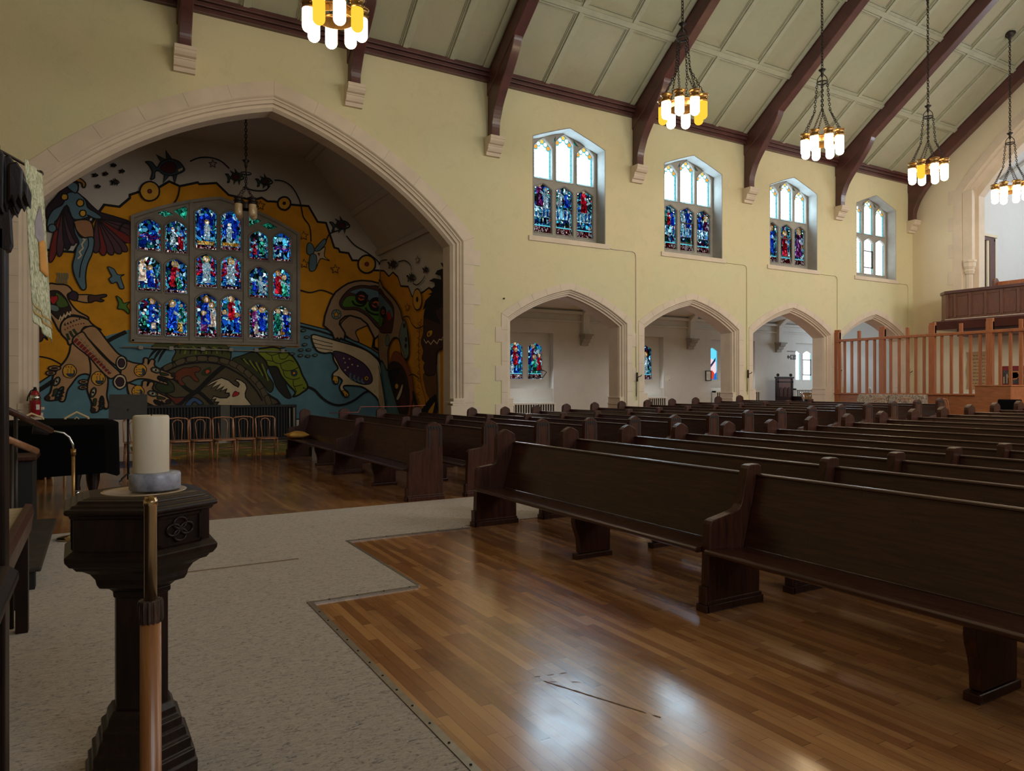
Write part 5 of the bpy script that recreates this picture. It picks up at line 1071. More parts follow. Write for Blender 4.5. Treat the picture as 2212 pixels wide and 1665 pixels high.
('painted_wolves','CR',0.008,'B',[(0.29,1.88),(0.29,1.87),(0.29,1.87),(0.28,1.86),(0.28,1.86),(0.27,1.86),(0.27,1.86),(0.26,1.87),(0.26,1.87),(0.26,1.88),(0.26,1.88),(0.26,1.89),(0.27,1.9),(0.27,1.9),(0.28,1.9),(0.28,1.9),(0.29,1.89),(0.29,1.89)],0),
('painted_wolves','TN',0.04,'B',[(0.61,2.14),(0.79,2.11),(0.99,2.09),(1.02,2.21),(1.06,2.24),(1.12,2.21),(1.12,2.09),(1.16,2.18),(1.22,2.21),(1.27,2.16),(1.27,2.04),(1.45,1.93),(1.71,1.81),(1.73,1.74),(1.65,1.69),(1.5,1.74),(1.36,1.77),(1.34,1.71),(1.42,1.66),(1.55,1.61),(1.56,1.55),(1.34,1.62),(1.11,1.69),(0.89,1.7),(0.64,1.61),(0.5,1.83)],1),
('painted_wolves','TN',0.04,'B',[(0.65,1.58),(0.79,1.56),(0.96,1.51),(0.99,1.63),(1.04,1.66),(1.11,1.64),(1.1,1.53),(1.15,1.62),(1.22,1.63),(1.25,1.57),(1.22,1.44),(1.39,1.33),(1.6,1.21),(1.63,1.09),(1.5,1.07),(1.29,1.16),(1.25,1.13),(1.29,1.07),(1.39,1.01),(1.24,1.01),(0.94,1.18),(0.71,1.27)],1),
('painted_wolves','CR',0.03,'B',[(0.64,2.1),(0.63,2.04),(0.61,1.99),(0.58,1.95),(0.54,1.93),(0.5,1.93),(0.46,1.95),(0.43,1.99),(0.41,2.04),(0.4,2.1),(0.41,2.16),(0.43,2.21),(0.46,2.25),(0.5,2.27),(0.54,2.27),(0.58,2.25),(0.61,2.21),(0.63,2.16)],0),
('painted_wolves','PU',0.02,'B',[(0.6,2.1),(0.59,2.06),(0.58,2.03),(0.56,2.0),(0.53,1.99),(0.51,1.99),(0.48,2.0),(0.46,2.03),(0.45,2.06),(0.44,2.1),(0.45,2.14),(0.46,2.17),(0.48,2.2),(0.51,2.21),(0.53,2.21),(0.56,2.2),(0.58,2.17),(0.59,2.14)],0),
('painted_wolves','CR',0.03,'B',[(0.63,1.63),(0.62,1.56),(0.6,1.51),(0.56,1.47),(0.51,1.44),(0.46,1.44),(0.42,1.47),(0.38,1.51),(0.35,1.56),(0.34,1.63),(0.35,1.69),(0.38,1.74),(0.42,1.79),(0.46,1.81),(0.51,1.81),(0.56,1.79),(0.6,1.75),(0.62,1.69)],0),
('painted_wolves','PU',0.02,'B',[(0.58,1.63),(0.57,1.59),(0.56,1.55),(0.53,1.52),(0.5,1.51),(0.47,1.51),(0.44,1.52),(0.42,1.55),(0.4,1.59),(0.39,1.63),(0.4,1.67),(0.42,1.7),(0.44,1.73),(0.47,1.74),(0.5,1.74),(0.53,1.73),(0.56,1.7),(0.57,1.67)],0),
('painted_wolves','YL',0.02,'B',[(-0.44,1.88),(-0.45,1.83),(-0.48,1.77),(-0.52,1.74),(-0.56,1.72),(-0.61,1.72),(-0.66,1.74),(-0.7,1.77),(-0.72,1.82),(-0.73,1.88),(-0.72,1.94),(-0.7,1.99),(-0.66,2.03),(-0.61,2.05),(-0.56,2.05),(-0.52,2.03),(-0.48,1.99),(-0.45,1.94)],0),
('painted_wolves','DB',0.01,'B',[(-0.48,1.85),(-0.48,1.81),(-0.5,1.78),(-0.52,1.76),(-0.55,1.75),(-0.58,1.75),(-0.61,1.76),(-0.63,1.78),(-0.65,1.81),(-0.66,1.85),(-0.65,1.88),(-0.63,1.91),(-0.61,1.94),(-0.58,1.95),(-0.55,1.95),(-0.52,1.94),(-0.5,1.92),(-0.48,1.88)],0),
('painted_wolves','|YL',0.05,'B',[(-0.65,1.98),(-0.65,1.83)],1),
('painted_wolves','|YL',0.05,'B',[(-0.59,1.98),(-0.59,1.83)],1),
('painted_wolves','|YL',0.05,'B',[(-0.53,1.98),(-0.53,1.83)],1),
('painted_wolves','RD',0,'B',[(-0.65,1.99),(-0.65,1.98),(-0.65,1.97),(-0.65,1.97),(-0.66,1.97),(-0.66,1.97),(-0.67,1.97),(-0.67,1.97),(-0.67,1.98),(-0.67,1.98),(-0.67,1.99),(-0.67,2.0),(-0.67,2.0),(-0.66,2.0),(-0.66,2.0),(-0.65,2.0),(-0.65,2.0),(-0.65,1.99)],0),
('painted_wolves','RD',0,'B',[(-0.59,1.99),(-0.59,1.98),(-0.59,1.98),(-0.6,1.97),(-0.6,1.97),(-0.6,1.97),(-0.61,1.97),(-0.61,1.97),(-0.62,1.98),(-0.62,1.99),(-0.62,1.99),(-0.61,2.0),(-0.61,2.0),(-0.6,2.0),(-0.6,2.0),(-0.6,2.0),(-0.59,2.0),(-0.59,1.99)],0),
('painted_wolves','RD',0,'B',[(-0.53,1.99),(-0.53,1.98),(-0.53,1.98),(-0.54,1.97),(-0.54,1.97),(-0.55,1.97),(-0.55,1.97),(-0.56,1.98),(-0.56,1.98),(-0.56,1.99),(-0.56,1.99),(-0.56,2.0),(-0.55,2.0),(-0.55,2.0),(-0.54,2.0),(-0.54,2.0),(-0.53,2.0),(-0.53,1.99)],0),
('painted_wolves','YL',0.02,'B',[(0.17,1.71),(0.16,1.65),(0.13,1.6),(0.09,1.56),(0.05,1.54),(-0.01,1.54),(-0.05,1.56),(-0.09,1.6),(-0.12,1.65),(-0.13,1.71),(-0.12,1.77),(-0.09,1.82),(-0.05,1.86),(-0.01,1.88),(0.05,1.88),(0.09,1.86),(0.13,1.82),(0.16,1.77)],0),
('painted_wolves','DB',0.01,'B',[(0.13,1.67),(0.13,1.64),(0.11,1.61),(0.09,1.58),(0.06,1.57),(0.03,1.57),(-0.0,1.58),(-0.03,1.61),(-0.04,1.64),(-0.05,1.67),(-0.04,1.71),(-0.03,1.74),(-0.0,1.77),(0.03,1.78),(0.06,1.78),(0.09,1.77),(0.11,1.74),(0.13,1.71)],0),
('painted_wolves','|YL',0.05,'B',[(-0.05,1.81),(-0.04,1.66)],1),
('painted_wolves','|YL',0.05,'B',[(0.02,1.81),(0.02,1.66)],1),
('painted_wolves','|YL',0.05,'B',[(0.08,1.81),(0.09,1.66)],1),
('painted_wolves','RD',0,'B',[(-0.04,1.81),(-0.04,1.81),(-0.04,1.8),(-0.05,1.8),(-0.05,1.8),(-0.06,1.8),(-0.06,1.8),(-0.06,1.8),(-0.07,1.81),(-0.07,1.81),(-0.07,1.82),(-0.06,1.82),(-0.06,1.83),(-0.06,1.83),(-0.05,1.83),(-0.05,1.83),(-0.04,1.82),(-0.04,1.82)],0),
('painted_wolves','RD',0,'B',[(0.02,1.81),(0.02,1.81),(0.02,1.8),(0.01,1.8),(0.01,1.8),(0.0,1.8),(-0.0,1.8),(-0.01,1.8),(-0.01,1.81),(-0.01,1.81),(-0.01,1.82),(-0.01,1.82),(-0.0,1.83),(0.0,1.83),(0.01,1.83),(0.01,1.83),(0.02,1.82),(0.02,1.82)],0),
('painted_wolves','RD',0,'B',[(0.08,1.81),(0.08,1.81),(0.08,1.8),(0.07,1.8),(0.07,1.8),(0.06,1.8),(0.06,1.8),(0.05,1.8),(0.05,1.81),(0.05,1.81),(0.05,1.82),(0.05,1.82),(0.06,1.83),(0.06,1.83),(0.07,1.83),(0.07,1.83),(0.08,1.82),(0.08,1.82)],0),
('painted_wolves','YL',0.02,'B',[(1.08,1.92),(1.07,1.87),(1.05,1.82),(1.01,1.78),(0.97,1.76),(0.92,1.76),(0.87,1.78),(0.83,1.82),(0.81,1.86),(0.8,1.92),(0.81,1.97),(0.84,2.02),(0.87,2.05),(0.92,2.07),(0.97,2.07),(1.01,2.06),(1.05,2.02),(1.08,1.97)],0),
('painted_wolves','DB',0.01,'B',[(1.05,1.89),(1.05,1.85),(1.03,1.82),(1.01,1.8),(0.98,1.79),(0.95,1.79),(0.92,1.8),(0.9,1.82),(0.88,1.85),(0.88,1.89),(0.88,1.92),(0.9,1.95),(0.92,1.97),(0.95,1.98),(0.98,1.98),(1.01,1.97),(1.03,1.95),(1.05,1.92)],0),
('painted_wolves','|YL',0.05,'B',[(0.86,1.99),(0.98,1.97)],1),
('painted_wolves','|YL',0.05,'B',[(0.86,1.92),(0.98,1.91)],1),
('painted_wolves','|YL',0.05,'B',[(0.86,1.86),(0.98,1.84)],1),
('painted_wolves','RD',0,'B',[(0.87,2.0),(0.87,1.99),(0.87,1.99),(0.86,1.98),(0.86,1.98),(0.85,1.98),(0.85,1.98),(0.84,1.99),(0.84,1.99),(0.84,2.0),(0.84,2.0),(0.84,2.01),(0.85,2.01),(0.85,2.01),(0.86,2.01),(0.86,2.01),(0.87,2.01),(0.87,2.0)],0),
('painted_wolves','RD',0,'B',[(0.87,1.93),(0.87,1.93),(0.87,1.92),(0.86,1.92),(0.86,1.92),(0.85,1.92),(0.85,1.92),(0.84,1.92),(0.84,1.93),(0.84,1.93),(0.84,1.94),(0.84,1.94),(0.85,1.95),(0.85,1.95),(0.86,1.95),(0.86,1.95),(0.87,1.94),(0.87,1.94)],0),
('painted_wolves','RD',0,'B',[(0.87,1.87),(0.87,1.86),(0.87,1.86),(0.86,1.86),(0.86,1.85),(0.85,1.85),(0.85,1.86),(0.84,1.86),(0.84,1.86),(0.84,1.87),(0.84,1.88),(0.84,1.88),(0.85,1.88),(0.85,1.89),(0.86,1.89),(0.86,1.88),(0.87,1.88),(0.87,1.88)],0),
('painted_wolves','YL',0.02,'B',[(1.03,1.38),(1.02,1.33),(0.99,1.28),(0.96,1.24),(0.91,1.23),(0.86,1.23),(0.82,1.24),(0.78,1.28),(0.76,1.33),(0.75,1.38),(0.76,1.44),(0.78,1.48),(0.82,1.52),(0.86,1.54),(0.91,1.54),(0.96,1.52),(0.99,1.48),(1.02,1.43)],0),
('painted_wolves','DB',0.01,'B',[(0.99,1.35),(0.99,1.32),(0.97,1.29),(0.95,1.26),(0.92,1.25),(0.89,1.25),(0.86,1.26),(0.84,1.29),(0.83,1.32),(0.82,1.35),(0.83,1.38),(0.84,1.41),(0.86,1.43),(0.89,1.45),(0.92,1.45),(0.95,1.43),(0.97,1.41),(0.99,1.38)],0),
('painted_wolves','|YL',0.05,'B',[(0.8,1.45),(0.93,1.44)],1),
('painted_wolves','|YL',0.05,'B',[(0.8,1.39),(0.93,1.37)],1),
('painted_wolves','|YL',0.05,'B',[(0.8,1.32),(0.93,1.3)],1),
('painted_wolves','RD',0,'B',[(0.82,1.46),(0.81,1.45),(0.81,1.45),(0.81,1.45),(0.8,1.44),(0.8,1.44),(0.79,1.45),(0.79,1.45),(0.79,1.45),(0.79,1.46),(0.79,1.47),(0.79,1.47),(0.79,1.48),(0.8,1.48),(0.8,1.48),(0.81,1.48),(0.81,1.47),(0.81,1.47)],0),
('painted_wolves','RD',0,'B',[(0.82,1.4),(0.81,1.39),(0.81,1.39),(0.81,1.38),(0.8,1.38),(0.8,1.38),(0.79,1.38),(0.79,1.39),(0.79,1.39),(0.79,1.4),(0.79,1.4),(0.79,1.41),(0.79,1.41),(0.8,1.41),(0.8,1.41),(0.81,1.41),(0.81,1.41),(0.81,1.4)],0),
('painted_wolves','RD',0,'B',[(0.81,1.33),(0.81,1.33),(0.81,1.32),(0.81,1.32),(0.8,1.32),(0.8,1.32),(0.79,1.32),(0.79,1.32),(0.79,1.33),(0.79,1.33),(0.79,1.34),(0.79,1.35),(0.79,1.35),(0.8,1.35),(0.8,1.35),(0.81,1.35),(0.81,1.35),(0.81,1.34)],0),
('painted_wolves','GB',0.03,'B',[(-0.8,1.73),(-0.79,1.71),(-0.78,1.68),(-0.79,1.64),(-0.8,1.6),(-0.83,1.56),(-0.85,1.54),(-0.88,1.53),(-0.9,1.53),(-0.92,1.55),(-0.92,1.58),(-0.91,1.62),(-0.9,1.66),(-0.88,1.7),(-0.85,1.73),(-0.82,1.74)],0),
('painted_wolves','CR',0.01,'B',[(-0.82,1.7),(-0.81,1.69),(-0.81,1.66),(-0.81,1.64),(-0.82,1.61),(-0.84,1.59),(-0.85,1.57),(-0.87,1.56),(-0.88,1.57),(-0.89,1.58),(-0.89,1.6),(-0.89,1.62),(-0.88,1.65),(-0.86,1.67),(-0.85,1.69),(-0.83,1.7)],0),
('painted_wolves','K',0,'B',[(-0.83,1.63),(-0.83,1.62),(-0.83,1.61),(-0.84,1.61),(-0.85,1.6),(-0.86,1.6),(-0.86,1.61),(-0.87,1.61),(-0.87,1.62),(-0.88,1.63),(-0.87,1.64),(-0.87,1.65),(-0.86,1.66),(-0.86,1.66),(-0.85,1.66),(-0.84,1.66),(-0.83,1.65),(-0.83,1.64)],0),
('painted_wolves','GB',0.03,'B',[(-0.06,1.48),(-0.04,1.46),(-0.03,1.43),(-0.03,1.39),(-0.04,1.34),(-0.06,1.3),(-0.08,1.27),(-0.1,1.25),(-0.13,1.25),(-0.14,1.27),(-0.15,1.3),(-0.15,1.34),(-0.14,1.39),(-0.13,1.43),(-0.1,1.46),(-0.08,1.48)],0),
('painted_wolves','CR',0.01,'B',[(-0.07,1.44),(-0.06,1.43),(-0.05,1.41),(-0.05,1.38),(-0.06,1.35),(-0.07,1.32),(-0.09,1.3),(-0.1,1.29),(-0.11,1.29),(-0.12,1.3),(-0.13,1.32),(-0.13,1.35),(-0.12,1.38),(-0.11,1.4),(-0.1,1.42),(-0.08,1.44)],0),
('painted_wolves','K',0,'B',[(-0.07,1.36),(-0.07,1.35),(-0.07,1.34),(-0.08,1.34),(-0.09,1.33),(-0.1,1.33),(-0.1,1.34),(-0.11,1.34),(-0.12,1.35),(-0.12,1.36),(-0.12,1.37),(-0.11,1.38),(-0.1,1.39),(-0.1,1.39),(-0.09,1.39),(-0.08,1.39),(-0.07,1.38),(-0.07,1.37)],0),
('painted_wolves','GB',0.03,'B',[(1.4,1.9),(1.39,1.87),(1.36,1.86),(1.32,1.85),(1.28,1.86),(1.24,1.88),(1.2,1.9),(1.19,1.93),(1.18,1.96),(1.2,1.98),(1.23,2.0),(1.27,2.0),(1.31,1.99),(1.35,1.98),(1.38,1.95),(1.4,1.92)],0),
('painted_wolves','CR',0.01,'B',[(1.36,1.91),(1.35,1.89),(1.33,1.89),(1.31,1.88),(1.28,1.89),(1.26,1.9),(1.24,1.91),(1.22,1.93),(1.22,1.95),(1.23,1.96),(1.25,1.97),(1.27,1.97),(1.3,1.97),(1.33,1.96),(1.35,1.94),(1.36,1.92)],0),
('painted_wolves','K',0,'B',[(1.32,1.93),(1.32,1.92),(1.31,1.91),(1.31,1.9),(1.3,1.9),(1.29,1.9),(1.28,1.9),(1.27,1.91),(1.27,1.92),(1.26,1.93),(1.27,1.94),(1.27,1.95),(1.28,1.95),(1.29,1.96),(1.3,1.96),(1.31,1.95),(1.31,1.95),(1.32,1.94)],0),
('painted_wolves','GB',0.03,'B',[(1.33,1.29),(1.31,1.27),(1.29,1.26),(1.25,1.25),(1.2,1.26),(1.16,1.28),(1.13,1.3),(1.11,1.33),(1.11,1.36),(1.13,1.38),(1.15,1.4),(1.19,1.4),(1.24,1.39),(1.28,1.38),(1.31,1.35),(1.33,1.32)],0),
('painted_wolves','CR',0.01,'B',[(1.29,1.31),(1.28,1.29),(1.26,1.29),(1.24,1.28),(1.21,1.29),(1.19,1.3),(1.16,1.32),(1.15,1.33),(1.15,1.35),(1.16,1.36),(1.18,1.37),(1.2,1.37),(1.23,1.37),(1.25,1.36),(1.28,1.34),(1.29,1.32)],0),
('painted_wolves','K',0,'B',[(1.25,1.33),(1.25,1.32),(1.24,1.31),(1.23,1.3),(1.22,1.3),(1.22,1.3),(1.21,1.3),(1.2,1.31),(1.19,1.32),(1.19,1.33),(1.19,1.34),(1.2,1.35),(1.21,1.36),(1.22,1.36),(1.22,1.36),(1.23,1.36),(1.24,1.35),(1.25,1.34)],0),
('painted_wolves','DK',0.01,'B',[(-0.98,1.24),(-0.99,1.22),(-0.99,1.2),(-1.01,1.19),(-1.02,1.18),(-1.04,1.18),(-1.06,1.19),(-1.07,1.2),(-1.08,1.22),(-1.08,1.24),(-1.08,1.26),(-1.07,1.28),(-1.06,1.29),(-1.04,1.3),(-1.02,1.3),(-1.01,1.29),(-0.99,1.28),(-0.99,1.26)],0),
('painted_wolves','DK',0.01,'B',[(-0.04,0.93),(-0.04,0.91),(-0.05,0.89),(-0.07,0.88),(-0.08,0.87),(-0.1,0.87),(-0.12,0.88),(-0.13,0.89),(-0.14,0.91),(-0.14,0.93),(-0.14,0.95),(-0.13,0.97),(-0.12,0.98),(-0.1,0.99),(-0.08,0.99),(-0.07,0.98),(-0.05,0.97),(-0.04,0.95)],0),
('painted_wolves','DK',0.01,'B',[(1.75,1.81),(1.75,1.79),(1.74,1.77),(1.72,1.76),(1.71,1.75),(1.69,1.75),(1.67,1.75),(1.65,1.77),(1.64,1.79),(1.64,1.81),(1.64,1.83),(1.65,1.85),(1.67,1.86),(1.69,1.87),(1.71,1.87),(1.72,1.87),(1.74,1.85),(1.75,1.83)],0),
('painted_wolves','DK',0.01,'B',[(1.63,1.12),(1.62,1.1),(1.61,1.08),(1.6,1.06),(1.58,1.06),(1.56,1.06),(1.54,1.06),(1.53,1.08),(1.52,1.1),(1.51,1.12),(1.52,1.14),(1.53,1.16),(1.54,1.17),(1.56,1.18),(1.58,1.18),(1.6,1.17),(1.61,1.16),(1.62,1.14)],0),
('painted_wolves','GT',0.02,'B',[(-0.92,1.34),(-0.9,1.44),(-0.82,1.45),(-0.87,1.3),(-0.94,1.28)],1),
('painted_wolves','GT',0.02,'B',[(-0.09,1.08),(-0.08,1.2),(-0.02,1.2),(-0.04,1.05),(-0.08,1.03)],1),
('painted_wolves','GT',0.02,'B',[(1.39,1.84),(1.45,1.87),(1.59,1.82),(1.55,1.79),(1.42,1.8)],1),
('painted_wolves','GT',0.02,'B',[(1.32,1.24),(1.37,1.26),(1.51,1.21),(1.48,1.18),(1.34,1.19)],1),
('painted_wolves','|K',0.045,'B',[(-0.7,1.45),(-0.77,1.41),(-0.72,1.37),(-0.79,1.33),(-0.74,1.28),(-0.83,1.25),(-0.77,1.21),(-0.87,1.18)],0),
('painted_wolves','|K',0.045,'B',[(0.06,1.25),(0.12,1.2),(0.05,1.14),(0.13,1.09),(0.04,1.03),(0.15,0.98),(0.06,0.94)],0),
('painted_wolves','|K',0.045,'B',[(1.36,1.74),(1.39,1.67),(1.43,1.73),(1.47,1.64),(1.51,1.71),(1.55,1.63)],0),
('painted_wolves','|K',0.045,'B',[(1.27,1.14),(1.3,1.07),(1.34,1.14),(1.39,1.04),(1.43,1.12),(1.48,1.04)],0),
('painted_wolves','TN',0.03,'B',[(-0.77,1.96),(-0.77,1.94),(-0.8,1.92),(-0.83,1.91),(-0.87,1.9),(-0.91,1.9),(-0.95,1.91),(-0.99,1.92),(-1.01,1.93),(-1.02,1.95),(-1.01,1.97),(-0.99,1.99),(-0.95,2.0),(-0.91,2.01),(-0.87,2.01),(-0.83,2.0),(-0.8,1.99),(-0.77,1.97)],0),
('painted_wolves','DK',0,'B',[(-0.82,1.95),(-0.82,1.94),(-0.83,1.94),(-0.85,1.93),(-0.88,1.93),(-0.9,1.92),(-0.93,1.93),(-0.95,1.93),(-0.96,1.94),(-0.97,1.95),(-0.96,1.96),(-0.95,1.97),(-0.93,1.98),(-0.9,1.98),(-0.88,1.98),(-0.85,1.98),(-0.83,1.97),(-0.82,1.96)],0),
('painted_wolves','TN',0.03,'B',[(-0.87,1.84),(-0.87,1.82),(-0.89,1.8),(-0.92,1.79),(-0.95,1.79),(-0.99,1.79),(-1.02,1.79),(-1.05,1.8),(-1.06,1.82),(-1.07,1.83),(-1.06,1.85),(-1.05,1.87),(-1.02,1.88),(-0.99,1.88),(-0.95,1.88),(-0.92,1.88),(-0.89,1.87),(-0.87,1.85)],0),
('painted_wolves','DK',0,'B',[(-0.91,1.84),(-0.91,1.83),(-0.92,1.82),(-0.94,1.81),(-0.96,1.81),(-0.98,1.81),(-1.0,1.81),(-1.01,1.82),(-1.03,1.83),(-1.03,1.83),(-1.03,1.84),(-1.01,1.85),(-1.0,1.86),(-0.98,1.86),(-0.96,1.86),(-0.94,1.86),(-0.92,1.85),(-0.91,1.84)],0),
('painted_wolves','TN',0.03,'B',[(-0.2,1.63),(-0.2,1.61),(-0.22,1.59),(-0.24,1.58),(-0.28,1.57),(-0.31,1.57),(-0.34,1.58),(-0.37,1.59),(-0.39,1.61),(-0.39,1.62),(-0.39,1.64),(-0.37,1.66),(-0.34,1.67),(-0.31,1.68),(-0.28,1.68),(-0.24,1.67),(-0.22,1.66),(-0.2,1.64)],0),
('painted_wolves','DK',0,'B',[(-0.23,1.62),(-0.24,1.61),(-0.25,1.61),(-0.26,1.6),(-0.28,1.6),(-0.3,1.6),(-0.32,1.6),(-0.34,1.61),(-0.35,1.61),(-0.35,1.62),(-0.35,1.64),(-0.34,1.64),(-0.32,1.65),(-0.3,1.65),(-0.28,1.65),(-0.26,1.65),(-0.25,1.64),(-0.24,1.64)],0),
('painted_wolves','TN',0.03,'B',[(-0.21,1.49),(-0.22,1.47),(-0.24,1.46),(-0.26,1.45),(-0.29,1.44),(-0.32,1.44),(-0.35,1.45),(-0.37,1.46),(-0.39,1.47),(-0.39,1.49),(-0.39,1.5),(-0.37,1.52),(-0.35,1.53),(-0.32,1.53),(-0.29,1.53),(-0.26,1.53),(-0.24,1.52),(-0.22,1.5)],0),
('painted_wolves','DK',0,'B',[(-0.25,1.49),(-0.25,1.48),(-0.26,1.47),(-0.28,1.47),(-0.29,1.46),(-0.31,1.46),(-0.33,1.47),(-0.34,1.47),(-0.35,1.48),(-0.36,1.49),(-0.35,1.5),(-0.34,1.5),(-0.33,1.51),(-0.31,1.51),(-0.29,1.51),(-0.28,1.51),(-0.26,1.5),(-0.25,1.5)],0),
('painted_bird_man','PU2',0.03,'B',[(-0.82,6.5),(-0.69,6.51),(-0.71,6.6),(-0.62,6.67),(-0.49,6.62),(-0.55,6.53),(-0.41,6.48),(-0.4,6.35),(-0.43,6.27),(-0.55,6.24),(-0.32,6.17),(-0.11,5.96),(0.06,5.83),(0.37,5.76),(0.77,5.65),(0.8,5.49),(0.54,5.5),(0.18,5.61),(-0.11,5.7),(-0.22,5.56),(-0.41,5.54),(-0.53,5.6),(-0.64,5.88),(-0.78,5.86),(-1.03,5.52),(-1.04,5.8),(-0.82,6.15),(-0.77,6.32)],1),
('painted_bird_man','PU3',0.025,'B',[(-0.01,5.66),(0.28,5.52),(0.63,5.4),(0.78,5.47),(0.68,5.59),(0.31,5.64)],1),
('painted_bird_man','PU3',0.025,'B',[(-0.01,5.66),(0.28,5.46),(0.62,5.29),(0.78,5.33),(0.69,5.47),(0.32,5.58)],1),
('painted_bird_man','RD',0.025,'B',[(-0.01,5.66),(0.26,5.39),(0.6,5.14),(0.77,5.14),(0.69,5.3),(0.32,5.5)],1),
('painted_bird_man','PU3',0.025,'B',[(-0.01,5.66),(0.21,5.31),(0.49,4.95),(0.65,4.91),(0.61,5.09),(0.29,5.4)],1),
('painted_bird_man','PU3',0.025,'B',[(-0.01,5.66),(0.15,5.29),(0.36,4.9),(0.51,4.84),(0.5,5.02),(0.23,5.37)],1),
('painted_bird_man','PU3',0.025,'B',[(-0.01,5.66),(0.07,5.28),(0.2,4.88),(0.33,4.79),(0.35,4.97),(0.17,5.34)],1),
('painted_bird_man','RD',0.025,'B',[(-0.01,5.66),(-0.01,5.28),(0.04,4.87),(0.14,4.76),(0.2,4.92),(0.1,5.31)],1),
('painted_bird_man','PU3',0.025,'B',[(-0.01,5.66),(-0.07,5.31),(-0.1,4.93),(-0.02,4.81),(0.06,4.95),(0.03,5.32)],1),
('painted_bird_man','RD',0.025,'B',[(-0.7,5.87),(-0.88,5.33),(-1.0,4.7),(-0.98,4.49),(-0.87,4.68),(-0.75,5.3)],1),
('painted_bird_man','PU3',0.025,'B',[(-0.7,5.87),(-0.8,5.38),(-0.85,4.83),(-0.79,4.65),(-0.71,4.83),(-0.67,5.38)],1),
('painted_bird_man','PU2',0.025,'B',[(-0.7,5.87),(-0.73,5.44),(-0.7,4.97),(-0.62,4.83),(-0.56,5.0),(-0.6,5.47)],1),
('painted_bird_man','PU3',0.025,'B',[(-0.7,5.87),(-0.69,5.48),(-0.6,5.06),(-0.5,4.95),(-0.46,5.11),(-0.55,5.53)],1),
('painted_bird_man','PU2',0.025,'B',[(-0.7,5.87),(-0.64,5.5),(-0.51,5.12),(-0.4,5.02),(-0.38,5.19),(-0.52,5.57)],1),
('painted_bird_man','BM',0.03,'B',[(-1.03,5.51),(-0.92,5.76),(-0.73,5.92),(-0.64,6.18),(-0.55,6.24),(-0.41,6.24),(-0.25,6.08),(-0.2,5.91),(-0.04,5.81),(0.09,5.71),(0.06,5.66),(-0.06,5.66),(-0.2,5.72),(-0.2,5.67),(-0.5,5.59),(-0.64,5.91),(-0.82,5.56),(-0.89,5.45),(-0.84,5.29),(-1.03,5.24)],1),
('painted_bird_man','BM',0.025,'B',[(-0.85,5.33),(-0.86,5.29),(-0.87,5.26),(-0.9,5.24),(-0.92,5.22),(-0.95,5.22),(-0.98,5.23),(-1.0,5.25),(-1.02,5.28),(-1.02,5.31),(-1.02,5.35),(-1.0,5.38),(-0.98,5.4),(-0.95,5.42),(-0.92,5.42),(-0.9,5.41),(-0.87,5.39),(-0.86,5.36)],0),
('painted_bird_man','BM',0.03,'B',[(-0.66,6.53),(-0.55,6.5),(-0.43,6.46),(-0.4,6.35),(-0.46,6.23),(-0.6,6.32),(-0.68,6.44)],1),
('painted_bird_man','BK',0.03,'B',[(-0.5,6.6),(-0.36,6.6),(-0.25,6.5),(-0.27,6.39),(-0.31,6.41),(-0.33,6.49),(-0.43,6.52)],1),
('painted_bird_man','GB',0.03,'B',[(-0.56,6.6),(-0.56,6.57),(-0.57,6.55),(-0.59,6.53),(-0.6,6.52),(-0.62,6.52),(-0.64,6.53),(-0.66,6.54),(-0.67,6.56),(-0.67,6.58),(-0.67,6.6),(-0.66,6.62),(-0.64,6.64),(-0.62,6.65),(-0.6,6.65),(-0.59,6.65),(-0.57,6.63),(-0.56,6.62)],0),
('painted_bird_man','K',0,'B',[(-0.59,6.59),(-0.59,6.58),(-0.6,6.57),(-0.6,6.57),(-0.61,6.56),(-0.62,6.56),(-0.62,6.56),(-0.63,6.57),(-0.63,6.58),(-0.63,6.58),(-0.63,6.59),(-0.63,6.6),(-0.62,6.61),(-0.62,6.61),(-0.61,6.61),(-0.6,6.61),(-0.6,6.6),(-0.59,6.6)],0),
('painted_bird_man','BL2',0.03,'B',[(-0.5,5.53),(-0.15,5.58),(-0.08,5.18),(-0.27,5.16),(-0.41,5.28)],1),
('painted_bird_man','BM',0.03,'B',[(-0.49,5.5),(-0.43,5.28),(-0.33,5.15),(-0.08,5.18),(-0.1,4.82),(-0.21,4.51),(-0.25,4.21),(-0.24,3.93),(-0.32,3.88),(-0.41,4.03),(-0.49,4.24),(-0.52,4.46),(-0.48,4.68),(-0.44,4.9),(-0.39,5.04),(-0.48,5.27)],1),
('painted_bird_man','|CR',0.03,'B',[(-0.31,5.13),(-0.26,5.12),(-0.33,4.99),(-0.3,4.9),(-0.38,4.8),(-0.34,4.72),(-0.41,4.63)],0),
('painted_bird_man','|K',0.025,'B',[(-0.2,5.17),(-0.19,4.98),(-0.27,4.75),(-0.35,4.47),(-0.38,4.17)],1),
('painted_bird_man','YL',0.03,'B',[(-0.62,6.11),(-0.62,6.08),(-0.63,6.06),(-0.65,6.04),(-0.68,6.03),(-0.7,6.02),(-0.72,6.03),(-0.74,6.04),(-0.75,6.07),(-0.76,6.09),(-0.75,6.12),(-0.74,6.15),(-0.72,6.17),(-0.7,6.18),(-0.68,6.18),(-0.65,6.18),(-0.63,6.16),(-0.62,6.14)],0),
('painted_bird_man','YL',0.03,'B',[(-0.28,6.01),(-0.29,5.98),(-0.3,5.95),(-0.32,5.93),(-0.35,5.92),(-0.38,5.91),(-0.4,5.92),(-0.42,5.94),(-0.43,5.96),(-0.44,5.99),(-0.43,6.02),(-0.42,6.05),(-0.4,6.07),(-0.38,6.09),(-0.35,6.09),(-0.32,6.08),(-0.3,6.07),(-0.29,6.04)],0),
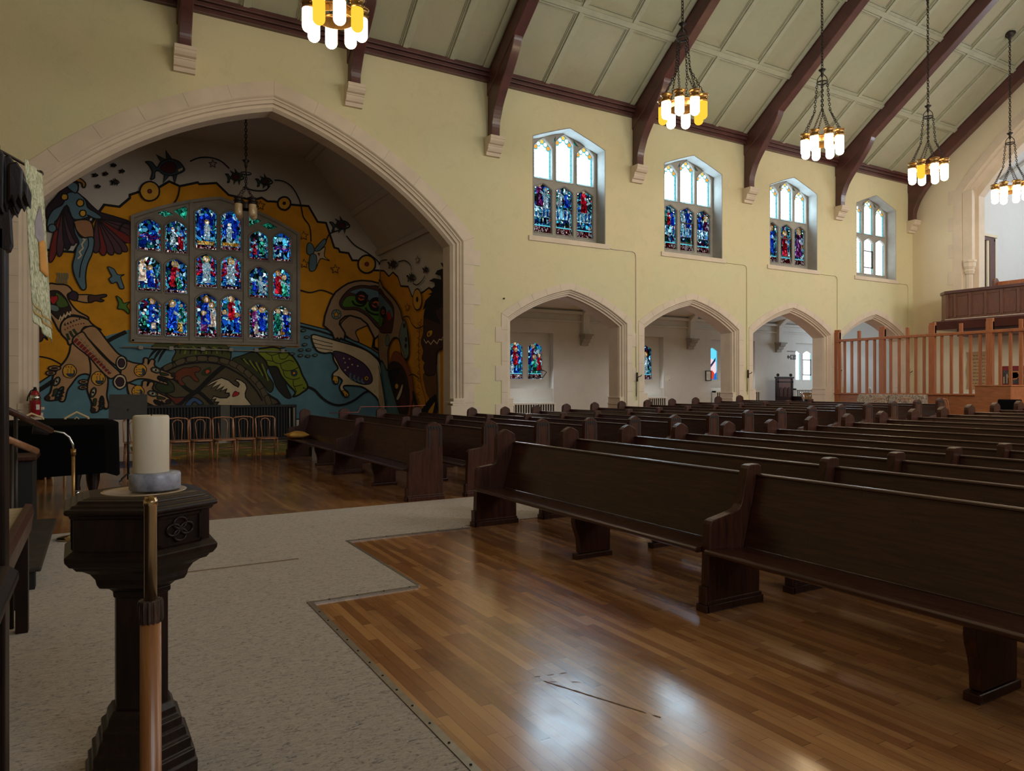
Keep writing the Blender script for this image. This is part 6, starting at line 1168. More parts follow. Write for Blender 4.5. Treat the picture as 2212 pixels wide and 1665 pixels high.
('painted_bird_man','YL',0.03,'B',[(-0.24,5.76),(-0.24,5.73),(-0.25,5.71),(-0.27,5.69),(-0.29,5.67),(-0.32,5.67),(-0.34,5.68),(-0.36,5.69),(-0.37,5.72),(-0.38,5.74),(-0.37,5.77),(-0.36,5.8),(-0.34,5.82),(-0.32,5.83),(-0.29,5.83),(-0.27,5.83),(-0.25,5.81),(-0.24,5.79)],0),
('painted_bird#1','BM',0.022,'B',[(0.23,4.49),(0.36,4.44),(0.44,4.31),(0.58,4.32),(0.51,4.26),(0.54,4.13),(0.58,3.98),(0.49,3.97),(0.42,4.12),(0.32,4.08),(0.25,4.19),(0.31,4.26),(0.26,4.38)],1),
('painted_bird#2','GN2',0.022,'B',[(0.41,3.77),(0.52,3.7),(0.57,3.6),(0.7,3.64),(0.64,3.54),(0.69,3.43),(0.68,3.34),(0.57,3.44),(0.44,3.46),(0.46,3.59)],1),
('painted_tassel','|GB',0.025,'B',[(-0.83,4.0),(-0.84,4.08),(-0.81,4.16),(-0.84,4.26)],1),
('painted_tassel','|GB',0.025,'B',[(-0.78,4.0),(-0.79,4.08),(-0.76,4.17),(-0.79,4.26)],1),
('painted_tassel','|GB',0.025,'B',[(-0.73,4.01),(-0.74,4.09),(-0.71,4.17),(-0.73,4.26)],1),
('painted_tassel','|GB',0.025,'B',[(-0.68,4.01),(-0.69,4.09),(-0.66,4.17),(-0.68,4.27)],1),
('painted_tassel','|GB',0.025,'B',[(-0.63,4.01),(-0.64,4.09),(-0.61,4.18),(-0.63,4.27)],1),
('painted_bird','CR',0.022,'B',[(5.3,5.34),(5.26,5.13),(5.2,4.97),(5.24,4.78),(5.39,4.87),(5.52,5.16),(5.78,5.12),(5.63,5.24),(5.65,5.51),(5.5,5.39)],1),
('painted_bird','BM',0.022,'B',[(5.15,5.54),(5.26,5.57),(5.35,5.4),(5.28,5.25),(5.14,5.28)],1),
('painted_bird','BM',0.022,'B',[(5.35,5.4),(5.62,5.73),(5.68,5.63),(5.5,5.39)],1),
('painted_bird','BM',0.022,'B',[(5.24,5.25),(5.4,5.23),(5.39,4.87),(5.24,4.78),(5.19,4.95)],1),
('painted_bird','HR',0.015,'B',[(5.44,5.31),(5.5,5.31),(5.48,5.23)],0),
('painted_fish#1','FB',0.02,'B',[(1.55,7.33),(1.53,7.6),(1.69,7.37)],0),
('painted_fish#1','FB',0.02,'B',[(1.44,7.26),(1.31,7.45),(1.58,7.34)],0),
('painted_fish#1','FB',0.02,'B',[(1.5,6.98),(1.47,6.75),(1.63,6.99)],0),
('painted_fish#1','FB',0.02,'B',[(1.69,7.01),(1.74,6.76),(1.8,7.04)],0),
('painted_fish#1','FB',0.025,'B',[(1.34,7.13),(1.42,7.28),(1.61,7.39),(1.82,7.37),(1.94,7.25),(1.97,7.15),(1.85,7.05),(1.66,6.97),(1.47,6.98),(1.36,7.05),(1.28,7.0),(1.27,6.85),(1.18,6.8),(1.22,6.99),(1.15,7.15),(1.07,7.23),(1.2,7.25),(1.29,7.15)],1),
('painted_fish#1','MR',0.015,'B',[(1.4,7.13),(1.55,7.3),(1.71,7.31),(1.77,7.19),(1.71,7.05),(1.52,7.02)],1),
('painted_fish#1','CR',0.01,'B',[(1.81,7.15),(1.93,7.23),(1.93,7.15),(1.82,7.08)],0),
('painted_fish#2','FG',0.02,'B',[(3.22,7.25),(3.21,7.38),(3.29,7.27)],0),
('painted_fish#2','FG',0.02,'B',[(3.16,7.21),(3.09,7.31),(3.23,7.25)],0),
('painted_fish#2','FG',0.02,'B',[(3.19,7.07),(3.18,6.96),(3.26,7.08)],0),
('painted_fish#2','FG',0.02,'B',[(3.29,7.09),(3.32,6.96),(3.35,7.1)],0),
('painted_fish#2','FG',0.025,'B',[(3.11,7.15),(3.15,7.22),(3.25,7.28),(3.36,7.26),(3.42,7.2),(3.44,7.15),(3.38,7.11),(3.28,7.07),(3.18,7.07),(3.12,7.11),(3.08,7.08),(3.07,7.0),(3.02,6.98),(3.04,7.07),(3.01,7.16),(2.97,7.2),(3.04,7.21),(3.08,7.15)],1),
('painted_fish#2','MR',0.015,'B',[(3.14,7.15),(3.22,7.23),(3.3,7.24),(3.33,7.18),(3.3,7.11),(3.2,7.09)],1),
('painted_fish#2','CR',0.01,'B',[(3.36,7.16),(3.42,7.19),(3.42,7.16),(3.36,7.12)],0),
('painted_fish#3','FG',0.02,'B',[(3.98,7.23),(3.97,7.35),(4.05,7.24)],0),
('painted_fish#3','FG',0.02,'B',[(3.93,7.19),(3.86,7.28),(3.99,7.23)],0),
('painted_fish#3','FG',0.02,'B',[(3.95,7.06),(3.94,6.95),(4.02,7.06)],0),
('painted_fish#3','FG',0.02,'B',[(4.05,7.07),(4.07,6.96),(4.1,7.09)],0),
('painted_fish#3','FG',0.025,'B',[(3.87,7.13),(3.91,7.2),(4.01,7.25),(4.12,7.24),(4.18,7.18),(4.19,7.14),(4.13,7.09),(4.03,7.06),(3.94,7.06),(3.89,7.1),(3.85,7.07),(3.84,7.0),(3.79,6.98),(3.81,7.06),(3.78,7.14),(3.74,7.18),(3.81,7.19),(3.85,7.14)],1),
('painted_fish#3','MR',0.015,'B',[(3.9,7.13),(3.98,7.21),(4.06,7.22),(4.09,7.16),(4.06,7.09),(3.97,7.08)],1),
('painted_fish#3','CR',0.01,'B',[(4.11,7.14),(4.17,7.18),(4.17,7.14),(4.12,7.11)],0),
('painted_fish#4','FB',0.02,'B',[(6.1,6.28),(6.08,6.44),(6.19,6.3)],0),
('painted_fish#4','FB',0.02,'B',[(6.03,6.24),(5.94,6.35),(6.12,6.29)],0),
('painted_fish#4','FB',0.02,'B',[(6.06,6.08),(6.04,5.95),(6.15,6.08)],0),
('painted_fish#4','FB',0.02,'B',[(6.19,6.09),(6.22,5.95),(6.26,6.11)],0),
('painted_fish#4','FB',0.025,'B',[(5.96,6.17),(6.01,6.26),(6.13,6.32),(6.28,6.3),(6.36,6.23),(6.37,6.17),(6.29,6.11),(6.17,6.07),(6.04,6.08),(5.97,6.12),(5.92,6.09),(5.91,6.0),(5.85,5.98),(5.88,6.09),(5.83,6.18),(5.78,6.23),(5.87,6.24),(5.93,6.18)],1),
('painted_fish#4','MR',0.015,'B',[(6.0,6.17),(6.1,6.26),(6.2,6.27),(6.24,6.2),(6.2,6.11),(6.08,6.1)],1),
('painted_fish#4','CR',0.01,'B',[(6.27,6.17),(6.35,6.21),(6.35,6.17),(6.28,6.13)],0),
('painted_fish#5','FB',0.02,'S',[(19.18,5.04),(19.21,5.14),(19.07,5.02)],0),
('painted_fish#5','FB',0.02,'S',[(19.28,5.03),(19.39,5.13),(19.16,5.03)],0),
('painted_fish#5','FB',0.02,'S',[(19.23,4.91),(19.25,4.83),(19.11,4.89)],0),
('painted_fish#5','FB',0.02,'S',[(19.07,4.89),(19.02,4.79),(18.98,4.88)],0),
('painted_fish#5','FB',0.025,'S',[(19.37,5.0),(19.3,5.04),(19.14,5.05),(18.95,5.0),(18.85,4.93),(18.83,4.89),(18.93,4.88),(19.09,4.88),(19.25,4.92),(19.35,4.97),(19.42,4.96),(19.43,4.9),(19.51,4.91),(19.48,4.97),(19.54,5.04),(19.61,5.09),(19.49,5.07),(19.41,5.01)],1),
('painted_fish#5','MR',0.015,'S',[(19.31,4.99),(19.18,5.02),(19.04,5.0),(19.0,4.94),(19.04,4.9),(19.21,4.92)],1),
('painted_fish#5','CR',0.01,'S',[(18.96,4.92),(18.86,4.93),(18.86,4.9),(18.95,4.89)],0),
('painted_fish#6','FG',0.02,'S',[(17.8,4.46),(17.82,4.56),(17.71,4.46)],0),
('painted_fish#6','FG',0.02,'S',[(17.88,4.45),(17.97,4.54),(17.79,4.46)],0),
('painted_fish#6','FG',0.02,'S',[(17.84,4.35),(17.86,4.28),(17.75,4.34)],0),
('painted_fish#6','FG',0.02,'S',[(17.71,4.34),(17.68,4.25),(17.64,4.33)],0),
('painted_fish#6','FG',0.025,'S',[(17.95,4.43),(17.9,4.47),(17.77,4.48),(17.62,4.44),(17.55,4.38),(17.53,4.35),(17.61,4.33),(17.73,4.33),(17.86,4.36),(17.93,4.4),(17.99,4.39),(17.99,4.34),(18.06,4.34),(18.03,4.4),(18.08,4.46),(18.14,4.5),(18.04,4.49),(17.98,4.44)],1),
('painted_fish#6','MR',0.015,'S',[(17.91,4.42),(17.8,4.45),(17.7,4.43),(17.66,4.39),(17.7,4.35),(17.82,4.36)],1),
('painted_fish#6','CR',0.01,'S',[(17.63,4.37),(17.55,4.38),(17.55,4.35),(17.62,4.34)],0),
('painted_fish#7','FG',0.02,'S',[(16.83,4.52),(16.84,4.59),(16.78,4.52)],0),
('painted_fish#7','FG',0.02,'S',[(16.87,4.51),(16.93,4.57),(16.82,4.52)],0),
('painted_fish#7','FG',0.02,'S',[(16.85,4.44),(16.86,4.39),(16.8,4.43)],0),
('painted_fish#7','FG',0.02,'S',[(16.78,4.43),(16.76,4.37),(16.74,4.43)],0),
('painted_fish#7','FG',0.025,'S',[(16.92,4.49),(16.89,4.52),(16.81,4.53),(16.73,4.5),(16.68,4.46),(16.67,4.44),(16.72,4.43),(16.79,4.42),(16.86,4.44),(16.91,4.47),(16.94,4.46),(16.94,4.43),(16.98,4.43),(16.97,4.47),(16.99,4.51),(17.03,4.54),(16.97,4.53),(16.93,4.5)],1),
('painted_fish#7','MR',0.015,'S',[(16.89,4.49),(16.83,4.51),(16.77,4.5),(16.75,4.47),(16.77,4.44),(16.84,4.45)],1),
('painted_fish#7','CR',0.01,'S',[(16.73,4.45),(16.68,4.46),(16.68,4.44),(16.73,4.43)],0),
('painted_fish#8','FG',0.02,'B',[(-0.04,6.75),(-0.04,6.78),(-0.02,6.75)],0),
('painted_fish#8','FG',0.02,'B',[(-0.05,6.74),(-0.07,6.76),(-0.04,6.75)],0),
('painted_fish#8','FG',0.02,'B',[(-0.05,6.7),(-0.05,6.68),(-0.03,6.7)],0),
('painted_fish#8','FG',0.02,'B',[(-0.02,6.71),(-0.02,6.68),(-0.01,6.71)],0),
('painted_fish#8','FG',0.025,'B',[(-0.07,6.72),(-0.06,6.74),(-0.03,6.75),(-0.01,6.75),(0.01,6.74),(0.01,6.72),(-0.01,6.71),(-0.03,6.7),(-0.05,6.7),(-0.06,6.71),(-0.07,6.71),(-0.07,6.69),(-0.09,6.68),(-0.08,6.7),(-0.09,6.73),(-0.1,6.74),(-0.08,6.74),(-0.07,6.72)],1),
('painted_fish#8','MR',0.015,'B',[(-0.06,6.72),(-0.04,6.74),(-0.02,6.74),(-0.01,6.73),(-0.02,6.71),(-0.04,6.71)],1),
('painted_fish#8','CR',0.01,'B',[(-0.01,6.72),(0.0,6.73),(0.0,6.72),(-0.01,6.72)],0),
('painted_fish#9','FG',0.02,'B',[(0.18,6.81),(0.18,6.85),(0.2,6.82)],0),
('painted_fish#9','FG',0.02,'B',[(0.17,6.8),(0.15,6.83),(0.18,6.81)],0),
('painted_fish#9','FG',0.02,'B',[(0.17,6.77),(0.17,6.74),(0.19,6.77)],0),
('painted_fish#9','FG',0.02,'B',[(0.2,6.77),(0.2,6.74),(0.21,6.78)],0),
('painted_fish#9','FG',0.025,'B',[(0.15,6.79),(0.16,6.81),(0.19,6.82),(0.21,6.82),(0.23,6.8),(0.23,6.79),(0.21,6.78),(0.19,6.77),(0.17,6.77),(0.16,6.78),(0.15,6.77),(0.15,6.75),(0.13,6.75),(0.14,6.77),(0.13,6.79),(0.12,6.8),(0.14,6.8),(0.15,6.79)],1),
('painted_fish#9','MR',0.015,'B',[(0.16,6.79),(0.18,6.81),(0.2,6.81),(0.21,6.8),(0.2,6.78),(0.18,6.77)],1),
('painted_fish#9','CR',0.01,'B',[(0.21,6.79),(0.22,6.8),(0.22,6.79),(0.21,6.78)],0),
('painted_fish#10','FG',0.02,'B',[(0.36,7.06),(0.35,7.09),(0.37,7.06)],0),
('painted_fish#10','FG',0.02,'B',[(0.34,7.05),(0.33,7.07),(0.36,7.06)],0),
('painted_fish#10','FG',0.02,'B',[(0.35,7.01),(0.35,6.98),(0.37,7.01)],0),
('painted_fish#10','FG',0.02,'B',[(0.37,7.02),(0.38,6.99),(0.39,7.02)],0),
('painted_fish#10','FG',0.025,'B',[(0.33,7.03),(0.34,7.05),(0.36,7.06),(0.39,7.06),(0.4,7.05),(0.41,7.03),(0.39,7.02),(0.37,7.01),(0.35,7.01),(0.33,7.02),(0.32,7.01),(0.32,7.0),(0.31,6.99),(0.32,7.01),(0.31,7.03),(0.3,7.04),(0.31,7.05),(0.32,7.03)],1),
('painted_fish#10','MR',0.015,'B',[(0.34,7.03),(0.36,7.05),(0.38,7.05),(0.38,7.04),(0.38,7.02),(0.35,7.02)],1),
('painted_fish#10','CR',0.01,'B',[(0.39,7.03),(0.4,7.04),(0.4,7.03),(0.39,7.02)],0),
('painted_fish#11','FG',0.02,'B',[(0.54,6.93),(0.54,6.97),(0.56,6.94)],0),
('painted_fish#11','FG',0.02,'B',[(0.53,6.92),(0.51,6.95),(0.54,6.93)],0),
('painted_fish#11','FG',0.02,'B',[(0.53,6.89),(0.53,6.86),(0.55,6.89)],0),
('painted_fish#11','FG',0.02,'B',[(0.56,6.89),(0.56,6.86),(0.57,6.89)],0),
('painted_fish#11','FG',0.025,'B',[(0.51,6.91),(0.52,6.93),(0.55,6.94),(0.57,6.94),(0.59,6.92),(0.59,6.91),(0.58,6.9),(0.55,6.89),(0.53,6.89),(0.52,6.9),(0.51,6.89),(0.5,6.87),(0.49,6.86),(0.5,6.89),(0.49,6.91),(0.48,6.92),(0.5,6.92),(0.51,6.91)],1),
('painted_fish#11','MR',0.015,'B',[(0.52,6.91),(0.54,6.93),(0.56,6.93),(0.57,6.91),(0.56,6.9),(0.54,6.89)],1),
('painted_fish#11','CR',0.01,'B',[(0.57,6.91),(0.59,6.92),(0.59,6.91),(0.57,6.9)],0),
('painted_fish#12','FG',0.02,'B',[(0.02,6.48),(0.02,6.51),(0.03,6.48)],0),
('painted_fish#12','FG',0.02,'B',[(0.01,6.47),(-0.01,6.5),(0.02,6.48)],0),
('painted_fish#12','FG',0.02,'B',[(0.01,6.44),(0.01,6.41),(0.03,6.44)],0),
('painted_fish#12','FG',0.02,'B',[(0.03,6.44),(0.04,6.41),(0.05,6.44)],0),
('painted_fish#12','FG',0.025,'B',[(-0.01,6.46),(0.0,6.47),(0.02,6.49),(0.05,6.48),(0.06,6.47),(0.07,6.46),(0.05,6.44),(0.03,6.44),(0.01,6.44),(-0.0,6.45),(-0.01,6.44),(-0.02,6.42),(-0.03,6.42),(-0.02,6.44),(-0.03,6.46),(-0.04,6.47),(-0.02,6.47),(-0.01,6.46)],1),
('painted_fish#12','MR',0.015,'B',[(0.0,6.46),(0.02,6.48),(0.04,6.48),(0.04,6.46),(0.04,6.44),(0.02,6.44)],1),
('painted_fish#12','CR',0.01,'B',[(0.05,6.46),(0.06,6.47),(0.06,6.46),(0.05,6.45)],0),
('painted_fish#13','FG',0.02,'B',[(0.39,6.65),(0.38,6.71),(0.42,6.66)],0),
('painted_fish#13','FG',0.02,'B',[(0.37,6.64),(0.34,6.68),(0.39,6.65)],0),
('painted_fish#13','FG',0.02,'B',[(0.38,6.58),(0.37,6.53),(0.4,6.58)],0),
('painted_fish#13','FG',0.02,'B',[(0.42,6.58),(0.43,6.53),(0.44,6.59)],0),
('painted_fish#13','FG',0.025,'B',[(0.34,6.61),(0.36,6.64),(0.4,6.67),(0.44,6.66),(0.47,6.63),(0.47,6.61),(0.45,6.59),(0.41,6.58),(0.37,6.58),(0.35,6.6),(0.33,6.58),(0.33,6.55),(0.31,6.54),(0.32,6.58),(0.3,6.62),(0.29,6.63),(0.32,6.64),(0.33,6.61)],1),
('painted_fish#13','MR',0.015,'B',[(0.36,6.61),(0.39,6.65),(0.42,6.65),(0.43,6.62),(0.42,6.59),(0.38,6.59)],1),
('painted_fish#13','CR',0.01,'B',[(0.44,6.61),(0.47,6.63),(0.47,6.61),(0.44,6.6)],0),
('painted_line#73','|K',0.035,'B',[(1.86,6.73),(1.79,6.38),(1.55,6.05),(1.23,5.86),(0.81,5.73),(0.55,5.58),(0.47,5.4)],1),
('painted_line#74','|K',0.035,'B',[(2.1,7.4),(2.32,7.53),(2.61,7.58),(2.87,7.52),(3.07,7.36)],1),
('painted_line#75','|K',0.035,'B',[(3.43,6.91),(3.7,6.86),(3.99,6.9),(4.12,7.05)],1),
('painted_line#76','|K',0.035,'B',[(4.24,7.22),(4.49,7.22),(4.72,7.09),(4.91,6.79),(4.98,6.54),(5.04,6.28),(5.21,6.04),(5.25,5.62)],1),
('painted_line#77','|K',0.035,'B',[(5.67,5.67),(5.79,5.9),(6.04,6.02)],1),
('painted_line#78','|K',0.035,'B',[(6.27,5.89),(6.52,5.64),(6.87,5.47),(7.16,5.29),(7.31,5.14)],1),
('painted_line#79','|K',0.03,'S',[(20.36,5.13),(20.08,5.21),(19.62,5.16)],1),
('painted_line#80','|K',0.03,'S',[(18.74,4.97),(18.26,4.93),(17.86,4.76),(17.77,4.59)],1),
('painted_line#81','|K',0.03,'S',[(17.67,4.24),(17.39,4.16),(17.05,4.23),(16.87,4.33)],1),
('painted_line#82','|K',0.035,'B',[(4.95,4.22),(5.23,4.17),(5.56,4.26),(5.93,4.14)],1),
('painted_turtle','|K',0.06,'B',[(5.16,1.49),(5.34,1.41),(5.57,1.17),(5.82,1.01),(6.1,0.96),(6.47,1.08),(6.81,1.32),(6.98,1.36)],1),
('painted_sun#0','YL',0.04,'B',[(1.38,6.52),(1.37,6.43),(1.33,6.35),(1.27,6.29),(1.19,6.25),(1.12,6.24),(1.04,6.26),(0.99,6.31),(0.95,6.38),(0.93,6.46),(0.95,6.55),(0.99,6.63),(1.05,6.69),(1.12,6.73),(1.19,6.74),(1.27,6.72),(1.33,6.67),(1.37,6.6)],0),
('painted_sun#0','RD',0.02,'B',[(1.2,6.5),(1.2,6.48),(1.19,6.46),(1.18,6.45),(1.16,6.44),(1.15,6.44),(1.13,6.44),(1.12,6.45),(1.11,6.47),(1.11,6.48),(1.11,6.5),(1.12,6.52),(1.13,6.53),(1.15,6.54),(1.16,6.54),(1.18,6.54),(1.19,6.53),(1.2,6.51)],0),
('painted_sun#1','YL',0.05,'B',[(4.68,6.63),(4.67,6.57),(4.64,6.51),(4.59,6.46),(4.54,6.43),(4.47,6.43),(4.42,6.44),(4.37,6.48),(4.34,6.53),(4.33,6.59),(4.34,6.65),(4.37,6.71),(4.42,6.75),(4.47,6.78),(4.54,6.79),(4.59,6.78),(4.64,6.74),(4.67,6.69)],0),
('painted_sun#1','K',0,'B',[(4.56,6.62),(4.55,6.6),(4.54,6.58),(4.53,6.57),(4.51,6.56),(4.5,6.56),(4.48,6.56),(4.47,6.57),(4.46,6.59),(4.45,6.6),(4.46,6.62),(4.47,6.64),(4.48,6.65),(4.5,6.66),(4.51,6.66),(4.53,6.66),(4.54,6.65),(4.55,6.63)],0),
('painted_sun#2','YL',0.05,'B',[(7.15,5.14),(7.14,5.05),(7.09,4.96),(7.02,4.9),(6.93,4.86),(6.84,4.85),(6.75,4.88),(6.68,4.93),(6.63,5.01),(6.62,5.09),(6.63,5.18),(6.68,5.26),(6.75,5.33),(6.84,5.37),(6.93,5.38),(7.02,5.35),(7.09,5.3),(7.14,5.23)],0),
('painted_sun#2','RD',0.01,'B',[(6.95,5.12),(6.95,5.1),(6.94,5.08),(6.92,5.06),(6.9,5.05),(6.87,5.05),(6.85,5.05),(6.83,5.07),(6.82,5.09),(6.81,5.11),(6.82,5.13),(6.83,5.15),(6.85,5.17),(6.87,5.18),(6.9,5.18),(6.92,5.18),(6.94,5.16),(6.95,5.14)],0),
('painted_sun#3','YL',0.035,'S',[(17.08,3.75),(17.1,3.65),(17.15,3.58),(17.23,3.52),(17.32,3.5),(17.43,3.51),(17.52,3.55),(17.6,3.62),(17.66,3.71),(17.67,3.81),(17.66,3.9),(17.6,3.98),(17.52,4.04),(17.42,4.06),(17.32,4.05),(17.23,4.0),(17.15,3.93),(17.1,3.84)],0),
('painted_sun#3','K',0,'S',[(17.29,3.77),(17.3,3.74),(17.31,3.72),(17.33,3.71),(17.36,3.7),(17.39,3.71),(17.42,3.72),(17.44,3.74),(17.45,3.76),(17.46,3.79),(17.45,3.81),(17.44,3.83),(17.41,3.84),(17.39,3.85),(17.36,3.85),(17.33,3.84),(17.31,3.82),(17.3,3.79)],0),
('painted_star#562','Y',0.018,'B',[(3.87,6.59),(3.9,6.52),(3.99,6.52),(3.92,6.45),(3.94,6.37),(3.87,6.41),(3.8,6.35),(3.82,6.44),(3.76,6.49),(3.84,6.51)],0),
('painted_star#655','Y',0.018,'B',[(5.04,5.89),(5.08,5.81),(5.16,5.81),(5.1,5.75),(5.12,5.66),(5.04,5.7),(4.96,5.65),(4.99,5.74),(4.92,5.79),(5.01,5.8)],0),
('painted_star#656','Y',0.018,'B',[(5.05,5.1),(5.09,5.02),(5.18,5.02),(5.11,4.96),(5.13,4.87),(5.05,4.91),(4.98,4.86),(5.0,4.95),(4.93,5.0),(5.02,5.02)],0),
('painted_star#723','Y',0.018,'B',[(5.94,5.02),(5.98,4.94),(6.07,4.94),(6.0,4.87),(6.02,4.79),(5.94,4.83),(5.86,4.77),(5.88,4.86),(5.81,4.92),(5.91,4.93)],0),
('painted_star#4','WW',0.018,'B',[(2.65,7.53),(2.68,7.47),(2.75,7.47),(2.7,7.41),(2.71,7.34),(2.65,7.37),(2.59,7.32),(2.61,7.4),(2.56,7.44),(2.63,7.46)],0),
('painted_star#9','WW',0.018,'S',[(17.35,4.92),(17.31,4.84),(17.21,4.82),(17.29,4.78),(17.26,4.71),(17.35,4.76),(17.45,4.73),(17.42,4.8),(17.5,4.86),(17.4,4.85)],0),
('painted_star#8','Y',0.018,'S',[(18.07,3.75),(18.02,3.67),(17.91,3.66),(17.99,3.61),(17.97,3.54),(18.07,3.59),(18.16,3.55),(18.14,3.63),(18.22,3.69),(18.11,3.68)],0),
('painted_bear','TN2',0.03,'B',[(6.39,3.57),(6.73,3.5),(6.92,3.34),(6.73,3.23),(6.54,3.1),(6.64,2.82),(6.39,2.89),(6.19,3.07),(6.1,3.31)],1),
('painted_bear','TN2',0.05,'B',[(5.6,3.25),(5.64,3.53),(5.72,3.77),(5.82,4.02),(5.95,4.23),(6.13,4.38),(6.31,4.5),(6.52,4.58),(6.73,4.62),(7.03,4.62),(7.32,4.56),(7.32,3.09),(7.11,2.89),(7.11,2.67),(7.31,2.57),(7.31,2.53),(7.05,2.67),(7.11,2.94),(6.9,3.34),(6.69,3.5),(6.39,3.57),(6.23,3.54),(6.08,3.41),(6.06,3.31),(6.23,3.05),(6.2,2.85),(6.1,2.9),(6.06,2.84),(6.0,2.9),(5.94,2.85),(5.9,2.9),(5.84,3.06)],0),
('painted_bear','TN2',0.05,'S',[(20.34,4.55),(19.96,4.41),(19.61,4.24),(19.17,4.02),(18.84,3.82),(18.58,3.61),(18.43,3.36),(18.17,3.15),(17.97,2.8),(17.98,2.31),(18.23,2.23),(18.48,2.41),(18.69,2.8),(19.17,2.85),(19.56,2.53),(19.57,1.97),(19.97,2.22),(20.35,2.52)],1),
('painted_bear','BR',0.03,'B',[(6.06,3.91),(6.17,4.14),(6.39,4.36),(6.65,4.46),(6.94,4.47),(7.32,4.38),(7.32,3.23),(6.9,3.57),(6.56,3.74),(6.19,3.74)],1),
('painted_bear','BR',0.03,'S',[(20.34,4.37),(19.73,4.12),(19.06,3.71),(19.19,3.11),(19.48,3.04),(20.34,3.23)],1),
('painted_bear','GN2',0.015,'B',[(6.15,3.92),(6.31,4.13),(6.56,4.14),(6.98,4.01),(7.32,3.86),(7.32,3.36),(6.9,3.67),(6.6,3.82),(6.21,3.81)],1),
('painted_bear','BM',0.015,'B',[(6.37,4.26),(6.69,4.39),(6.99,4.39),(7.32,4.27),(7.32,3.88),(6.9,4.04),(6.6,4.19)],1),
('painted_bear','BM',0.015,'S',[(20.34,4.27),(19.73,4.0),(19.19,3.68),(19.28,3.43),(20.34,3.87)],1),
('painted_bear','GN2',0.01,'S',[(20.34,3.83),(19.96,3.65),(20.08,3.29),(20.34,3.35)],1),
('painted_bear','K',0,'B',[(6.91,4.12),(6.9,4.06),(6.86,4.0),(6.81,3.95),(6.75,3.92),(6.68,3.92),(6.62,3.94),(6.57,3.98),(6.54,4.04),(6.53,4.1),(6.54,4.17),(6.57,4.23),(6.62,4.28),(6.68,4.31),(6.75,4.31),(6.81,4.29),(6.86,4.25),(6.9,4.19)],0),
('painted_bear','OR',0.01,'B',[(6.82,4.12),(6.82,4.09),(6.8,4.06),(6.77,4.04),(6.74,4.03),(6.7,4.02),(6.66,4.03),(6.64,4.05),(6.62,4.08),(6.61,4.11),(6.62,4.14),(6.64,4.17),(6.67,4.19),(6.7,4.2),(6.74,4.2),(6.77,4.19),(6.8,4.18),(6.82,4.15)],0),
('painted_bear','DK',0,'B',[(6.77,4.12),(6.77,4.1),(6.76,4.09),(6.74,4.08),(6.73,4.07),(6.71,4.07),(6.69,4.07),(6.68,4.08),(6.67,4.1),(6.66,4.11),(6.67,4.13),(6.68,4.14),(6.69,4.15),(6.71,4.16),(6.73,4.16),(6.74,4.15),(6.76,4.14),(6.77,4.13)],0),
('painted_bear','K',0,'B',[(7.38,3.95),(7.37,3.88),(7.33,3.81),(7.27,3.76),(7.2,3.73),(7.12,3.73),(7.04,3.75),(6.99,3.79),(6.95,3.86),(6.93,3.93),(6.95,4.0),(6.99,4.07),(7.05,4.12),(7.12,4.15),(7.2,4.16),(7.27,4.13),(7.33,4.09),(7.37,4.03)],0),
('painted_bear','OR',0.01,'B',[(7.28,3.95),(7.27,3.91),(7.25,3.88),(7.22,3.86),(7.18,3.85),(7.14,3.84),(7.09,3.85),(7.06,3.87),(7.04,3.9),(7.03,3.93),(7.04,3.97),(7.06,4.0),(7.1,4.02),(7.14,4.04),(7.18,4.04),(7.22,4.03),(7.25,4.01),(7.27,3.98)],0),
('painted_bear','DK',0,'B',[(7.22,3.94),(7.22,3.93),(7.2,3.91),(7.19,3.9),(7.17,3.89),(7.15,3.89),(7.13,3.9),(7.11,3.91),(7.1,3.92),(7.09,3.94),(7.1,3.95),(7.11,3.97),(7.13,3.98),(7.15,3.99),(7.17,3.99),(7.19,3.98),(7.2,3.97),(7.22,3.96)],0),
('painted_bear','K',0,'S',[(19.68,3.66),(19.7,3.6),(19.74,3.56),(19.81,3.52),(19.89,3.51),(19.98,3.52),(20.07,3.54),(20.14,3.59),(20.18,3.65),(20.2,3.71),(20.18,3.76),(20.14,3.81),(20.07,3.84),(19.98,3.86),(19.89,3.85),(19.81,3.82),(19.74,3.77),(19.7,3.72)],0),
('painted_bear','OR',0.01,'S',[(19.8,3.67),(19.81,3.64),(19.83,3.62),(19.87,3.61),(19.91,3.6),(19.96,3.61),(20.01,3.62),(20.05,3.64),(20.07,3.67),(20.08,3.7),(20.07,3.72),(20.05,3.74),(20.01,3.76),(19.96,3.76),(19.91,3.76),(19.87,3.74),(19.83,3.72),(19.81,3.7)],0),
('painted_bear','DK',0,'S',[(19.87,3.68),(19.87,3.66),(19.88,3.65),(19.9,3.65),(19.93,3.64),(19.95,3.65),(19.97,3.65),(19.99,3.66),(20.01,3.68),(20.01,3.69),(20.01,3.7),(19.99,3.71),(19.97,3.72),(19.95,3.72),(19.92,3.72),(19.9,3.71),(19.88,3.7),(19.87,3.69)],0),
('painted_bear','|K',0.06,'B',[(6.9,4.21),(6.86,4.0),(6.73,3.87),(6.52,3.9),(6.44,4.01)],1),
('painted_bear','|K',0.06,'B',[(7.36,3.86),(7.31,3.67),(7.11,3.64),(6.9,3.73),(6.84,3.83)],1),
('painted_bear','|K',0.05,'S',[(19.73,3.59),(19.82,3.38),(20.02,3.33)],1),
('painted_bear','HR',0.015,'S',[(19.67,3.59),(19.41,3.68),(19.22,3.43),(19.5,3.37)],0),
('painted_bear','|DK',0.05,'B',[(6.56,4.14),(6.81,4.1),(7.11,3.93),(7.31,3.84)],1),
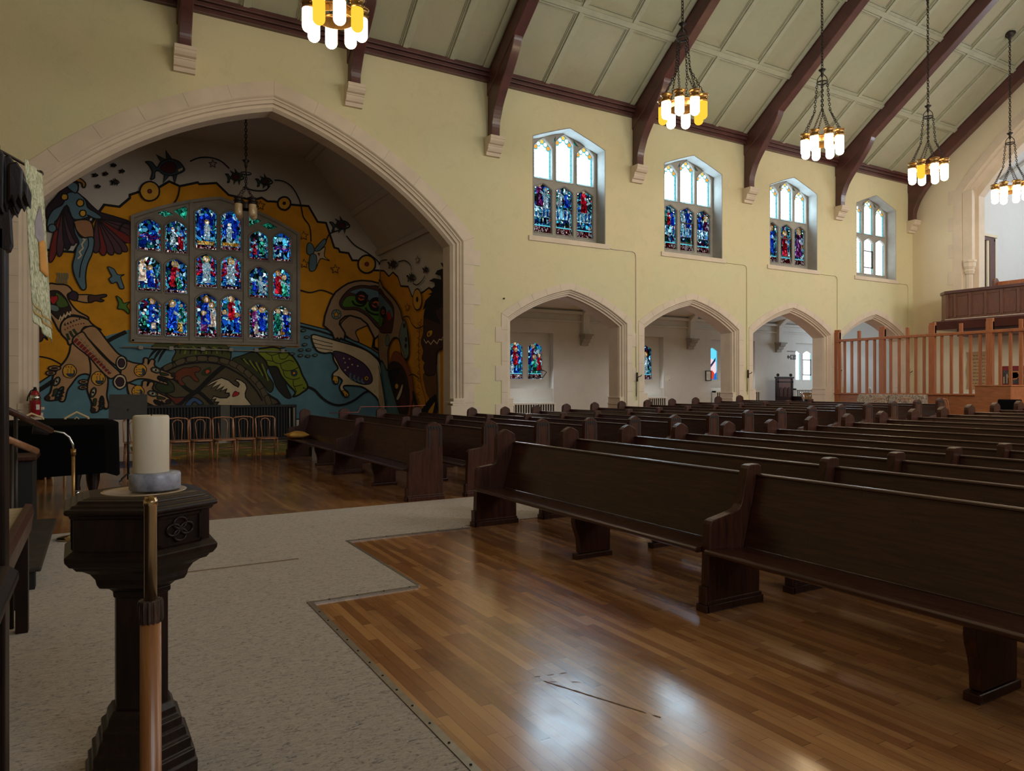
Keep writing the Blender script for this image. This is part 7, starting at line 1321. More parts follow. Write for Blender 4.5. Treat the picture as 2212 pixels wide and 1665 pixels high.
('painted_bear','GB',0.02,'B',[(6.11,3.59),(6.1,3.54),(6.08,3.5),(6.04,3.47),(5.99,3.45),(5.95,3.45),(5.9,3.46),(5.86,3.49),(5.84,3.53),(5.83,3.58),(5.84,3.62),(5.86,3.67),(5.9,3.7),(5.95,3.72),(5.99,3.72),(6.04,3.71),(6.08,3.68),(6.1,3.64)],0),
('painted_bear','Y',0.018,'B',[(5.97,3.69),(6.0,3.62),(6.07,3.62),(6.01,3.57),(6.03,3.5),(5.97,3.54),(5.91,3.5),(5.92,3.57),(5.87,3.61),(5.94,3.62)],0),
('painted_bear','GB',0.02,'S',[(19.4,2.82),(19.41,2.77),(19.45,2.72),(19.49,2.68),(19.55,2.67),(19.62,2.67),(19.68,2.69),(19.72,2.73),(19.76,2.79),(19.77,2.84),(19.76,2.9),(19.72,2.95),(19.67,2.99),(19.61,3.0),(19.55,3.0),(19.49,2.97),(19.45,2.93),(19.41,2.88)],0),
('painted_bear','GB',0.03,'S',[(18.41,3.26),(18.27,3.31),(18.12,3.15),(18.02,2.8),(17.95,2.39),(18.18,2.24),(18.35,2.44),(18.58,2.72),(18.66,2.92)],1),
('painted_bear','DK',0,'S',[(18.18,3.15),(18.19,3.13),(18.2,3.11),(18.23,3.1),(18.26,3.09),(18.29,3.09),(18.32,3.1),(18.34,3.12),(18.36,3.14),(18.37,3.17),(18.36,3.19),(18.34,3.21),(18.32,3.22),(18.29,3.23),(18.26,3.22),(18.23,3.21),(18.2,3.2),(18.19,3.18)],0),
('painted_bear','DK',0,'S',[(18.05,2.77),(18.06,2.74),(18.08,2.72),(18.1,2.71),(18.13,2.7),(18.16,2.7),(18.19,2.71),(18.21,2.73),(18.23,2.75),(18.23,2.78),(18.23,2.8),(18.21,2.82),(18.19,2.83),(18.16,2.84),(18.13,2.84),(18.1,2.83),(18.08,2.81),(18.06,2.79)],0),
('painted_bear','DK',0,'S',[(18.07,2.6),(18.08,2.57),(18.1,2.55),(18.12,2.54),(18.15,2.53),(18.18,2.54),(18.21,2.55),(18.23,2.56),(18.25,2.58),(18.26,2.61),(18.25,2.63),(18.23,2.65),(18.21,2.66),(18.18,2.67),(18.15,2.67),(18.12,2.66),(18.1,2.64),(18.08,2.62)],0),
('painted_seal','CR',0.04,'B',[(5.26,2.96),(5.62,2.91),(5.98,2.82),(6.39,2.72),(6.77,2.6),(7.07,2.42),(7.31,2.07),(7.31,1.05),(7.15,1.2),(6.94,1.37),(6.73,1.49),(6.52,1.52),(6.22,1.53),(6.18,1.45),(6.31,1.33),(6.32,1.22),(6.22,1.2),(6.12,1.33),(6.06,1.49),(6.14,1.67),(6.02,1.78),(6.03,1.69),(6.0,1.59),(5.91,1.59),(5.85,1.75),(5.88,1.89),(6.02,2.03),(5.9,2.25),(5.84,2.47),(5.62,2.46),(5.38,2.56)],1),
('painted_seal','|K',0.02,'B',[(5.28,2.86),(5.58,2.79),(5.86,2.73)],1),
('painted_seal','|K',0.02,'B',[(5.28,2.75),(5.58,2.68),(5.86,2.64)],1),
('painted_seal','|K',0.02,'B',[(5.28,2.63),(5.58,2.58),(5.86,2.54)],1),
('painted_seal','YL',0.02,'B',[(5.88,1.81),(6.0,1.79),(6.03,1.69),(6.0,1.57),(5.96,1.66),(5.93,1.56),(5.9,1.67),(5.85,1.65)],0),
('painted_seal','YL',0.02,'B',[(6.12,1.37),(6.22,1.39),(6.33,1.28),(6.31,1.18),(6.26,1.26),(6.22,1.18),(6.18,1.29)],0),
('painted_seal','CR',0.04,'S',[(20.35,2.07),(20.18,1.82),(20.03,1.53),(19.86,1.16),(19.78,0.88),(19.97,0.85),(20.35,1.05)],1),
('painted_seal','PU4',0.03,'B',[(5.88,2.51),(6.23,2.46),(6.56,2.31),(6.81,2.15),(6.98,1.94),(7.05,1.69),(6.94,1.57),(6.68,1.58),(6.39,1.73),(6.14,1.97),(5.98,2.25)],1),
('painted_seal','CR',0,'B',[(6.21,2.32),(6.21,2.31),(6.2,2.3),(6.2,2.3),(6.19,2.29),(6.18,2.29),(6.17,2.3),(6.17,2.3),(6.16,2.31),(6.16,2.32),(6.16,2.33),(6.17,2.33),(6.17,2.34),(6.18,2.34),(6.19,2.34),(6.2,2.34),(6.2,2.33),(6.21,2.33)],0),
('painted_seal','CR',0,'B',[(6.37,2.3),(6.37,2.29),(6.37,2.29),(6.36,2.28),(6.35,2.28),(6.35,2.28),(6.34,2.28),(6.33,2.29),(6.33,2.29),(6.33,2.3),(6.33,2.31),(6.33,2.32),(6.34,2.32),(6.35,2.33),(6.35,2.33),(6.36,2.32),(6.37,2.32),(6.37,2.31)],0),
('painted_seal','CR',0,'B',[(6.25,2.2),(6.25,2.19),(6.24,2.18),(6.24,2.18),(6.23,2.17),(6.22,2.17),(6.21,2.18),(6.21,2.18),(6.2,2.19),(6.2,2.2),(6.2,2.21),(6.21,2.21),(6.21,2.22),(6.22,2.22),(6.23,2.22),(6.24,2.22),(6.24,2.21),(6.25,2.21)],0),
('painted_seal','CR',0,'B',[(6.46,2.14),(6.46,2.13),(6.45,2.12),(6.45,2.12),(6.44,2.12),(6.43,2.12),(6.42,2.12),(6.41,2.12),(6.41,2.13),(6.41,2.14),(6.41,2.15),(6.41,2.16),(6.42,2.16),(6.43,2.16),(6.44,2.16),(6.45,2.16),(6.45,2.16),(6.46,2.15)],0),
('painted_seal','CR',0,'B',[(6.63,2.1),(6.62,2.09),(6.62,2.09),(6.61,2.08),(6.6,2.08),(6.6,2.08),(6.59,2.08),(6.58,2.09),(6.58,2.09),(6.58,2.1),(6.58,2.11),(6.58,2.12),(6.59,2.12),(6.6,2.13),(6.6,2.13),(6.61,2.12),(6.62,2.12),(6.62,2.11)],0),
('painted_seal','CR',0,'B',[(6.33,2.06),(6.33,2.05),(6.33,2.04),(6.32,2.04),(6.31,2.03),(6.3,2.03),(6.3,2.04),(6.29,2.04),(6.28,2.05),(6.28,2.06),(6.28,2.06),(6.29,2.07),(6.3,2.08),(6.3,2.08),(6.31,2.08),(6.32,2.08),(6.33,2.07),(6.33,2.07)],0),
('painted_seal','CR',0,'B',[(6.25,1.97),(6.25,1.97),(6.24,1.96),(6.24,1.95),(6.23,1.95),(6.22,1.95),(6.21,1.95),(6.21,1.96),(6.2,1.97),(6.2,1.97),(6.2,1.98),(6.21,1.99),(6.21,2.0),(6.22,2.0),(6.23,2.0),(6.24,2.0),(6.24,1.99),(6.25,1.98)],0),
('painted_seal','|BM',0.05,'B',[(6.39,1.89),(6.37,1.77),(6.43,1.69)],1),
('painted_seal','|BM',0.05,'B',[(6.51,1.84),(6.49,1.73),(6.55,1.66)],1),
('painted_seal','|BM',0.05,'B',[(6.63,1.78),(6.6,1.69),(6.67,1.63)],1),
('painted_seal','|BM',0.05,'B',[(6.74,1.73),(6.72,1.65),(6.79,1.59)],1),
('painted_seal','YL',0.02,'B',[(6.94,1.74),(6.93,1.72),(6.92,1.7),(6.9,1.68),(6.88,1.67),(6.85,1.67),(6.83,1.68),(6.81,1.7),(6.8,1.72),(6.79,1.74),(6.8,1.77),(6.81,1.79),(6.83,1.8),(6.85,1.81),(6.88,1.81),(6.9,1.8),(6.92,1.79),(6.93,1.77)],0),
('painted_seal','K',0,'B',[(6.9,1.74),(6.89,1.73),(6.89,1.72),(6.88,1.72),(6.87,1.71),(6.86,1.71),(6.85,1.72),(6.84,1.72),(6.84,1.73),(6.84,1.74),(6.84,1.75),(6.84,1.76),(6.85,1.77),(6.86,1.77),(6.87,1.77),(6.88,1.77),(6.89,1.76),(6.89,1.75)],0),
('painted_drops','GB',0.02,'B',[(5.09,3.09),(5.09,3.08),(5.08,3.07),(5.06,3.06),(5.04,3.05),(5.01,3.05),(4.99,3.06),(4.97,3.06),(4.96,3.07),(4.96,3.08),(4.96,3.09),(4.97,3.1),(4.99,3.11),(5.01,3.12),(5.04,3.12),(5.06,3.11),(5.08,3.11),(5.09,3.1)],0),
('painted_drops','GB',0.02,'B',[(5.19,2.9),(5.18,2.89),(5.17,2.88),(5.16,2.87),(5.13,2.87),(5.11,2.87),(5.09,2.87),(5.07,2.88),(5.06,2.89),(5.06,2.9),(5.06,2.91),(5.07,2.92),(5.09,2.93),(5.11,2.93),(5.13,2.93),(5.16,2.93),(5.17,2.92),(5.18,2.91)],0),
('painted_drops','GB',0.02,'B',[(5.13,2.69),(5.13,2.68),(5.11,2.67),(5.1,2.66),(5.07,2.65),(5.05,2.65),(5.03,2.66),(5.01,2.66),(5.0,2.67),(5.0,2.68),(5.0,2.69),(5.01,2.7),(5.03,2.71),(5.05,2.72),(5.07,2.72),(5.1,2.71),(5.11,2.71),(5.13,2.7)],0),
('painted_drops','GB',0.02,'B',[(5.02,2.53),(5.02,2.52),(5.01,2.51),(4.99,2.51),(4.97,2.5),(4.95,2.5),(4.93,2.5),(4.91,2.51),(4.9,2.52),(4.89,2.53),(4.9,2.54),(4.91,2.55),(4.93,2.56),(4.95,2.56),(4.97,2.56),(4.99,2.56),(5.01,2.55),(5.02,2.54)],0),
('painted_drops','GB',0.02,'B',[(4.78,2.42),(4.78,2.41),(4.77,2.4),(4.75,2.39),(4.73,2.39),(4.7,2.39),(4.68,2.39),(4.67,2.4),(4.65,2.4),(4.65,2.42),(4.65,2.43),(4.67,2.44),(4.68,2.44),(4.7,2.45),(4.73,2.45),(4.75,2.44),(4.77,2.44),(4.78,2.43)],0),
('painted_drops','GB',0.02,'B',[(5.01,2.38),(5.01,2.37),(5.0,2.36),(4.98,2.35),(4.96,2.34),(4.93,2.34),(4.91,2.35),(4.9,2.35),(4.88,2.36),(4.88,2.37),(4.88,2.38),(4.9,2.39),(4.91,2.4),(4.93,2.41),(4.96,2.41),(4.98,2.4),(5.0,2.4),(5.01,2.39)],0),
('painted_drops','GB',0.02,'B',[(5.22,2.36),(5.21,2.35),(5.2,2.34),(5.18,2.33),(5.16,2.33),(5.14,2.33),(5.12,2.33),(5.1,2.34),(5.09,2.35),(5.08,2.36),(5.09,2.37),(5.1,2.38),(5.12,2.39),(5.14,2.39),(5.16,2.39),(5.18,2.39),(5.2,2.38),(5.21,2.37)],0),
('painted_drops','GB',0.02,'B',[(5.42,2.4),(5.42,2.39),(5.41,2.38),(5.39,2.37),(5.37,2.36),(5.35,2.36),(5.32,2.37),(5.31,2.37),(5.29,2.38),(5.29,2.39),(5.29,2.4),(5.31,2.41),(5.32,2.42),(5.35,2.43),(5.37,2.43),(5.39,2.42),(5.41,2.42),(5.42,2.41)],0),
('painted_drops','GB',0.02,'B',[(5.24,2.54),(5.24,2.53),(5.22,2.52),(5.21,2.51),(5.18,2.51),(5.16,2.51),(5.14,2.51),(5.12,2.52),(5.11,2.53),(5.11,2.54),(5.11,2.55),(5.12,2.56),(5.14,2.56),(5.16,2.57),(5.18,2.57),(5.21,2.57),(5.22,2.56),(5.24,2.55)],0),
('painted_drops','GB',0.02,'B',[(4.55,2.62),(4.55,2.61),(4.54,2.6),(4.52,2.59),(4.5,2.59),(4.48,2.59),(4.45,2.59),(4.44,2.6),(4.43,2.61),(4.42,2.62),(4.43,2.63),(4.44,2.64),(4.45,2.64),(4.48,2.65),(4.5,2.65),(4.52,2.65),(4.54,2.64),(4.55,2.63)],0),
('painted_spirit','FR',0.015,'S',[(19.45,2.09),(19.06,2.47),(18.53,2.39),(18.03,2.09),(17.69,1.67),(17.64,1.3),(17.79,0.93),(17.93,0.68),(18.54,0.66),(19.07,1.29),(19.34,1.69)],1),
('painted_spirit','DK',0.03,'S',[(19.53,2.03),(19.12,2.2),(18.53,2.1),(18.13,1.83),(17.95,1.52),(17.88,1.08),(18.13,0.67),(18.54,0.7),(18.96,1.13),(19.34,1.61)],1),
('painted_spirit','K',0,'S',[(19.53,1.91),(19.07,2.0),(18.43,2.02),(18.74,1.84),(18.96,1.6),(18.85,1.37),(19.07,1.29),(19.34,1.61)],1),
('painted_spirit','YL',0.03,'S',[(18.69,1.51),(18.7,1.48),(18.73,1.45),(18.76,1.43),(18.81,1.42),(18.86,1.42),(18.9,1.43),(18.94,1.45),(18.96,1.48),(18.97,1.51),(18.96,1.54),(18.94,1.56),(18.9,1.58),(18.85,1.59),(18.81,1.59),(18.76,1.58),(18.73,1.56),(18.7,1.53)],0),
('painted_spirit','CR',0.02,'S',[(18.85,1.17),(18.59,1.41),(18.43,1.56),(18.36,1.51),(18.49,1.29),(18.73,1.12)],1),
('painted_spirit','MR',0.01,'S',[(18.54,1.18),(18.28,1.33),(18.13,1.07),(18.23,0.84),(18.49,0.91)],1),
('painted_spirit','|MR',0.02,'S',[(17.16,3.17),(17.33,3.13),(17.17,3.07)],0),
('painted_spirit','|MR',0.02,'S',[(17.22,2.99),(17.33,2.94),(17.17,2.89)],0),
('painted_spirit','|MR',0.02,'S',[(17.17,2.81),(17.33,2.76),(17.17,2.71)],0),
('painted_spirit','|MR',0.02,'S',[(17.22,2.63),(17.33,2.58),(17.17,2.53)],0),
('painted_spirit','|MR',0.02,'S',[(17.17,2.44),(17.33,2.4),(17.17,2.35)],0),
('painted_spirit','|MR',0.02,'S',[(17.22,2.27),(17.34,2.21),(17.17,2.17)],0),
('painted_spirit','|MR',0.02,'S',[(17.17,2.08),(17.34,2.03),(17.17,1.98)],0),
('painted_spirit','|MR',0.02,'S',[(17.23,1.9),(17.34,1.85),(17.17,1.8)],0),
('painted_spirit','|MR',0.02,'S',[(17.17,1.72),(17.34,1.67),(17.17,1.62)],0),
('painted_spirit','|MR',0.02,'S',[(17.23,1.54),(17.34,1.49),(17.17,1.44)],0),
('painted_spirit','|MR',0.02,'S',[(17.17,1.36),(17.34,1.3),(17.17,1.26)],0),
('painted_spirit','|MR',0.02,'S',[(17.23,1.18),(17.34,1.12),(17.17,1.08)],0),
('painted_spirit','|MR',0.03,'S',[(17.07,3.25),(17.18,2.93),(17.26,2.39),(17.13,1.67),(16.9,1.31),(16.77,1.02)],1),
('painted_spirit','|K',0.03,'S',[(18.43,3.36),(18.22,3.4),(17.92,3.36),(17.68,3.15),(17.35,3.02),(16.91,3.06)],1),
('painted_spirit','|K',0.03,'S',[(17.93,1.79),(17.64,1.82),(17.26,1.72)],1),
('painted_spirit','BR2',0.02,'S',[(16.94,1.81),(16.46,1.77),(16.21,1.85),(16.12,1.85),(16.13,0.83),(16.64,0.82),(16.55,1.17),(16.77,1.38)],1),
('painted_spirit','FC',0.03,'S',[(16.82,3.44),(16.45,3.5),(15.62,3.46),(15.62,2.56),(16.11,2.33),(16.17,1.85),(16.46,1.77),(16.77,1.8),(16.93,1.99),(16.83,2.11),(17.03,2.22),(16.93,2.41),(17.08,2.65),(16.94,2.88),(16.91,3.2)],1),
('painted_spirit','K',0,'S',[(15.61,4.34),(15.75,4.49),(15.87,4.51),(15.71,4.35),(16.07,4.35),(16.2,4.28),(15.87,4.19),(15.83,4.1),(16.28,4.19),(16.58,4.16),(16.24,4.08),(16.2,3.95),(16.54,3.96),(16.37,3.85),(16.64,3.83),(16.45,3.79),(16.8,3.69),(16.98,3.46),(17.37,3.24),(16.94,3.27),(16.8,3.49),(16.54,3.49),(16.28,3.57),(15.62,3.43),(15.62,2.56),(15.83,2.54),(15.87,3.01),(16.2,3.38),(15.62,3.43)],0),
('painted_spirit','YL',0.02,'S',[(16.72,2.8),(16.63,2.9),(16.37,2.9),(16.41,2.78),(16.63,2.74)],1),
('painted_spirit','K',0,'S',[(16.53,2.81),(16.54,2.8),(16.54,2.79),(16.56,2.78),(16.57,2.77),(16.59,2.77),(16.6,2.78),(16.61,2.79),(16.62,2.8),(16.62,2.82),(16.62,2.83),(16.61,2.84),(16.6,2.85),(16.59,2.86),(16.57,2.86),(16.56,2.85),(16.54,2.84),(16.54,2.83)],0),
('painted_spirit','|CR',0.03,'S',[(16.91,2.71),(16.76,2.6),(16.63,2.65),(16.46,2.55),(16.29,2.65),(16.08,2.55),(15.96,2.65),(15.79,2.63),(15.75,2.7)],0),
('painted_spirit','K',0,'S',[(17.17,0.76),(16.72,1.1),(16.38,1.24),(16.13,1.28),(16.13,0.8)],1),
('painted_spirit','YL',0.01,'S',[(16.64,0.85),(16.38,1.03),(16.21,1.11),(16.29,0.93),(16.38,0.82)],1),
('painted_spirit','K',0,'S',[(17.69,1.34),(17.55,1.36),(17.36,1.08),(17.17,0.87),(17.45,0.9),(17.59,1.08)],1),
]
COL = dict(Y='#d8940c', S='#5c8898', TN='#b98f64', TN2='#a08468', K='#0c0908', CR='#d2bf9c', TG='#4e5024', DG='#343a1c', LG='#7c8a1e', JA='#24241c', SH='#554a34', SC='#5e523a', BL='#3c5c86', GT='#2e3a1c', RB='#6e2c18', BB='#6e3418', OR='#c85030', HR='#b02020', BR='#4c2a24', BR2='#6e4a20', DK='#2c1a16', GN='#4a6424', GN2='#4e7c2a', GB='#6c8078', PU='#3a2030', PU2='#2a1828', PU3='#54323e', PU4='#463052', RD='#7c2420', BM='#5c7a88', BK='#b07c34', BL2='#a87850', YL='#d8a030', FB='#3c4c58', FG='#3c5438', MR='#4c2020', WW='#b8ac98', FR='#8c4a28', FC='#42241f', DB='#2c3c50')
PM = {}
for k_, h_ in COL.items(): PM[k_] = simple('mural_'+k_.lower(), srgb(h_), rough=.8, var=.08, scale=3)
mural = empty('painted_mural', (3, YB, 0)); parts = {}; lay = 0
WINHOLE = arch(2.83, 2.09, 5.80, 6.56, 11, z0=2.63, n=8)
def inwin(p): return .71 < p[0] < 4.95 and 2.6 < p[1] < 6.2
def clipz(p, pl): return (p[0], max(.03, p[1]))
for (part, col, ol, pl, pts, sm) in MURAL:
    if part not in parts: parts[part] = (MB(), [])
    mb, ms = parts[part]; lay += 1; d = .0012+.00016*lay
    line_ = col.startswith('|'); col = col.strip('|'); pts = [clipz(p, pl) for p in pts]
    q = crom(pts, not line_) if sm and len(pts) > 2 else pts
    def at(p, dd): return (p[0]-3, -dd, p[1]) if pl == 'B' else (XS-3-dd, p[0]-YB, p[1])
    def idx(c):
        if c not in ms: ms.append(c)
        return ms.index(c)
    if not line_:
        pl_ = [q]+([WINHOLE] if pl == 'B' and part in ('painted_hills', 'painted_sea') else [])
        if part == 'painted_sea' and pl == 'B': pl_ = [q]; q2 = [p for p in q if not inwin(p)]; i_ = [i for i, p in enumerate(q) if inwin(p)][0]; q2[i_:i_] = [(.71, 4.2*0+2.95), (.71, 2.60), (4.95, 2.60), (4.95, 2.95)]; pl_ = [q2]
        tri = tessellate_polygon([[Vector((p[0], p[1], 0)) for p in r_] for r_ in pl_]); mb.add([at(p, d) for r_ in pl_ for p in r_], [tuple(t) for t in tri], idx(col))
    if line_ or ol > 0:
        w_ = ol/2; a_ = offset(q, w_, closed=not line_); b_ = offset(q, -w_, closed=not line_); n_ = len(q); c_ = idx(col if line_ else 'K')
        mb.add([at(p, d+.00008) for p in a_]+[at(p, d+.00008) for p in b_], [(i, (i+1) % n_, n_+(i+1) % n_, n_+i) for i in range(n_ if not line_ else n_-1) if not (pl == 'B' and (inwin(q[i]) or inwin(q[(i+1) % n_])))], c_)
PL = dict(painted_hills='yellow ochre hills with a zigzag dark edge', painted_sea='slate blue sea arc', painted_turtle='great green turtle with figures on its shell', painted_wolves='four tan wolf heads issuing from a robed figure', painted_bird_man='blue bird man in a feathered purple cloak', painted_bear='tan bear with a green and blue patterned belly', painted_seal='cream seal with a purple patterned flank', painted_spirit='dark profile with streaming black hair and small spirits', painted_fish='toothed fish linked by a black line')
for nm, (mb, ms) in parts.items():
    nm = nm.split('#')[0]; o = mb.build(nm, [PM[c] for c in ms], mural)
    if nm in PL: o['label'] = PL[nm]
tag(mural, 'large wall painting with bird man, wolves, turtle and fish round the stained window', 'mural')
# ================================================================ foreground: candle stand
s = empty('candle_stand', (.1065, 1.859, .011))
mb = MB(); mb.lathe([(.12, 0), (.12, .02), (.03, .05), (.0235, .10), (.0225, .955)], n=24); mb.build('staff', M['staff_wood'], s)
simple('bark_collar', (.09, .045, .03), .6, var=.6, scale=60, stretch=(1, 1, .08), bump=1, bscale=90)
mb = MB(); prof = []
vs = []; nn = 60
for z, rr in ((.942, .0245), (.95, .0262), (.98, .0265), (.993, .025)):
    vs += [((rr+.0022*math.sin(k*11.0)*(.6+.4*math.sin(k*3.1)))*math.cos(2*PI*k/nn), (rr+.0022*math.sin(k*11.0))*math.sin(2*PI*k/nn), z) for k in range(nn)]
mb.add(vs, [(i*nn+k, i*nn+(k+1) % nn, (i+1)*nn+(k+1) % nn, (i+1)*nn+k) for i in range(3) for k in range(nn)]+[tuple(range(3*nn, 4*nn))]); mb.build('bark_collar', M['bark_collar'], s)
mb = MB(); mb.lathe([(.0138, .98), (.0138, 1.212), (.0152, 1.213), (.0152, 1.225), (.0128, 1.228), (.0128, 1.246), (.02, 1.248)], n=28); mb.build('brass_tube', M['pale_brass'], s)
simple('dish_metal', (.85, .62, .40), .25, metal=.55, var=.25, scale=9)
mb = MB(); mb.lathe([(.02, 1.242), (.055, 1.2435), (.083, 1.246), (.089, 1.2485), (.089, 1.250), (.083, 1.2485), (.05, 1.246), (.001, 1.245)], n=48); mb.build('drip_dish', M['dish_metal'], s, loc=(-.012, .0, 0))
ob = empty('candle_ring'); 
simple('soap_stone', (.30, .30, .36), .5, var=.35, scale=22, coat=.2)
mb = MB(); mb.lathe([(.052, 0), (.055, .003), (.055, .036), (.052, .040), (.030, .041)], n=48); o = mb.build('candle_ring', M['soap_stone'], loc=(.1165, 1.862, 1.2605)); bpy.data.objects.remove(ob)
tag(o, 'grey and lilac marbled ring holding the thick candle', 'candle ring'); o.name = 'candle_ring'
m, nt, b = newmat('wax'); b.inputs['Base Color'].default_value = (.72, .62, .48, 1); b.inputs['Roughness'].default_value = .45; b.inputs['Subsurface Weight'].default_value = .35; b.inputs['Subsurface Radius'].default_value = (.03, .02, .01); MATS['wax'] = m
mb = MB(); mb.lathe([(.0375, 0), (.0385, .003), (.0385, .128), (.037, .132), (.034, .1335), (.030, .131), (.004, .129)], n=48); c = mb.build('candle', M['wax'], loc=(.108, 1.859, 1.3005))
mb = MB(); mb.tube([(0, 0, .128), (.001, 0, .136)], .0015, 6); mb.build('wick', M['black'], c)
tag(c, 'thick cream pillar candle on the brass dish of the staff stand', 'candle')
tag(s, 'tall wooden staff with bark collar, brass tube and dish, carrying the candle', 'candle stand')
# ================================================================ six-sided font
f = empty('baptismal_font', (.146, 3.1, .011), rz=-.50)
def hexa(mb, prof, mi=0): mb.lathe([(r, z) for r, z in prof], n=6, smooth=False, a0=0, mi=mi)
mb = MB(); hexa(mb, [(.215, 0), (.215, .05), (.205, .06), (.205, .09), (.19, .10), (.19, .135), (.175, .145), (.165, .18), (.155, .185), (.155, .215), (.135, .23), (.13, .255), (.113, .28)]); mb.build('foot', M['carved_wood'], f, bevel=.004)
mb = MB(); hexa(mb, [(.102, .27), (.102, .70), (.112, .705), (.112, .725), (.10, .73)]); mb.build('column', M['carved_wood'], f, bevel=.004)
mb = MB(); hexa(mb, [(.10, .72), (.115, .728), (.13, .74), (.165, .75), (.175, .765), (.18, .785), (.20, .81), (.225, .825), (.25, .832), (.262, .845), (.275, .85), (.29, .868), (.292, .885), (.272, .90), (.262, .905)]); mb.build('bowl_underside', M['carved_wood'], f, bevel=.003)
mb = MB(); hexa(mb, [(.260, .90), (.260, 1.018), (.272, 1.022), (.276, 1.032), (.29, 1.037), (.293, 1.045), (.290, 1.054), (.270, 1.058), (.265, 1.066), (.248, 1.07), (.243, 1.08), (.225, 1.083)]); mb.build('bowl', M['carved_wood'], f, bevel=.003)
mb = MB(); hexa(mb, [(.222, 1.078), (.225, 1.084), (.20, 1.090), (.10, 1.093), (.001, 1.094)]); mb.build('lid', M['carved_wood'], f, bevel=.003)
for k in (1, 3, 5):   # sunk quatrefoil panels
    a = (k+.5)*PI/3; n_ = Vector((math.cos(a), math.sin(a), 0)); t_ = Vector((-math.sin(a), math.cos(a), 0)); RI = .260*math.cos(PI/6)
    def Q(u, v, d): return n_*(RI+d)+t_*u+Vector((0, 0, .962+v))
    mb = MB(); hw = .092; hh = .056
    for (u0, v0, u1, v1) in ((-hw, -hh, hw, -hh+.010), (-hw, hh-.010, hw, hh), (-hw, -hh, -hw+.012, hh), (hw-.012, -hh, hw, hh)):
        vs = [Q(u, v, d) for d in (-.004, .006) for u in (u0, u1) for v in (v0, v1)]; mb.add(vs, [(0,1,3,2),(4,6,7,5),(0,4,5,1),(2,3,7,6),(0,2,6,4),(1,5,7,3)])
    for cx, cz in ((-.028, 0), (.028, 0), (0, .022), (0, -.022)):
        ring = [Q(cx+.027*math.cos(q*PI/8), cz+.021*math.sin(q*PI/8), .003) for q in range(16)]; mb.tube(ring, .0055, 6, closed=True)
    mb.build('carved_panel', M['carved_wood'], f)
tag(f, 'dark carved six-sided wooden font on a stepped foot, behind the candle staff', 'font')

# ================================================================ left edge: carved canopy, bench, rails
s = empty('carved_lectern', (-.205, 2.20, .011))
mb = MB()
tips = [(-.12, 1.86, 2.13), (-.09, 1.875, 2.125), (-.062, 1.89, 2.12), (-.036, 1.905, 2.11), (-.012, 1.925, 2.10), (.010, 1.94, 2.085), (.028, 1.955, 2.065), (.040, 1.965, 2.03)]
for i, (x, low, top) in enumerate(tips):   # overlapping carved feathers with jagged tips
    w_ = .026-.001*i; dy = .012*(i % 3)
    mb.prism([(x-w_, top-.01), (x, top), (x+w_*.6, top-.02), (x+w_*.55, low+.03), (x+w_*.45, low+.004), (x+.002, low+.016), (x-w_*.3, low-.006), (x-w_*.6, low+.014), (x-w_, low+.002)], 'Y', .0+dy, .12+dy)
mb.build('feathered_canopy', M['carved_wood'], s, bevel=.006)
mb = MB()
for i in range(4):
    x = -.07+.022*i; mb.prism([(x-.014, 1.95), (x+.014, 1.95), (x+.018, 1.86), (x+.012, 1.825+.006*i), (x+.002, 1.84), (x-.008, 1.825+.006*i), (x-.014, 1.84)], 'Y', .03, .09)
mb.build('lower_feathers', M['carved_wood'], s, bevel=.004)
mb = MB(); mb.box((-.13, .03, .05), (.0005, .13, 1.90)); mb.build('post', M['carved_wood'], s, bevel=.006)
mb = MB(); mb.lathe([(.09, 0), (.09, .04), (.08, .07), (.07, .12)], (-.09, .105, 0), 8, smooth=False); mb.build('foot', M['carved_wood'], s)
tag(s, 'dark glossy carved wooden canopy with jagged feathered edge at the picture border', 'lectern')
s = empty('panelled_desk', (-.30, 1.84, .011))
mb = MB(); mb.box((-.45, -.40, .0), (.085, .32, .985)); mb.build('body', M['carved_wood'], s, bevel=.006)
for i in range(3):
    mb = MB(); mb.box((.085, -.36+.23*i, .1), (.097, -.20+.23*i, .93)); mb.build('panel', M['carved_wood'], s, bevel=.004)
mb = MB(); mb.prism([(-.47, .975), (.095, .975), (.112, .99), (.127, 1.0), (.127, 1.02), (.11, 1.035), (.085, 1.04), (.07, 1.075), (.05, 1.08), (-.47, 1.09)], 'Y', -.42, .36); mb.build('moulded_top', M['carved_wood'], s, bevel=.003)
tag(s, 'dark panelled wooden desk end with moulded top in the lower picture corner', 'desk')
simple('pale_cushion', (.40, .31, .20), .8, var=.1)
s = empty('choir_bench', (-.385, 4.45, .011))
mb = MB(); mb.box((-.6, -.75, .73), (.0, .80, .755)); mb.build('seat', M['pale_cushion'], s, bevel=.008)
mb = MB(); mb.prism([(-.01, .60), (.03, .60), (.045, .72), (.035, .765), (.0, .77)], 'Y', -.80, .86); mb.build('edge_rail', M['pew_end_wood'], s, bevel=.004)
for x, y in ((-.01, .80), (-.01, -.66), (-.52, .80), (-.52, -.66)):
    mb = MB(); mb.box((x-.035, y-.04, 0), (x+.03, y+.04, .73)); mb.build('leg', M['carved_wood'], s, bevel=.004)
tag(s, 'dark legged choir bench with pale top beside the desk end', 'bench')
s = empty('organ_console', (-1.0, 9.2, 0))
mb = MB(); mb.box((-.6, -.25, 0), (.42, .25, .74)); mb.build('case', M['black'], s, bevel=.01)
mb = MB(); mb.box((-.6, -.30, .735), (.45, .3, .775)); mb.build('top', M['pew_end_wood'], s, bevel=.008)
mb = MB(); mb.box((-.35, -.42, .36), (.17, -.25, .375)); mb.build('sheet', M['pale_cushion'], s)
tag(s, 'black wooden console case half hidden behind the choir bench', 'console')
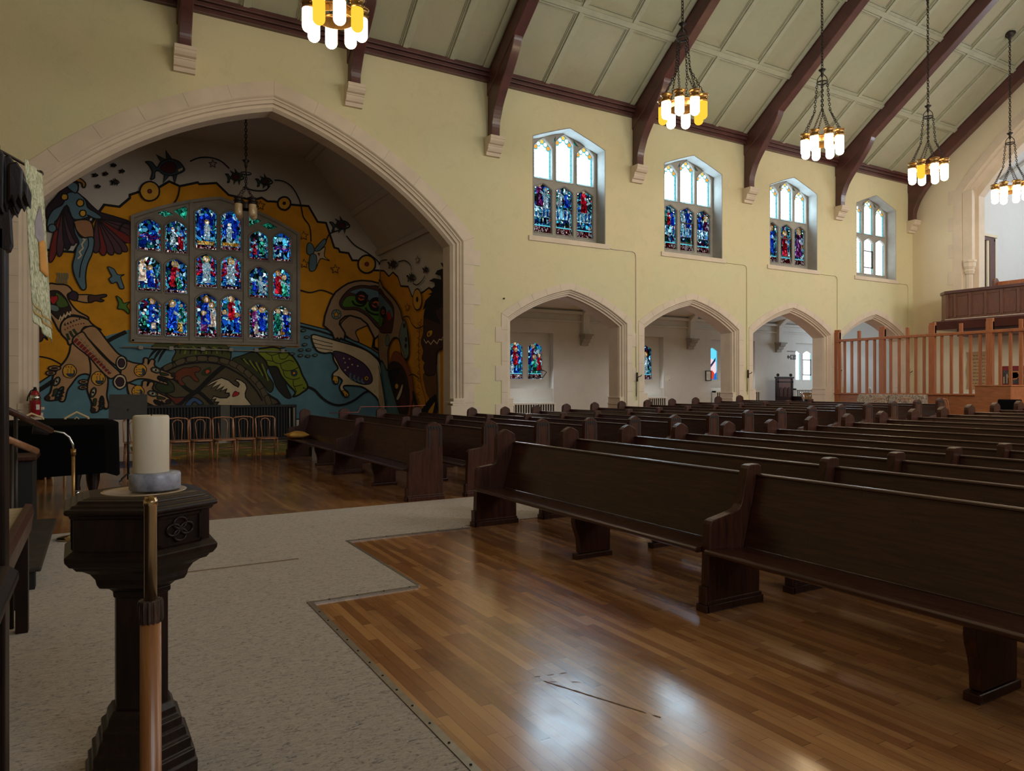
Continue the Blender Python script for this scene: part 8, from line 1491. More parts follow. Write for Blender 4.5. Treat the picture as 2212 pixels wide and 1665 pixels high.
for (a, b, z0, z1, lab) in (((-.545, 5.55), (-.30, 6.30), 1.37, 1.165, 'upper dark wooden handrail sloping down before the covered piano'), ((-.50, 5.15), (-.36, 5.80), 1.20, 1.055, 'lower brown wooden handrail sloping down before the console')):
    s = empty('handrail', (a[0], a[1], .011)); dx, dy = b[0]-a[0], b[1]-a[1]
    mb = MB(); mb.tube([(0, 0, z0), (dx, dy, z1)], .022, 10); mb.build('rail', M['bent_wood'] if z0 < 1.3 else M['pew_end_wood'], s)
    for t in (.30,):
        mb = MB(); mb.tube([(dx*t, dy*t, 0), (dx*t, dy*t, z0+(z1-z0)*t)], .012, 8); mb.build('baluster', M['iron'], s)
    tag(s, lab, 'handrail')
s = empty('kneeler', (-.62, 7.3, .011))
simple('rubber', (.030, .022, .017), .8, var=.3, scale=8)
mb = MB(); mb.prism([(-1.02, .13), (1.25, .13), (1.25, .165), (-1.02, .165)], 'X', -.25, .26); mb.build('pad', M['rubber'], s, bevel=.01)
for y in (-.94, 1.1):
    mb = MB(); mb.box((-.22, y-.06, 0), (.22, y+.06, .13)); mb.build('foot', M['black'], s)
tag(s, 'long low dark platform on the carpet between bench and font', 'kneeler')
# music stand
s = empty('music_stand', (.42, 12.9, 0), rz=-.1)
mb = MB(); mb.prism([(-.02, 1.0), (.0, 1.0), (.12, 1.375), (.10, 1.38)], 'X', -.27, .27); mb.box((-.27, -.06, .985), (.27, .0, 1.0)); simple('stand_grey', (.035, .036, .037), .6); mb.build('desk', M['stand_grey'], s)
mb = MB(); mb.tube([(0, .03, .02), (0, .03, 1.15)], .018, 8); mb.build('pole', M['black'], s)
for a in (0, 2.1, 4.2):
    mb = MB(); mb.tube([(0, .03, .12), (.22*math.cos(a), .03+.22*math.sin(a), .012)], .01, 6); mb.build('leg', M['black'], s)
tag(s, 'black music stand with wide sheet desk beyond the font', 'music stand')
# covered grand piano
s = empty('grand_piano', (-.55, 11.0, 0))
out = [(-1.3, -.95), (.62, -.95), (.74, -.80), (.78, -.3), (.74, .3), (.45, .75), (-.2, .95), (-1.3, .95)]
mb = MB(); n = len(out)
vs = []
for z, k, wv in ((1.045, 1, 0), (1.03, 1.012, 0), (.75, 1.02, .012), (.42, 1.03, .03)):
    for i, (x, y) in enumerate(out): vs.append((x*k, y*k, z+(.05*math.sin(i*1.7)-.02 if wv > .02 else 0)))
mb.add(vs, [(i*n+k, i*n+(k+1) % n, (i+1)*n+(k+1) % n, (i+1)*n+k) for i in range(3) for k in range(n)]+[tuple(range(n))]); o = mb.build('cloth_cover', M['black_cloth'], s)
md = o.modifiers.new('b', 'BEVEL'); md.width = .03; md.segments = 2
mb = MB(); mb.prism([(x*.97, y*.97) for x, y in out], 'Z', .62, .98); mb.build('case', M['black'], s)
for x, y in ((-1.0, -.7), (.5, -.7), (.3, .5)):
    mb = MB(); mb.lathe([(.045, .08), (.05, .1), (.04, .14), (.045, .2), (.075, .34), (.08, .5), (.07, .62)], (x, y, 0), 14); mb.build('leg', M['carved_wood'], s)
    mb = MB(); mb.tube([(x-.03, y-.02, .04), (x+.03, y-.02, .04)], .04, 12); mb.box((x-.05, y-.06, .07), (x+.05, y+.04, .085)); mb.build('caster', M['chrome'], s)
tag(s, 'grand piano under a black cloth cover before the transept arch', 'piano')
# gooseneck lamp stand
s = empty('floor_lamp', (-.205, 8.2, .011))
mb = MB(); mb.lathe([(.14, 0), (.14, .02), (.05, .035), (.012, .05)], n=20); mb.build('base', M['pale_brass'], s)
mb = MB(); mb.tube([(0, 0, .04), (0, 0, .84)], .016, 10); mb.tube([(0, 0, .82), (0, 0, .88)], .024, 10); mb.build('pole', M['brass'], s)
mb = MB(); mb.tube([(0, 0, .86), (-.005, 0, .93), (-.035, 0, 1.0), (-.08, 0, 1.04), (-.14, 0, 1.055), (-.22, 0, 1.07)], .011, 8); mb.build('gooseneck', M['chrome'], s)
mb = MB(); mb.tube([(-.20, 0, 1.07), (-.33, -.02, 1.085)], .045, 14); mb.build('lamp_head', M['black'], s)
tag(s, 'slim brass floor lamp with curved neck in front of the covered piano', 'floor lamp')
# banner on a pole
s = empty('banner', (-.40, 5.9, .011))
m, nt, b = newmat('banner_cloth'); tc = N(nt, 'ShaderNodeTexCoord'); mp = N(nt, 'ShaderNodeMapping'); mp.inputs['Scale'].default_value = (16, 16, 5); L(nt, tc.outputs['Object'], mp.inputs[0])
n1 = N(nt, 'ShaderNodeTexNoise', i_Scale=2.4, i_Detail=5, i_Distortion=2.5); L(nt, mp.outputs[0], n1.inputs['Vector']); cr = N(nt, 'ShaderNodeValToRGB'); e = cr.color_ramp.elements
e[0].position = .38; e[0].color = (.30, .34, .19, 1); e[1].position = .58; e[1].color = (.74, .74, .56, 1); q = e.new(.48); q.color = (.54, .56, .38, 1); L(nt, n1.outputs[0], cr.inputs[0]); L(nt, cr.outputs[0], b.inputs['Base Color']); b.inputs['Roughness'].default_value = .8; MATS['banner_cloth'] = m
def bx(u, z): # cloth hangs obliquely: u across, z height
    return (-.041+.068*u-.005*math.sin(u*6)+(.05+.017*u)*(3.08-z), .141+.365*u, z)
U = 10; top = lambda u: 3.09-.0*u; bot = lambda u: 1.98-.0-.05*u-(.12*u if u > .2 else .05*u)
def cloth(name, mat, z0f, z1f, off=0.0, u0=0., u1=1.):
    mb = MB(); vs = []; R = 8
    for i in range(U+1):
        u = u0+(u1-u0)*i/U
        for j in range(R+1):
            z = z0f(u)+(z1f(u)-z0f(u))*j/R; p = Vector(bx(u, z)); p += Vector((.9, -.17, 0))*(.012*math.sin(u*14+z*2)+off); vs.append(p)
    mb.add(vs, [(i*(R+1)+j, (i+1)*(R+1)+j, (i+1)*(R+1)+j+1, i*(R+1)+j+1) for i in range(U) for j in range(R)], 0, True)
    o = mb.build(name, mat, s); md = o.modifiers.new('s', 'SOLIDIFY'); md.thickness = .006; return o
zb = lambda u: 2.02-.13*u
cloth('cloth', M['banner_cloth'], zb, top)
cloth('fringe', M['banner_cloth'], lambda u: 1.95-.13*u+.008*math.sin(u*70), lambda u: zb(u)+.01, .004)
simple('gold_braid', (.55, .36, .12), .6); cloth('braid', M['gold_braid'], lambda u: zb(u)-.0, lambda u: zb(u)+.018, .012); cloth('braid', M['gold_braid'], lambda u: zb(u)+.05, lambda u: zb(u)+.062, .012)
simple('mauve_cloth', (.38, .34, .38), .8); simple('orange_cloth', (.70, .33, .08), .8)
cloth('applique', M['mauve_cloth'], lambda u: 2.50+.2*abs(u-.62)*2, lambda u: 2.82-.9*abs(u-.58), .014, .42, .80)
cloth('applique', M['orange_cloth'], lambda u: 2.30+.25*abs(u-.66), lambda u: 2.54-.2*abs(u-.6)+.05*u, .018, .50, .82)
mb = MB(); mb.tube([(-.19, .10, 3.12), bx(1.02, 3.10)], .011, 8); mb.ico(bx(1.05, 3.10), .022); mb.build('crossbar', M['iron'], s)
mb = MB(); p = bx(.30, 0); mb.tube([(-.19, .10, .02), (-.19, .10, 3.15)], .014, 8); mb.lathe([(.10, 0), (.10, .03), (.02, .06)], (-.19, .10, 0), 16); mb.build('pole', M['iron'], s)
tag(s, 'hanging pale green brocade banner with gold braid and fringe', 'banner')
# fire extinguisher on the arch jamb
s = empty('fire_extinguisher', (-.93, 14.74, 1.0))
mb = MB(); mb.lathe([(.06, 0), (.085, .02), (.085, .30), (.082, .36), (.05, .42), (.03, .44)], n=18); mb.build('cylinder', M['red_paint'], s)
mb = MB(); mb.lathe([(.0865, .27), (.0865, .36)], n=18); mb.build('label_band', M['chrome'], s)
mb = MB(); mb.box((.02, -.088, .11), (.07, -.07, .2)); mb.build('label', M['white_enamel'], s)
mb = MB(); mb.lathe([(.025, .43), (.03, .46), (.02, .48)], n=10); mb.tube([(0, 0, .47), (-.06, -.02, .43), (-.10, -.02, .33), (-.11, -.03, .26)], .012, 6); mb.box((-.02, -.06, .48), (.02, .03, .50)); mb.build('valve', M['black'], s)
tag(s, 'red fire extinguisher with silver band on the transept arch jamb', 'fire extinguisher')
# fern and pale chairs behind the piano
simple('fern', (.08, .13, .03), .6, var=.4, scale=12)
s = empty('potted_fern', (-.78, 13.9, 0)); mb = MB(); mb.lathe([(.12, 0), (.15, .28), (.16, .3), (.13, .3)], n=16); mb.build('pot', M['carved_wood'], s)
mb = MB(); rr = random.Random(5)
for i in range(26):
    a = rr.random()*6.28; l = .25+.2*rr.random(); h = .65+.25*rr.random(); dx, dy = math.cos(a), math.sin(a)
    pts = [(0, 0, .3), (dx*l*.4, dy*l*.4, h), (dx*l, dy*l, h+.05), (dx*l*1.3, dy*l*1.3, h-.08)]
    for (p0, p1) in zip(pts[:-1], pts[1:]):
        p0, p1 = Vector(p0), Vector(p1); q = Vector((-dy, dx, 0))*.03; mb.add([p0-q, p1-q*.8, p1+q*.8, p0+q], [(0, 1, 2, 3)])
mb.build('foliage', M['fern'], s); tag(s, 'small green fern poking up behind the covered piano', 'plant')
simple('pale_wood', (.62, .50, .30), .5)
for k, (x, y, a, lab) in enumerate(((-.86, 13.2, .4, 'pale wooden chair with curved back below the fire extinguisher'), (-.28, 13.0, 0, 'pale wooden chair back just showing above the piano cover'))):
    s = empty('pale_chair', (x, y, 0), rz=a)
    mb = MB(); mb.tube([(-.19, 0, .45), (-.20, .03, .8), (-.15, .05, 1.02), (0, .06, 1.09 if k == 0 else 1.105), (.15, .05, 1.02), (.20, .03, .8), (.19, 0, .45)], .018, 8); mb.build('backrest', M['pale_wood'], s)
    mb = MB(); mb.tube([(-.06, .02, .45), (-.07, .05, .95), (0, .06, 1.03), (.07, .05, .95), (.06, .02, .45)], .010, 6); mb.build('splat', M['pale_wood'], s)
    mb = MB(); mb.lathe([(.2, .43), (.21, .44), (.2, .46)], (0, -.18, 0), 20); mb.build('seat', M['pale_wood'], s)
    for dx, dy in ((-.17, 0), (.17, 0), (-.15, -.33), (.15, -.33)):
        mb = MB(); mb.tube([(dx, dy, 0), (dx*.9, dy*.95, .44)], .015, 8); mb.build('leg', M['pale_wood'], s)
    tag(s, lab, 'chair')
# ================================================================ bentwood chairs in the transept
def bentwood(broken=False):
    s = empty('bentwood_chair')
    mb = MB(); hp = [(-.19, .0, .44), (-.188, .05, .68), (-.195, .07, .82), (-.188, .08, .85), (-.15, .085, .87), (0, .09, .885), (.15, .085, .87), (.188, .08, .85), (.195, .07, .82), (.188, .05, .68), (.19, .0, .44)]
    mb.tube(hp[:4], .014, 7); mb.tube(hp[3:8], .014, 7); mb.tube(hp[7:], .014, 7); mb.build('back_frame', M['bent_wood'], s)
    mb = MB(); lp = [(-.065, .01, .44), (-.085, .05, .68), (-.09, .07, .77), (-.06, .08, .825), (0, .085, .845), (.06, .08, .825), (.09, .07, .77), (.085, .05, .68), (.065, .01, .44)]
    mb.tube(lp if not broken else lp[4:], .010, 6)
    if broken: mb.tube(lp[:3], .010, 6)
    mb.build('back_loop', M['bent_wood'], s)
    mb = MB(); mb.prism([(-.18, .02), (.18, .02), (.19, -.10), (.19, -.30), (.17, -.38), (.1, -.41), (-.1, -.41), (-.17, -.38), (-.19, -.30), (-.19, -.10)], 'Z', .43, .455); mb.build('seat', M['bent_wood'], s, bevel=.006)
    for dx, dy, ex, ey in ((-.17, .0, -.185, .06), (.17, .0, .185, .06), (-.16, -.34, -.18, -.38), (.16, -.34, .18, -.38)):
        mb = MB(); mb.tube([(dx, dy, .43), (ex, ey, 0)], .017, 7, r1=.011); mb.build('leg', M['bent_wood'], s)
    mb = MB(); mb.tube([(.185*math.cos(a*PI/10), -.17+.17*math.sin(a*PI/10), .26) for a in range(20)], .008, 5, closed=True); mb.build('hoop', M['bent_wood'], s)
    return s
bw = bentwood(); bwb = bentwood(True)
spots = [(.62, 15.10, .03, 'bentwood chair nearly hidden behind the candle'), (1.37, 15.10, .02, 'bentwood chair just beside the candle, first of the row against the mural'), (1.785, 15.13, .0, 'bentwood chair second from the candle in the row'), (2.205, 15.07, .02, 'bentwood chair in the middle of the row with a broken back loop'), (2.61, 15.16, -.02, 'bentwood chair second from the pews in the row'), (3.035, 15.08, .0, 'bentwood chair at the pew end of the row')]
for i, (x, y, a, lab) in enumerate(spots):
    o = bwb if i == 3 else (bw if i == 0 else dup(bw)); o.location = (x, y+.35, 0); o.rotation_euler = (0, 0, a+PI*0)
    tag(o, lab, 'chair', 'bentwood chairs in a row before the mural')
for i, (x, y, a, lab) in enumerate([(18.35, 11.75, 1.45, 'bentwood chair in front of the patterned sofa'), (18.4, 11.05, 1.7, 'bentwood chair standing behind the last pew beside the sofa'), (18.5, 9.98, .1, 'bentwood chair seen sideways before the plywood screen base')]):
    o = dup(bw); o.location = (x, y, zf(x)); o.rotation_euler = (0, 0, a-PI/2*0-PI if i < 2 else a); tag(o, lab, 'chair')
# ================================================================ transept wall items
def radiator(name_root, x0, x1, y, z0, z1, mat, gapmat, lab, group, axis='Y', nbar=None, d=.16):
    s = empty(name_root); nb = nbar or int((x1-x0)/.072)
    mb = MB()
    def B(a, b, m=0):
        if axis == 'Y': mb.box((a[0], y-a[1], a[2]), (b[0], y-b[1], b[2]), m)
        else: mb.box((y-a[1], a[0], a[2]), (y-b[1], b[0], b[2]), m)
    B((x0, 0, z1-.06), (x1, d+.03, z1)); B((x0, d-.02, z0), (x1, d, z0+.05)); B((x0, 0, z0), (x0+.03, d, z1)); B((x1-.03, 0, z0), (x1, d, z1)); mb.build('casing', mat, s)
    mb = MB(); B((x0+.02, d-.06, z0+.03), (x1-.02, d-.05, z1-.05)); mb.build('recess', gapmat, s)
    mb = MB()
    for i in range(nb):
        xx = x0+(i+.5)*(x1-x0)/nb; B((xx-.014, d-.035, z0+.04), (xx+.014, d, z1-.05))
    mb.build('grille', mat, s)
    return tag(s, lab, 'radiator', group)
simple('black_grille', (.012, .011, .011), .6)
RG = 'black radiator covers under the transept window'
radiator('radiator', .95, 2.80, YB-.03, .06, 1.02, M['black_grille'], M['black'], 'black radiator cover under the transept window, behind the candle and chairs', RG)
radiator('radiator', 3.08, 4.80, YB-.03, .06, 1.0, M['black_grille'], M['black'], 'black radiator cover under the transept window, nearer the pews', RG)
mb = MB(); mb.box((2.82, YB-.18, .12), (3.06, YB-.06, 1.0)); simple('grey_board', (.12, .115, .10), .8); tag(mb.build('board', M['grey_board']), 'plain grey board between the two black radiator covers', 'board')
s = empty('heating_pipe', (4.72, YB-.25, 0)); mb = MB(); mb.tube([(0, 0, .2), (0, 0, .92)], .03, 8); mb.tube([(-.12, 0, .25), (-.12, 0, .9)], .02, 8); mb.build('pipe', M['grey_stone'], s); tag(s, 'pale heating pipes beside the black radiator cover', 'pipe')
s = empty('window_rail', (0, YB-.10, 2.50)); mb = MB(); mb.tube([(.55, 0, .0), (4.6, 0, -.03)], .018, 6)
mb.build('rail', M['grey_stone'], s)
for x in (.95, 1.65, 2.4, 3.1, 3.75, 4.45):
    mb = MB(); mb.box((x-.05, -.03, -.05), (x+.05, .09, .04)); mb.build('bracket', M['grey_stone'], s)
tag(s, 'thin white heating rail with brackets below the big stained window', 'rail')
# play rug and blue mat
m, nt, b = newmat('rug_cloth'); tc = N(nt, 'ShaderNodeTexCoord'); mp = N(nt, 'ShaderNodeMapping'); mp.inputs['Scale'].default_value = (.8, 1.3, 1); L(nt, tc.outputs['Object'], mp.inputs[0])
n1 = N(nt, 'ShaderNodeTexNoise', i_Scale=1.3, i_Detail=4, i_Distortion=1.6); L(nt, mp.outputs[0], n1.inputs['Vector']); cr = N(nt, 'ShaderNodeValToRGB'); e = cr.color_ramp.elements
e[0].position = 0; e[0].color = (.10, .12, .02, 1); e[1].position = .70; e[1].color = (.62, .56, .44, 1)
for ps, cc in ((.40, (.20, .21, .04)), (.50, (.09, .09, .03)), (.56, (.50, .33, .04)), (.60, (.20, .20, .05)), (.65, (.45, .08, .03))): q = e.new(ps); q.color = (*cc, 1)
L(nt, n1.outputs[0], cr.inputs[0]); L(nt, cr.outputs[0], b.inputs['Base Color']); b.inputs['Roughness'].default_value = .9; MATS['rug_cloth'] = m
mb = MB(); mb.box((.7, 16.35, 0), (4.3, 19.9, .02)); tag(mb.build('play_rug', M['rug_cloth']), 'large green patchwork rug under and behind the bentwood chairs', 'rug')
simple('blue_mat', (.06, .07, .13), .9)
mb = MB(); mb.box((.35, 15.1, 0), (1.35, 16.2, .015)); tag(mb.build('floor_mat', M['blue_mat']), 'blue floor mat beside the music stand', 'mat')
# cushion on the first pew, ribbon and box
s = MB(); U2 = 12
vs = []
for i in range(U2+1):
    for j in range(U2+1):
        u, v = -1+2*i/U2, -1+2*j/U2; r_ = (1-u**4)*(1-v**4); pin = 1-.10*(1-u*u)*0-.12*(u*u)*(v*v)*-1
        vs.append((.20*u*(1+.10*v*v), .25*v*(1+.10*u*u), .055+.075*r_+.018*math.sin(u*5+v*3)*r_+.03*(u*u*v*v)))
for i in range(U2+1):
    for j in range(U2+1):
        u, v = -1+2*i/U2, -1+2*j/U2; r_ = (1-u**4)*(1-v**4); vs.append((.20*u*(1+.10*v*v), .25*v*(1+.10*u*u), .055-.055*r_+.03*(u*u*v*v)))
q = U2+1
s.add(vs, [(i*q+j, (i+1)*q+j, (i+1)*q+j+1, i*q+j+1) for i in range(U2) for j in range(U2)]+[(q*q+i*q+j, q*q+i*q+j+1, q*q+(i+1)*q+j+1, q*q+(i+1)*q+j) for i in range(U2) for j in range(U2)]+
      [(i*q, q*q+i*q, q*q+(i+1)*q, (i+1)*q) for i in range(U2)]+[(i*q+U2, (i+1)*q+U2, q*q+(i+1)*q+U2, q*q+i*q+U2) for i in range(U2)]+[(j, j+1, q*q+j+1, q*q+j) for j in range(U2)]+[(U2*q+j, q*q+U2*q+j, q*q+U2*q+j+1, U2*q+j+1) for j in range(U2)], 0, True)
o = s.build('cushion', M['yellow_cloth'], loc=(3.58, 15.05, .428)); tag(o, 'crumpled mustard yellow cushion on the seat end of the front transept pew', 'cushion')
mb = MB(); mb.tube([(4.30, 15.2, .93), (4.75, 14.6, .955), (5.05, 15.35, 1.05), (5.9, 15.3, 1.04), (6.6, 15.35, 1.06)], .008, 6); simple('pink_ribbon', (.35, .09, .08), .8)
tag(mb.build('ribbon', M['pink_ribbon']), 'thin pink ribbon tied across the transept pew ends', 'ribbon')
s = empty('printed_box', (3.86, 14.55, 0)); mb = MB(); mb.box((-.12, -.1, 0), (.12, .1, .30)); simple('print_box', (.30, .25, .22), .7); mb.build('box_body', M['print_box'], s); mb = MB(); mb.lathe([(.02, 0), (.1, .005), (.1, .012)], n=20)
o = mb.build('printed_emblem', M['black'], s); o.location = (-.122, 0, .18); o.rotation_euler = (0, -PI/2, 0)
tag(s, 'small pale box with dark round print under the front transept pew', 'box')

# ================================================================ aisle items
AG = 'white radiators along the aisle wall'
for i, (a, b, zt_, lab) in enumerate(((11.1, 13.45, .95, 'white radiator under the first aisle window'), (16.0, 18.45, 1.10, 'white radiator under the second aisle window'), (21.0, 23.55, 1.30, 'white radiator under the third aisle window'), (25.75, 28.2, 1.38, 'white radiator under the clear aisle window'))):
    radiator('radiator', a, b, YB-.05, zf(a)+.05, zt_, M['white_enamel'], M['black'], lab, AG, nbar=24, d=.20)
for i, (x, nm) in enumerate(((9.75, 'over the start of the aisle'), (14.80, 'between the first and second aisle windows'), (19.85, 'between the second and third aisle windows'), (24.9, 'between the third and the clear aisle window'))):
    s = empty('aisle_beam', (x, YB, 3.0)); mb = MB()
    mb.prism([(0, .32), (-.17, .32), (-.19, 1.0), (-.75, 1.45), (-2.2, 1.72), (-4.95, 2.75), (-4.95, 2.2+.75), (0, 1.25)], 'X', -.13, .13); mb.build('brace', M['aisle_plaster'], s, bevel=.015)
    mb = MB(); mb.box((-.2, -.34, .26), (.2, 0, .32)); mb.prism([(0, -.08), (-.08, -.08), (-.10, .02), (-.18, .04), (-.2, .14), (-.28, .16), (-.3, .26), (0, .26)], 'X', -.15, .15); mb.build('bracket', M['grey_stone'], s)
    tag(s, 'pale aisle roof beam on a stone bracket '+nm, 'beam', 'aisle roof beams')
s = empty('framed_notice', (20.82, YB-.02, 1.9)); mb = MB()
for a, b in (((-.15, -.2), (.15, -.175)), ((-.15, .175), (.15, .2)), ((-.15, -.2), (-.125, .2)), ((.125, -.2), (.15, .2))): mb.box((a[0], -.03, a[1]), (b[0], 0, b[1]))
mb.build('frame', M['black'], s); mb = MB(); mb.box((-.13, -.012, -.18), (.13, -.0, .18)); mb.build('paper', M['white_paint'], s)
mb = MB()
for j in range(6): mb.box((-.07, -.014, .06-.03*j), (.07, -.012, .066-.03*j))
mb.build('print', M['grey_stone'], s); tag(s, 'black framed certificate on the aisle wall beside the third window', 'framed notice')
mb = MB(); mb.box((-.12, -.01, -.1), (.12, 0, .1)); mb.box((.05, -.014, -.075), (.08, -.01, -.05), 1); tag(mb.build('paper_notice', [M['white_paint'], M['black']], loc=(18.72, YB-.005, 1.78)), 'small white card pinned beside the second aisle window', 'notice')
# washroom sign: caption, arrow and two pictograms
s = empty('washroom_sign', (25.78, YB-.01, 2.73))
def glyphs(mb, txt_w, x, z, h):
    rr = random.Random(3)
mb = MB(); mb.prism([(-.28, 0), (-.20, .09), (-.20, .035), (-.12, .035), (-.12, -.035), (-.20, -.035), (-.20, -.09)], 'Y', -.006, 0); mb.build('arrow', M['black'], s)
mb = MB(); mb.box((-.07, -.006, -.10), (.08, 0, .10)); mb.build('pictogram_panel', M['black'], s)
mb = MB(); mb.box((.13, -.006, -.10), (.27, 0, .10)); mb.build('pictogram_panel', M['black'], s)
mb = MB()
for x in (-.035, .04):
    mb.prism([(x+.012*math.cos(a*PI/4), .06+.012*math.sin(a*PI/4)) for a in range(8)], 'Y', -.009, -.006); mb.prism([(x-.018, .04), (x+.018, .04), (x+.02, -.0), (x+.008, -.01), (x+.006, -.075), (x-.006, -.075), (x-.008, -.01), (x-.02, 0)], 'Y', -.009, -.006)
mb.box((.001, -.009, -.08), (.005, -.006, .08))
mb.build('people_pictogram', M['white_paint'], s)
mb = MB(); mb.prism([(.19+.012*math.cos(a*PI/4), .07+.012*math.sin(a*PI/4)) for a in range(8)], 'Y', -.009, -.006); mb.prism([(.185, .05), (.197, .05), (.20, .0), (.225, -.0), (.24, -.05), (.228, -.055), (.218, -.015), (.185, -.015)], 'Y', -.009, -.006)
mb.tube([(.19+.04*math.cos(a), -.008, -.035+.04*math.sin(a)) for a in [PI*.5+i*.45 for i in range(9)]], .005, 5); mb.build('wheelchair_pictogram', M['white_paint'], s)
cu = bpy.data.curves.new('caption', 'FONT'); cu.body = 'WHEELCHAIR ACCESS'; cu.size = .062; cu.extrude = .001; cu.align_x = 'CENTER'
tmp = bpy.data.objects.new('caption_source', cu); C.objects.link(tmp); bpy.context.view_layer.update(); me_ = bpy.data.meshes.new_from_object(tmp.evaluated_get(bpy.context.evaluated_depsgraph_get())); bpy.data.objects.remove(tmp); to = bpy.data.objects.new('caption', me_); C.objects.link(to); to.parent = s; to.location = (.0, -.006, .225); to.rotation_euler = (PI/2, 0, 0); me_.materials.clear(); me_.materials.append(M['black'])
tag(s, 'black washroom sign with arrow and two pictograms beside the clear aisle window', 'sign')
# carved wooden seat back in the aisle
s = empty('carved_chair', (24.55, 19.75, zf(22))); mb = MB(); mb.box((-.42, 0, .0), (.42, .06, 1.48)); mb.build('backrest', M['balcony_wood'], s)
mb = MB(); mb.box((-.52, -.04, 1.46), (.52, .1, 1.53)); mb.box((-.5, -.02, 1.30), (.5, .08, 1.34)); mb.build('cornice', M['carved_wood'], s)
for x in (-.44, .44):
    mb = MB(); mb.box((x-.05, -.5, 0), (x+.05, .09, .72)); mb.box((x-.05, -.02, .7), (x+.05, .09, 1.5)); mb.ico((x*.9, .03, 1.60), .065); mb.build('side_post', M['carved_wood'], s)
mb = MB(); mb.box((-.45, -.5, .38), (.45, .02, .44)); mb.build('seat', M['balcony_wood'], s)
for x in (-.25, 0, .25):
    mb = MB(); mb.prism(arch(x, .10, .95, 1.1, 15, z0=.55, n=5), 'Y', -.025, .0); mb.build('carved_arch', M['pew_end_wood'], s)
tag(s, 'tall dark carved wooden chair with ball finials standing in the aisle', 'chair')
s = empty('wooden_stand', (21.75, 16.55, zf(22))); mb = MB(); mb.lathe([(.22, 0), (.22, .03), (.03, .06), (.03, .55), (.2, .6)], n=16); mb.build('pedestal', M['carved_wood'], s); tag(s, 'low dark round pedestal under the silver bowl', 'pedestal')
s = empty('silver_bowl', (21.75, 16.55, zf(22)+.6)); mb = MB(); mb.lathe([(.10, 0), (.12, .02), (.17, .10), (.21, .22), (.225, .30), (.25, .31), (.25, .33), (.20, .32)], n=24); mb.build('bowl', M['chrome'], s); tag(s, 'silver bowl with white rim in the fourth arch', 'bowl')
# window crank cords and conduits on the arcade wall
for i, x in enumerate((12.50, 16.76, 21.02, 25.0)):
    s = empty('wall_conduit', (x, W-.012, 0)); zz = 4.98
    mb = MB(); x0 = WCX[i]+1.18-x; mb.tube([(x0, 0, zz+.14), (x0+.15, 0, zz+.12), (-.12, 0, zz+.12), (-.04, 0, zz+.09), (0, 0, zz), (0, 0, 2.75), (.0, 0, 1.1+zf(x))], .014, 8); mb.build('pipe', M['wall_plaster'] if i else M['stone'], s)
    tag(s, 'thin painted conduit dropping from the %s clerestory window' % ORD[i], 'conduit', 'painted conduits on the arcade wall')
    s = empty('window_crank', (x+.0, W-.05, 1.62+zf(x))); mb = MB(); mb.tube([(0, 0, -.12), (0, 0, .12)], .022, 8); mb.tube([(0, -.01, .0), (.09, -.03, .02), (.12, -.04, .06)], .012, 6); mb.tube([(0, 0, -.1), (0, .02, -.62)], .006, 5); mb.build('handle', M['iron'], s)
    tag(s, 'small black window crank on the pier below the %s conduit' % ORD[i], 'window crank', 'black window cranks on the piers')
mb = MB(); mb.lathe([(.02, 0), (.02, .03), (.001, .03)], n=10); o = mb.build('wall_stud', M['iron']); o.rotation_euler = (PI/2, 0, 0); o.location = (8.42, W, 3.6); tag(o, 'small dark stud on the plaster between the first small arch and the big arch', 'stud')
# ================================================================ end wall, balcony, screen
s = empty('balcony', (24.0, 0, 0)); Y1 = 13.0; Y0 = 2.5
mb = MB(); mb.box((0, Y0, 3.66), (.10, Y1, 4.50)); mb.prism([(0, Y1), (.10, Y1), (.45, Y1+.28), (.38, Y1+.30), (.30, Y1+.28)], 'Z', 3.66, 4.50); mb.box((.35, Y1+.22, 3.66), (1.35, Y1+.32, 4.50)); mb.build('parapet', M['balcony_wood'], s)
mb = MB(); mb.box((-.05, Y0, 4.48), (.16, Y1+.02, 4.58)); mb.prism([(-.05, Y1), (.16, Y1), (.45, Y1+.22), (1.35, Y1+.22), (1.35, Y1+.36), (.33, Y1+.36)], 'Z', 4.48, 4.58); mb.build('handrail', M['beam_wood'], s, bevel=.012)
mb = MB(); mb.box((-.03, Y0, 3.63), (.1, Y1+.01, 3.66), 0); simple('pale_strip', (.62, .52, .44), .6); mb.build('base_strip', M['pale_strip'], s)
mb = MB(); mb.prism([(-.10, 3.63), (-.10, 3.58), (-.02, 3.45), (.05, 3.33), (1.4, 3.33), (1.4, 3.63)], 'Y', Y0, Y1+.1); mb.box((.3, Y0, 3.10), (1.4, Y1-.2, 3.33)); mb.prism([(-.1, 3.60), (.05, 3.33), (1.4, 3.33), (1.4, 3.6)], 'Y', Y1+.1, Y1+.38); mb.build('floor_beam', M['beam_wood'], s, bevel=.01)
i = 0; y = Y1-.10
while y > 5.5 and i < 22:
    w_ = .36 if i % 6 else .14
    mb = MB(); z0, z1 = 3.78, 4.38
    for a, b in (((y-w_, z0-.04), (y, z0)), ((y-w_, z1), (y, z1+.04)), ((y-w_-.0, z0-.04), (y-w_+.02, z1+.04)), ((y-.02, z0-.04), (y, z1+.04))): mb.box((-.018, a[0], a[1]), (.0, b[0], b[1]))
    mb.box((-.03, y, 3.7), (0, y+.085, 4.46)); mb.build('panel', M['balcony_wood'], s, bevel=.004); y -= w_+.10; i += 1
for y in (12.2, 8.9):
    mb = MB(); mb.prism([(1.3, 1.95+.15), (1.06, 2.1), (1.05, 2.5), (.75, 2.95), (.25, 3.33), (1.3, 3.33)], 'Y', y-1.55-.16, y-1.55+.16); mb.build('bracket', M['beam_wood'], s)
tag(s, 'dark panelled wooden balcony front projecting from the end wall', 'balcony')
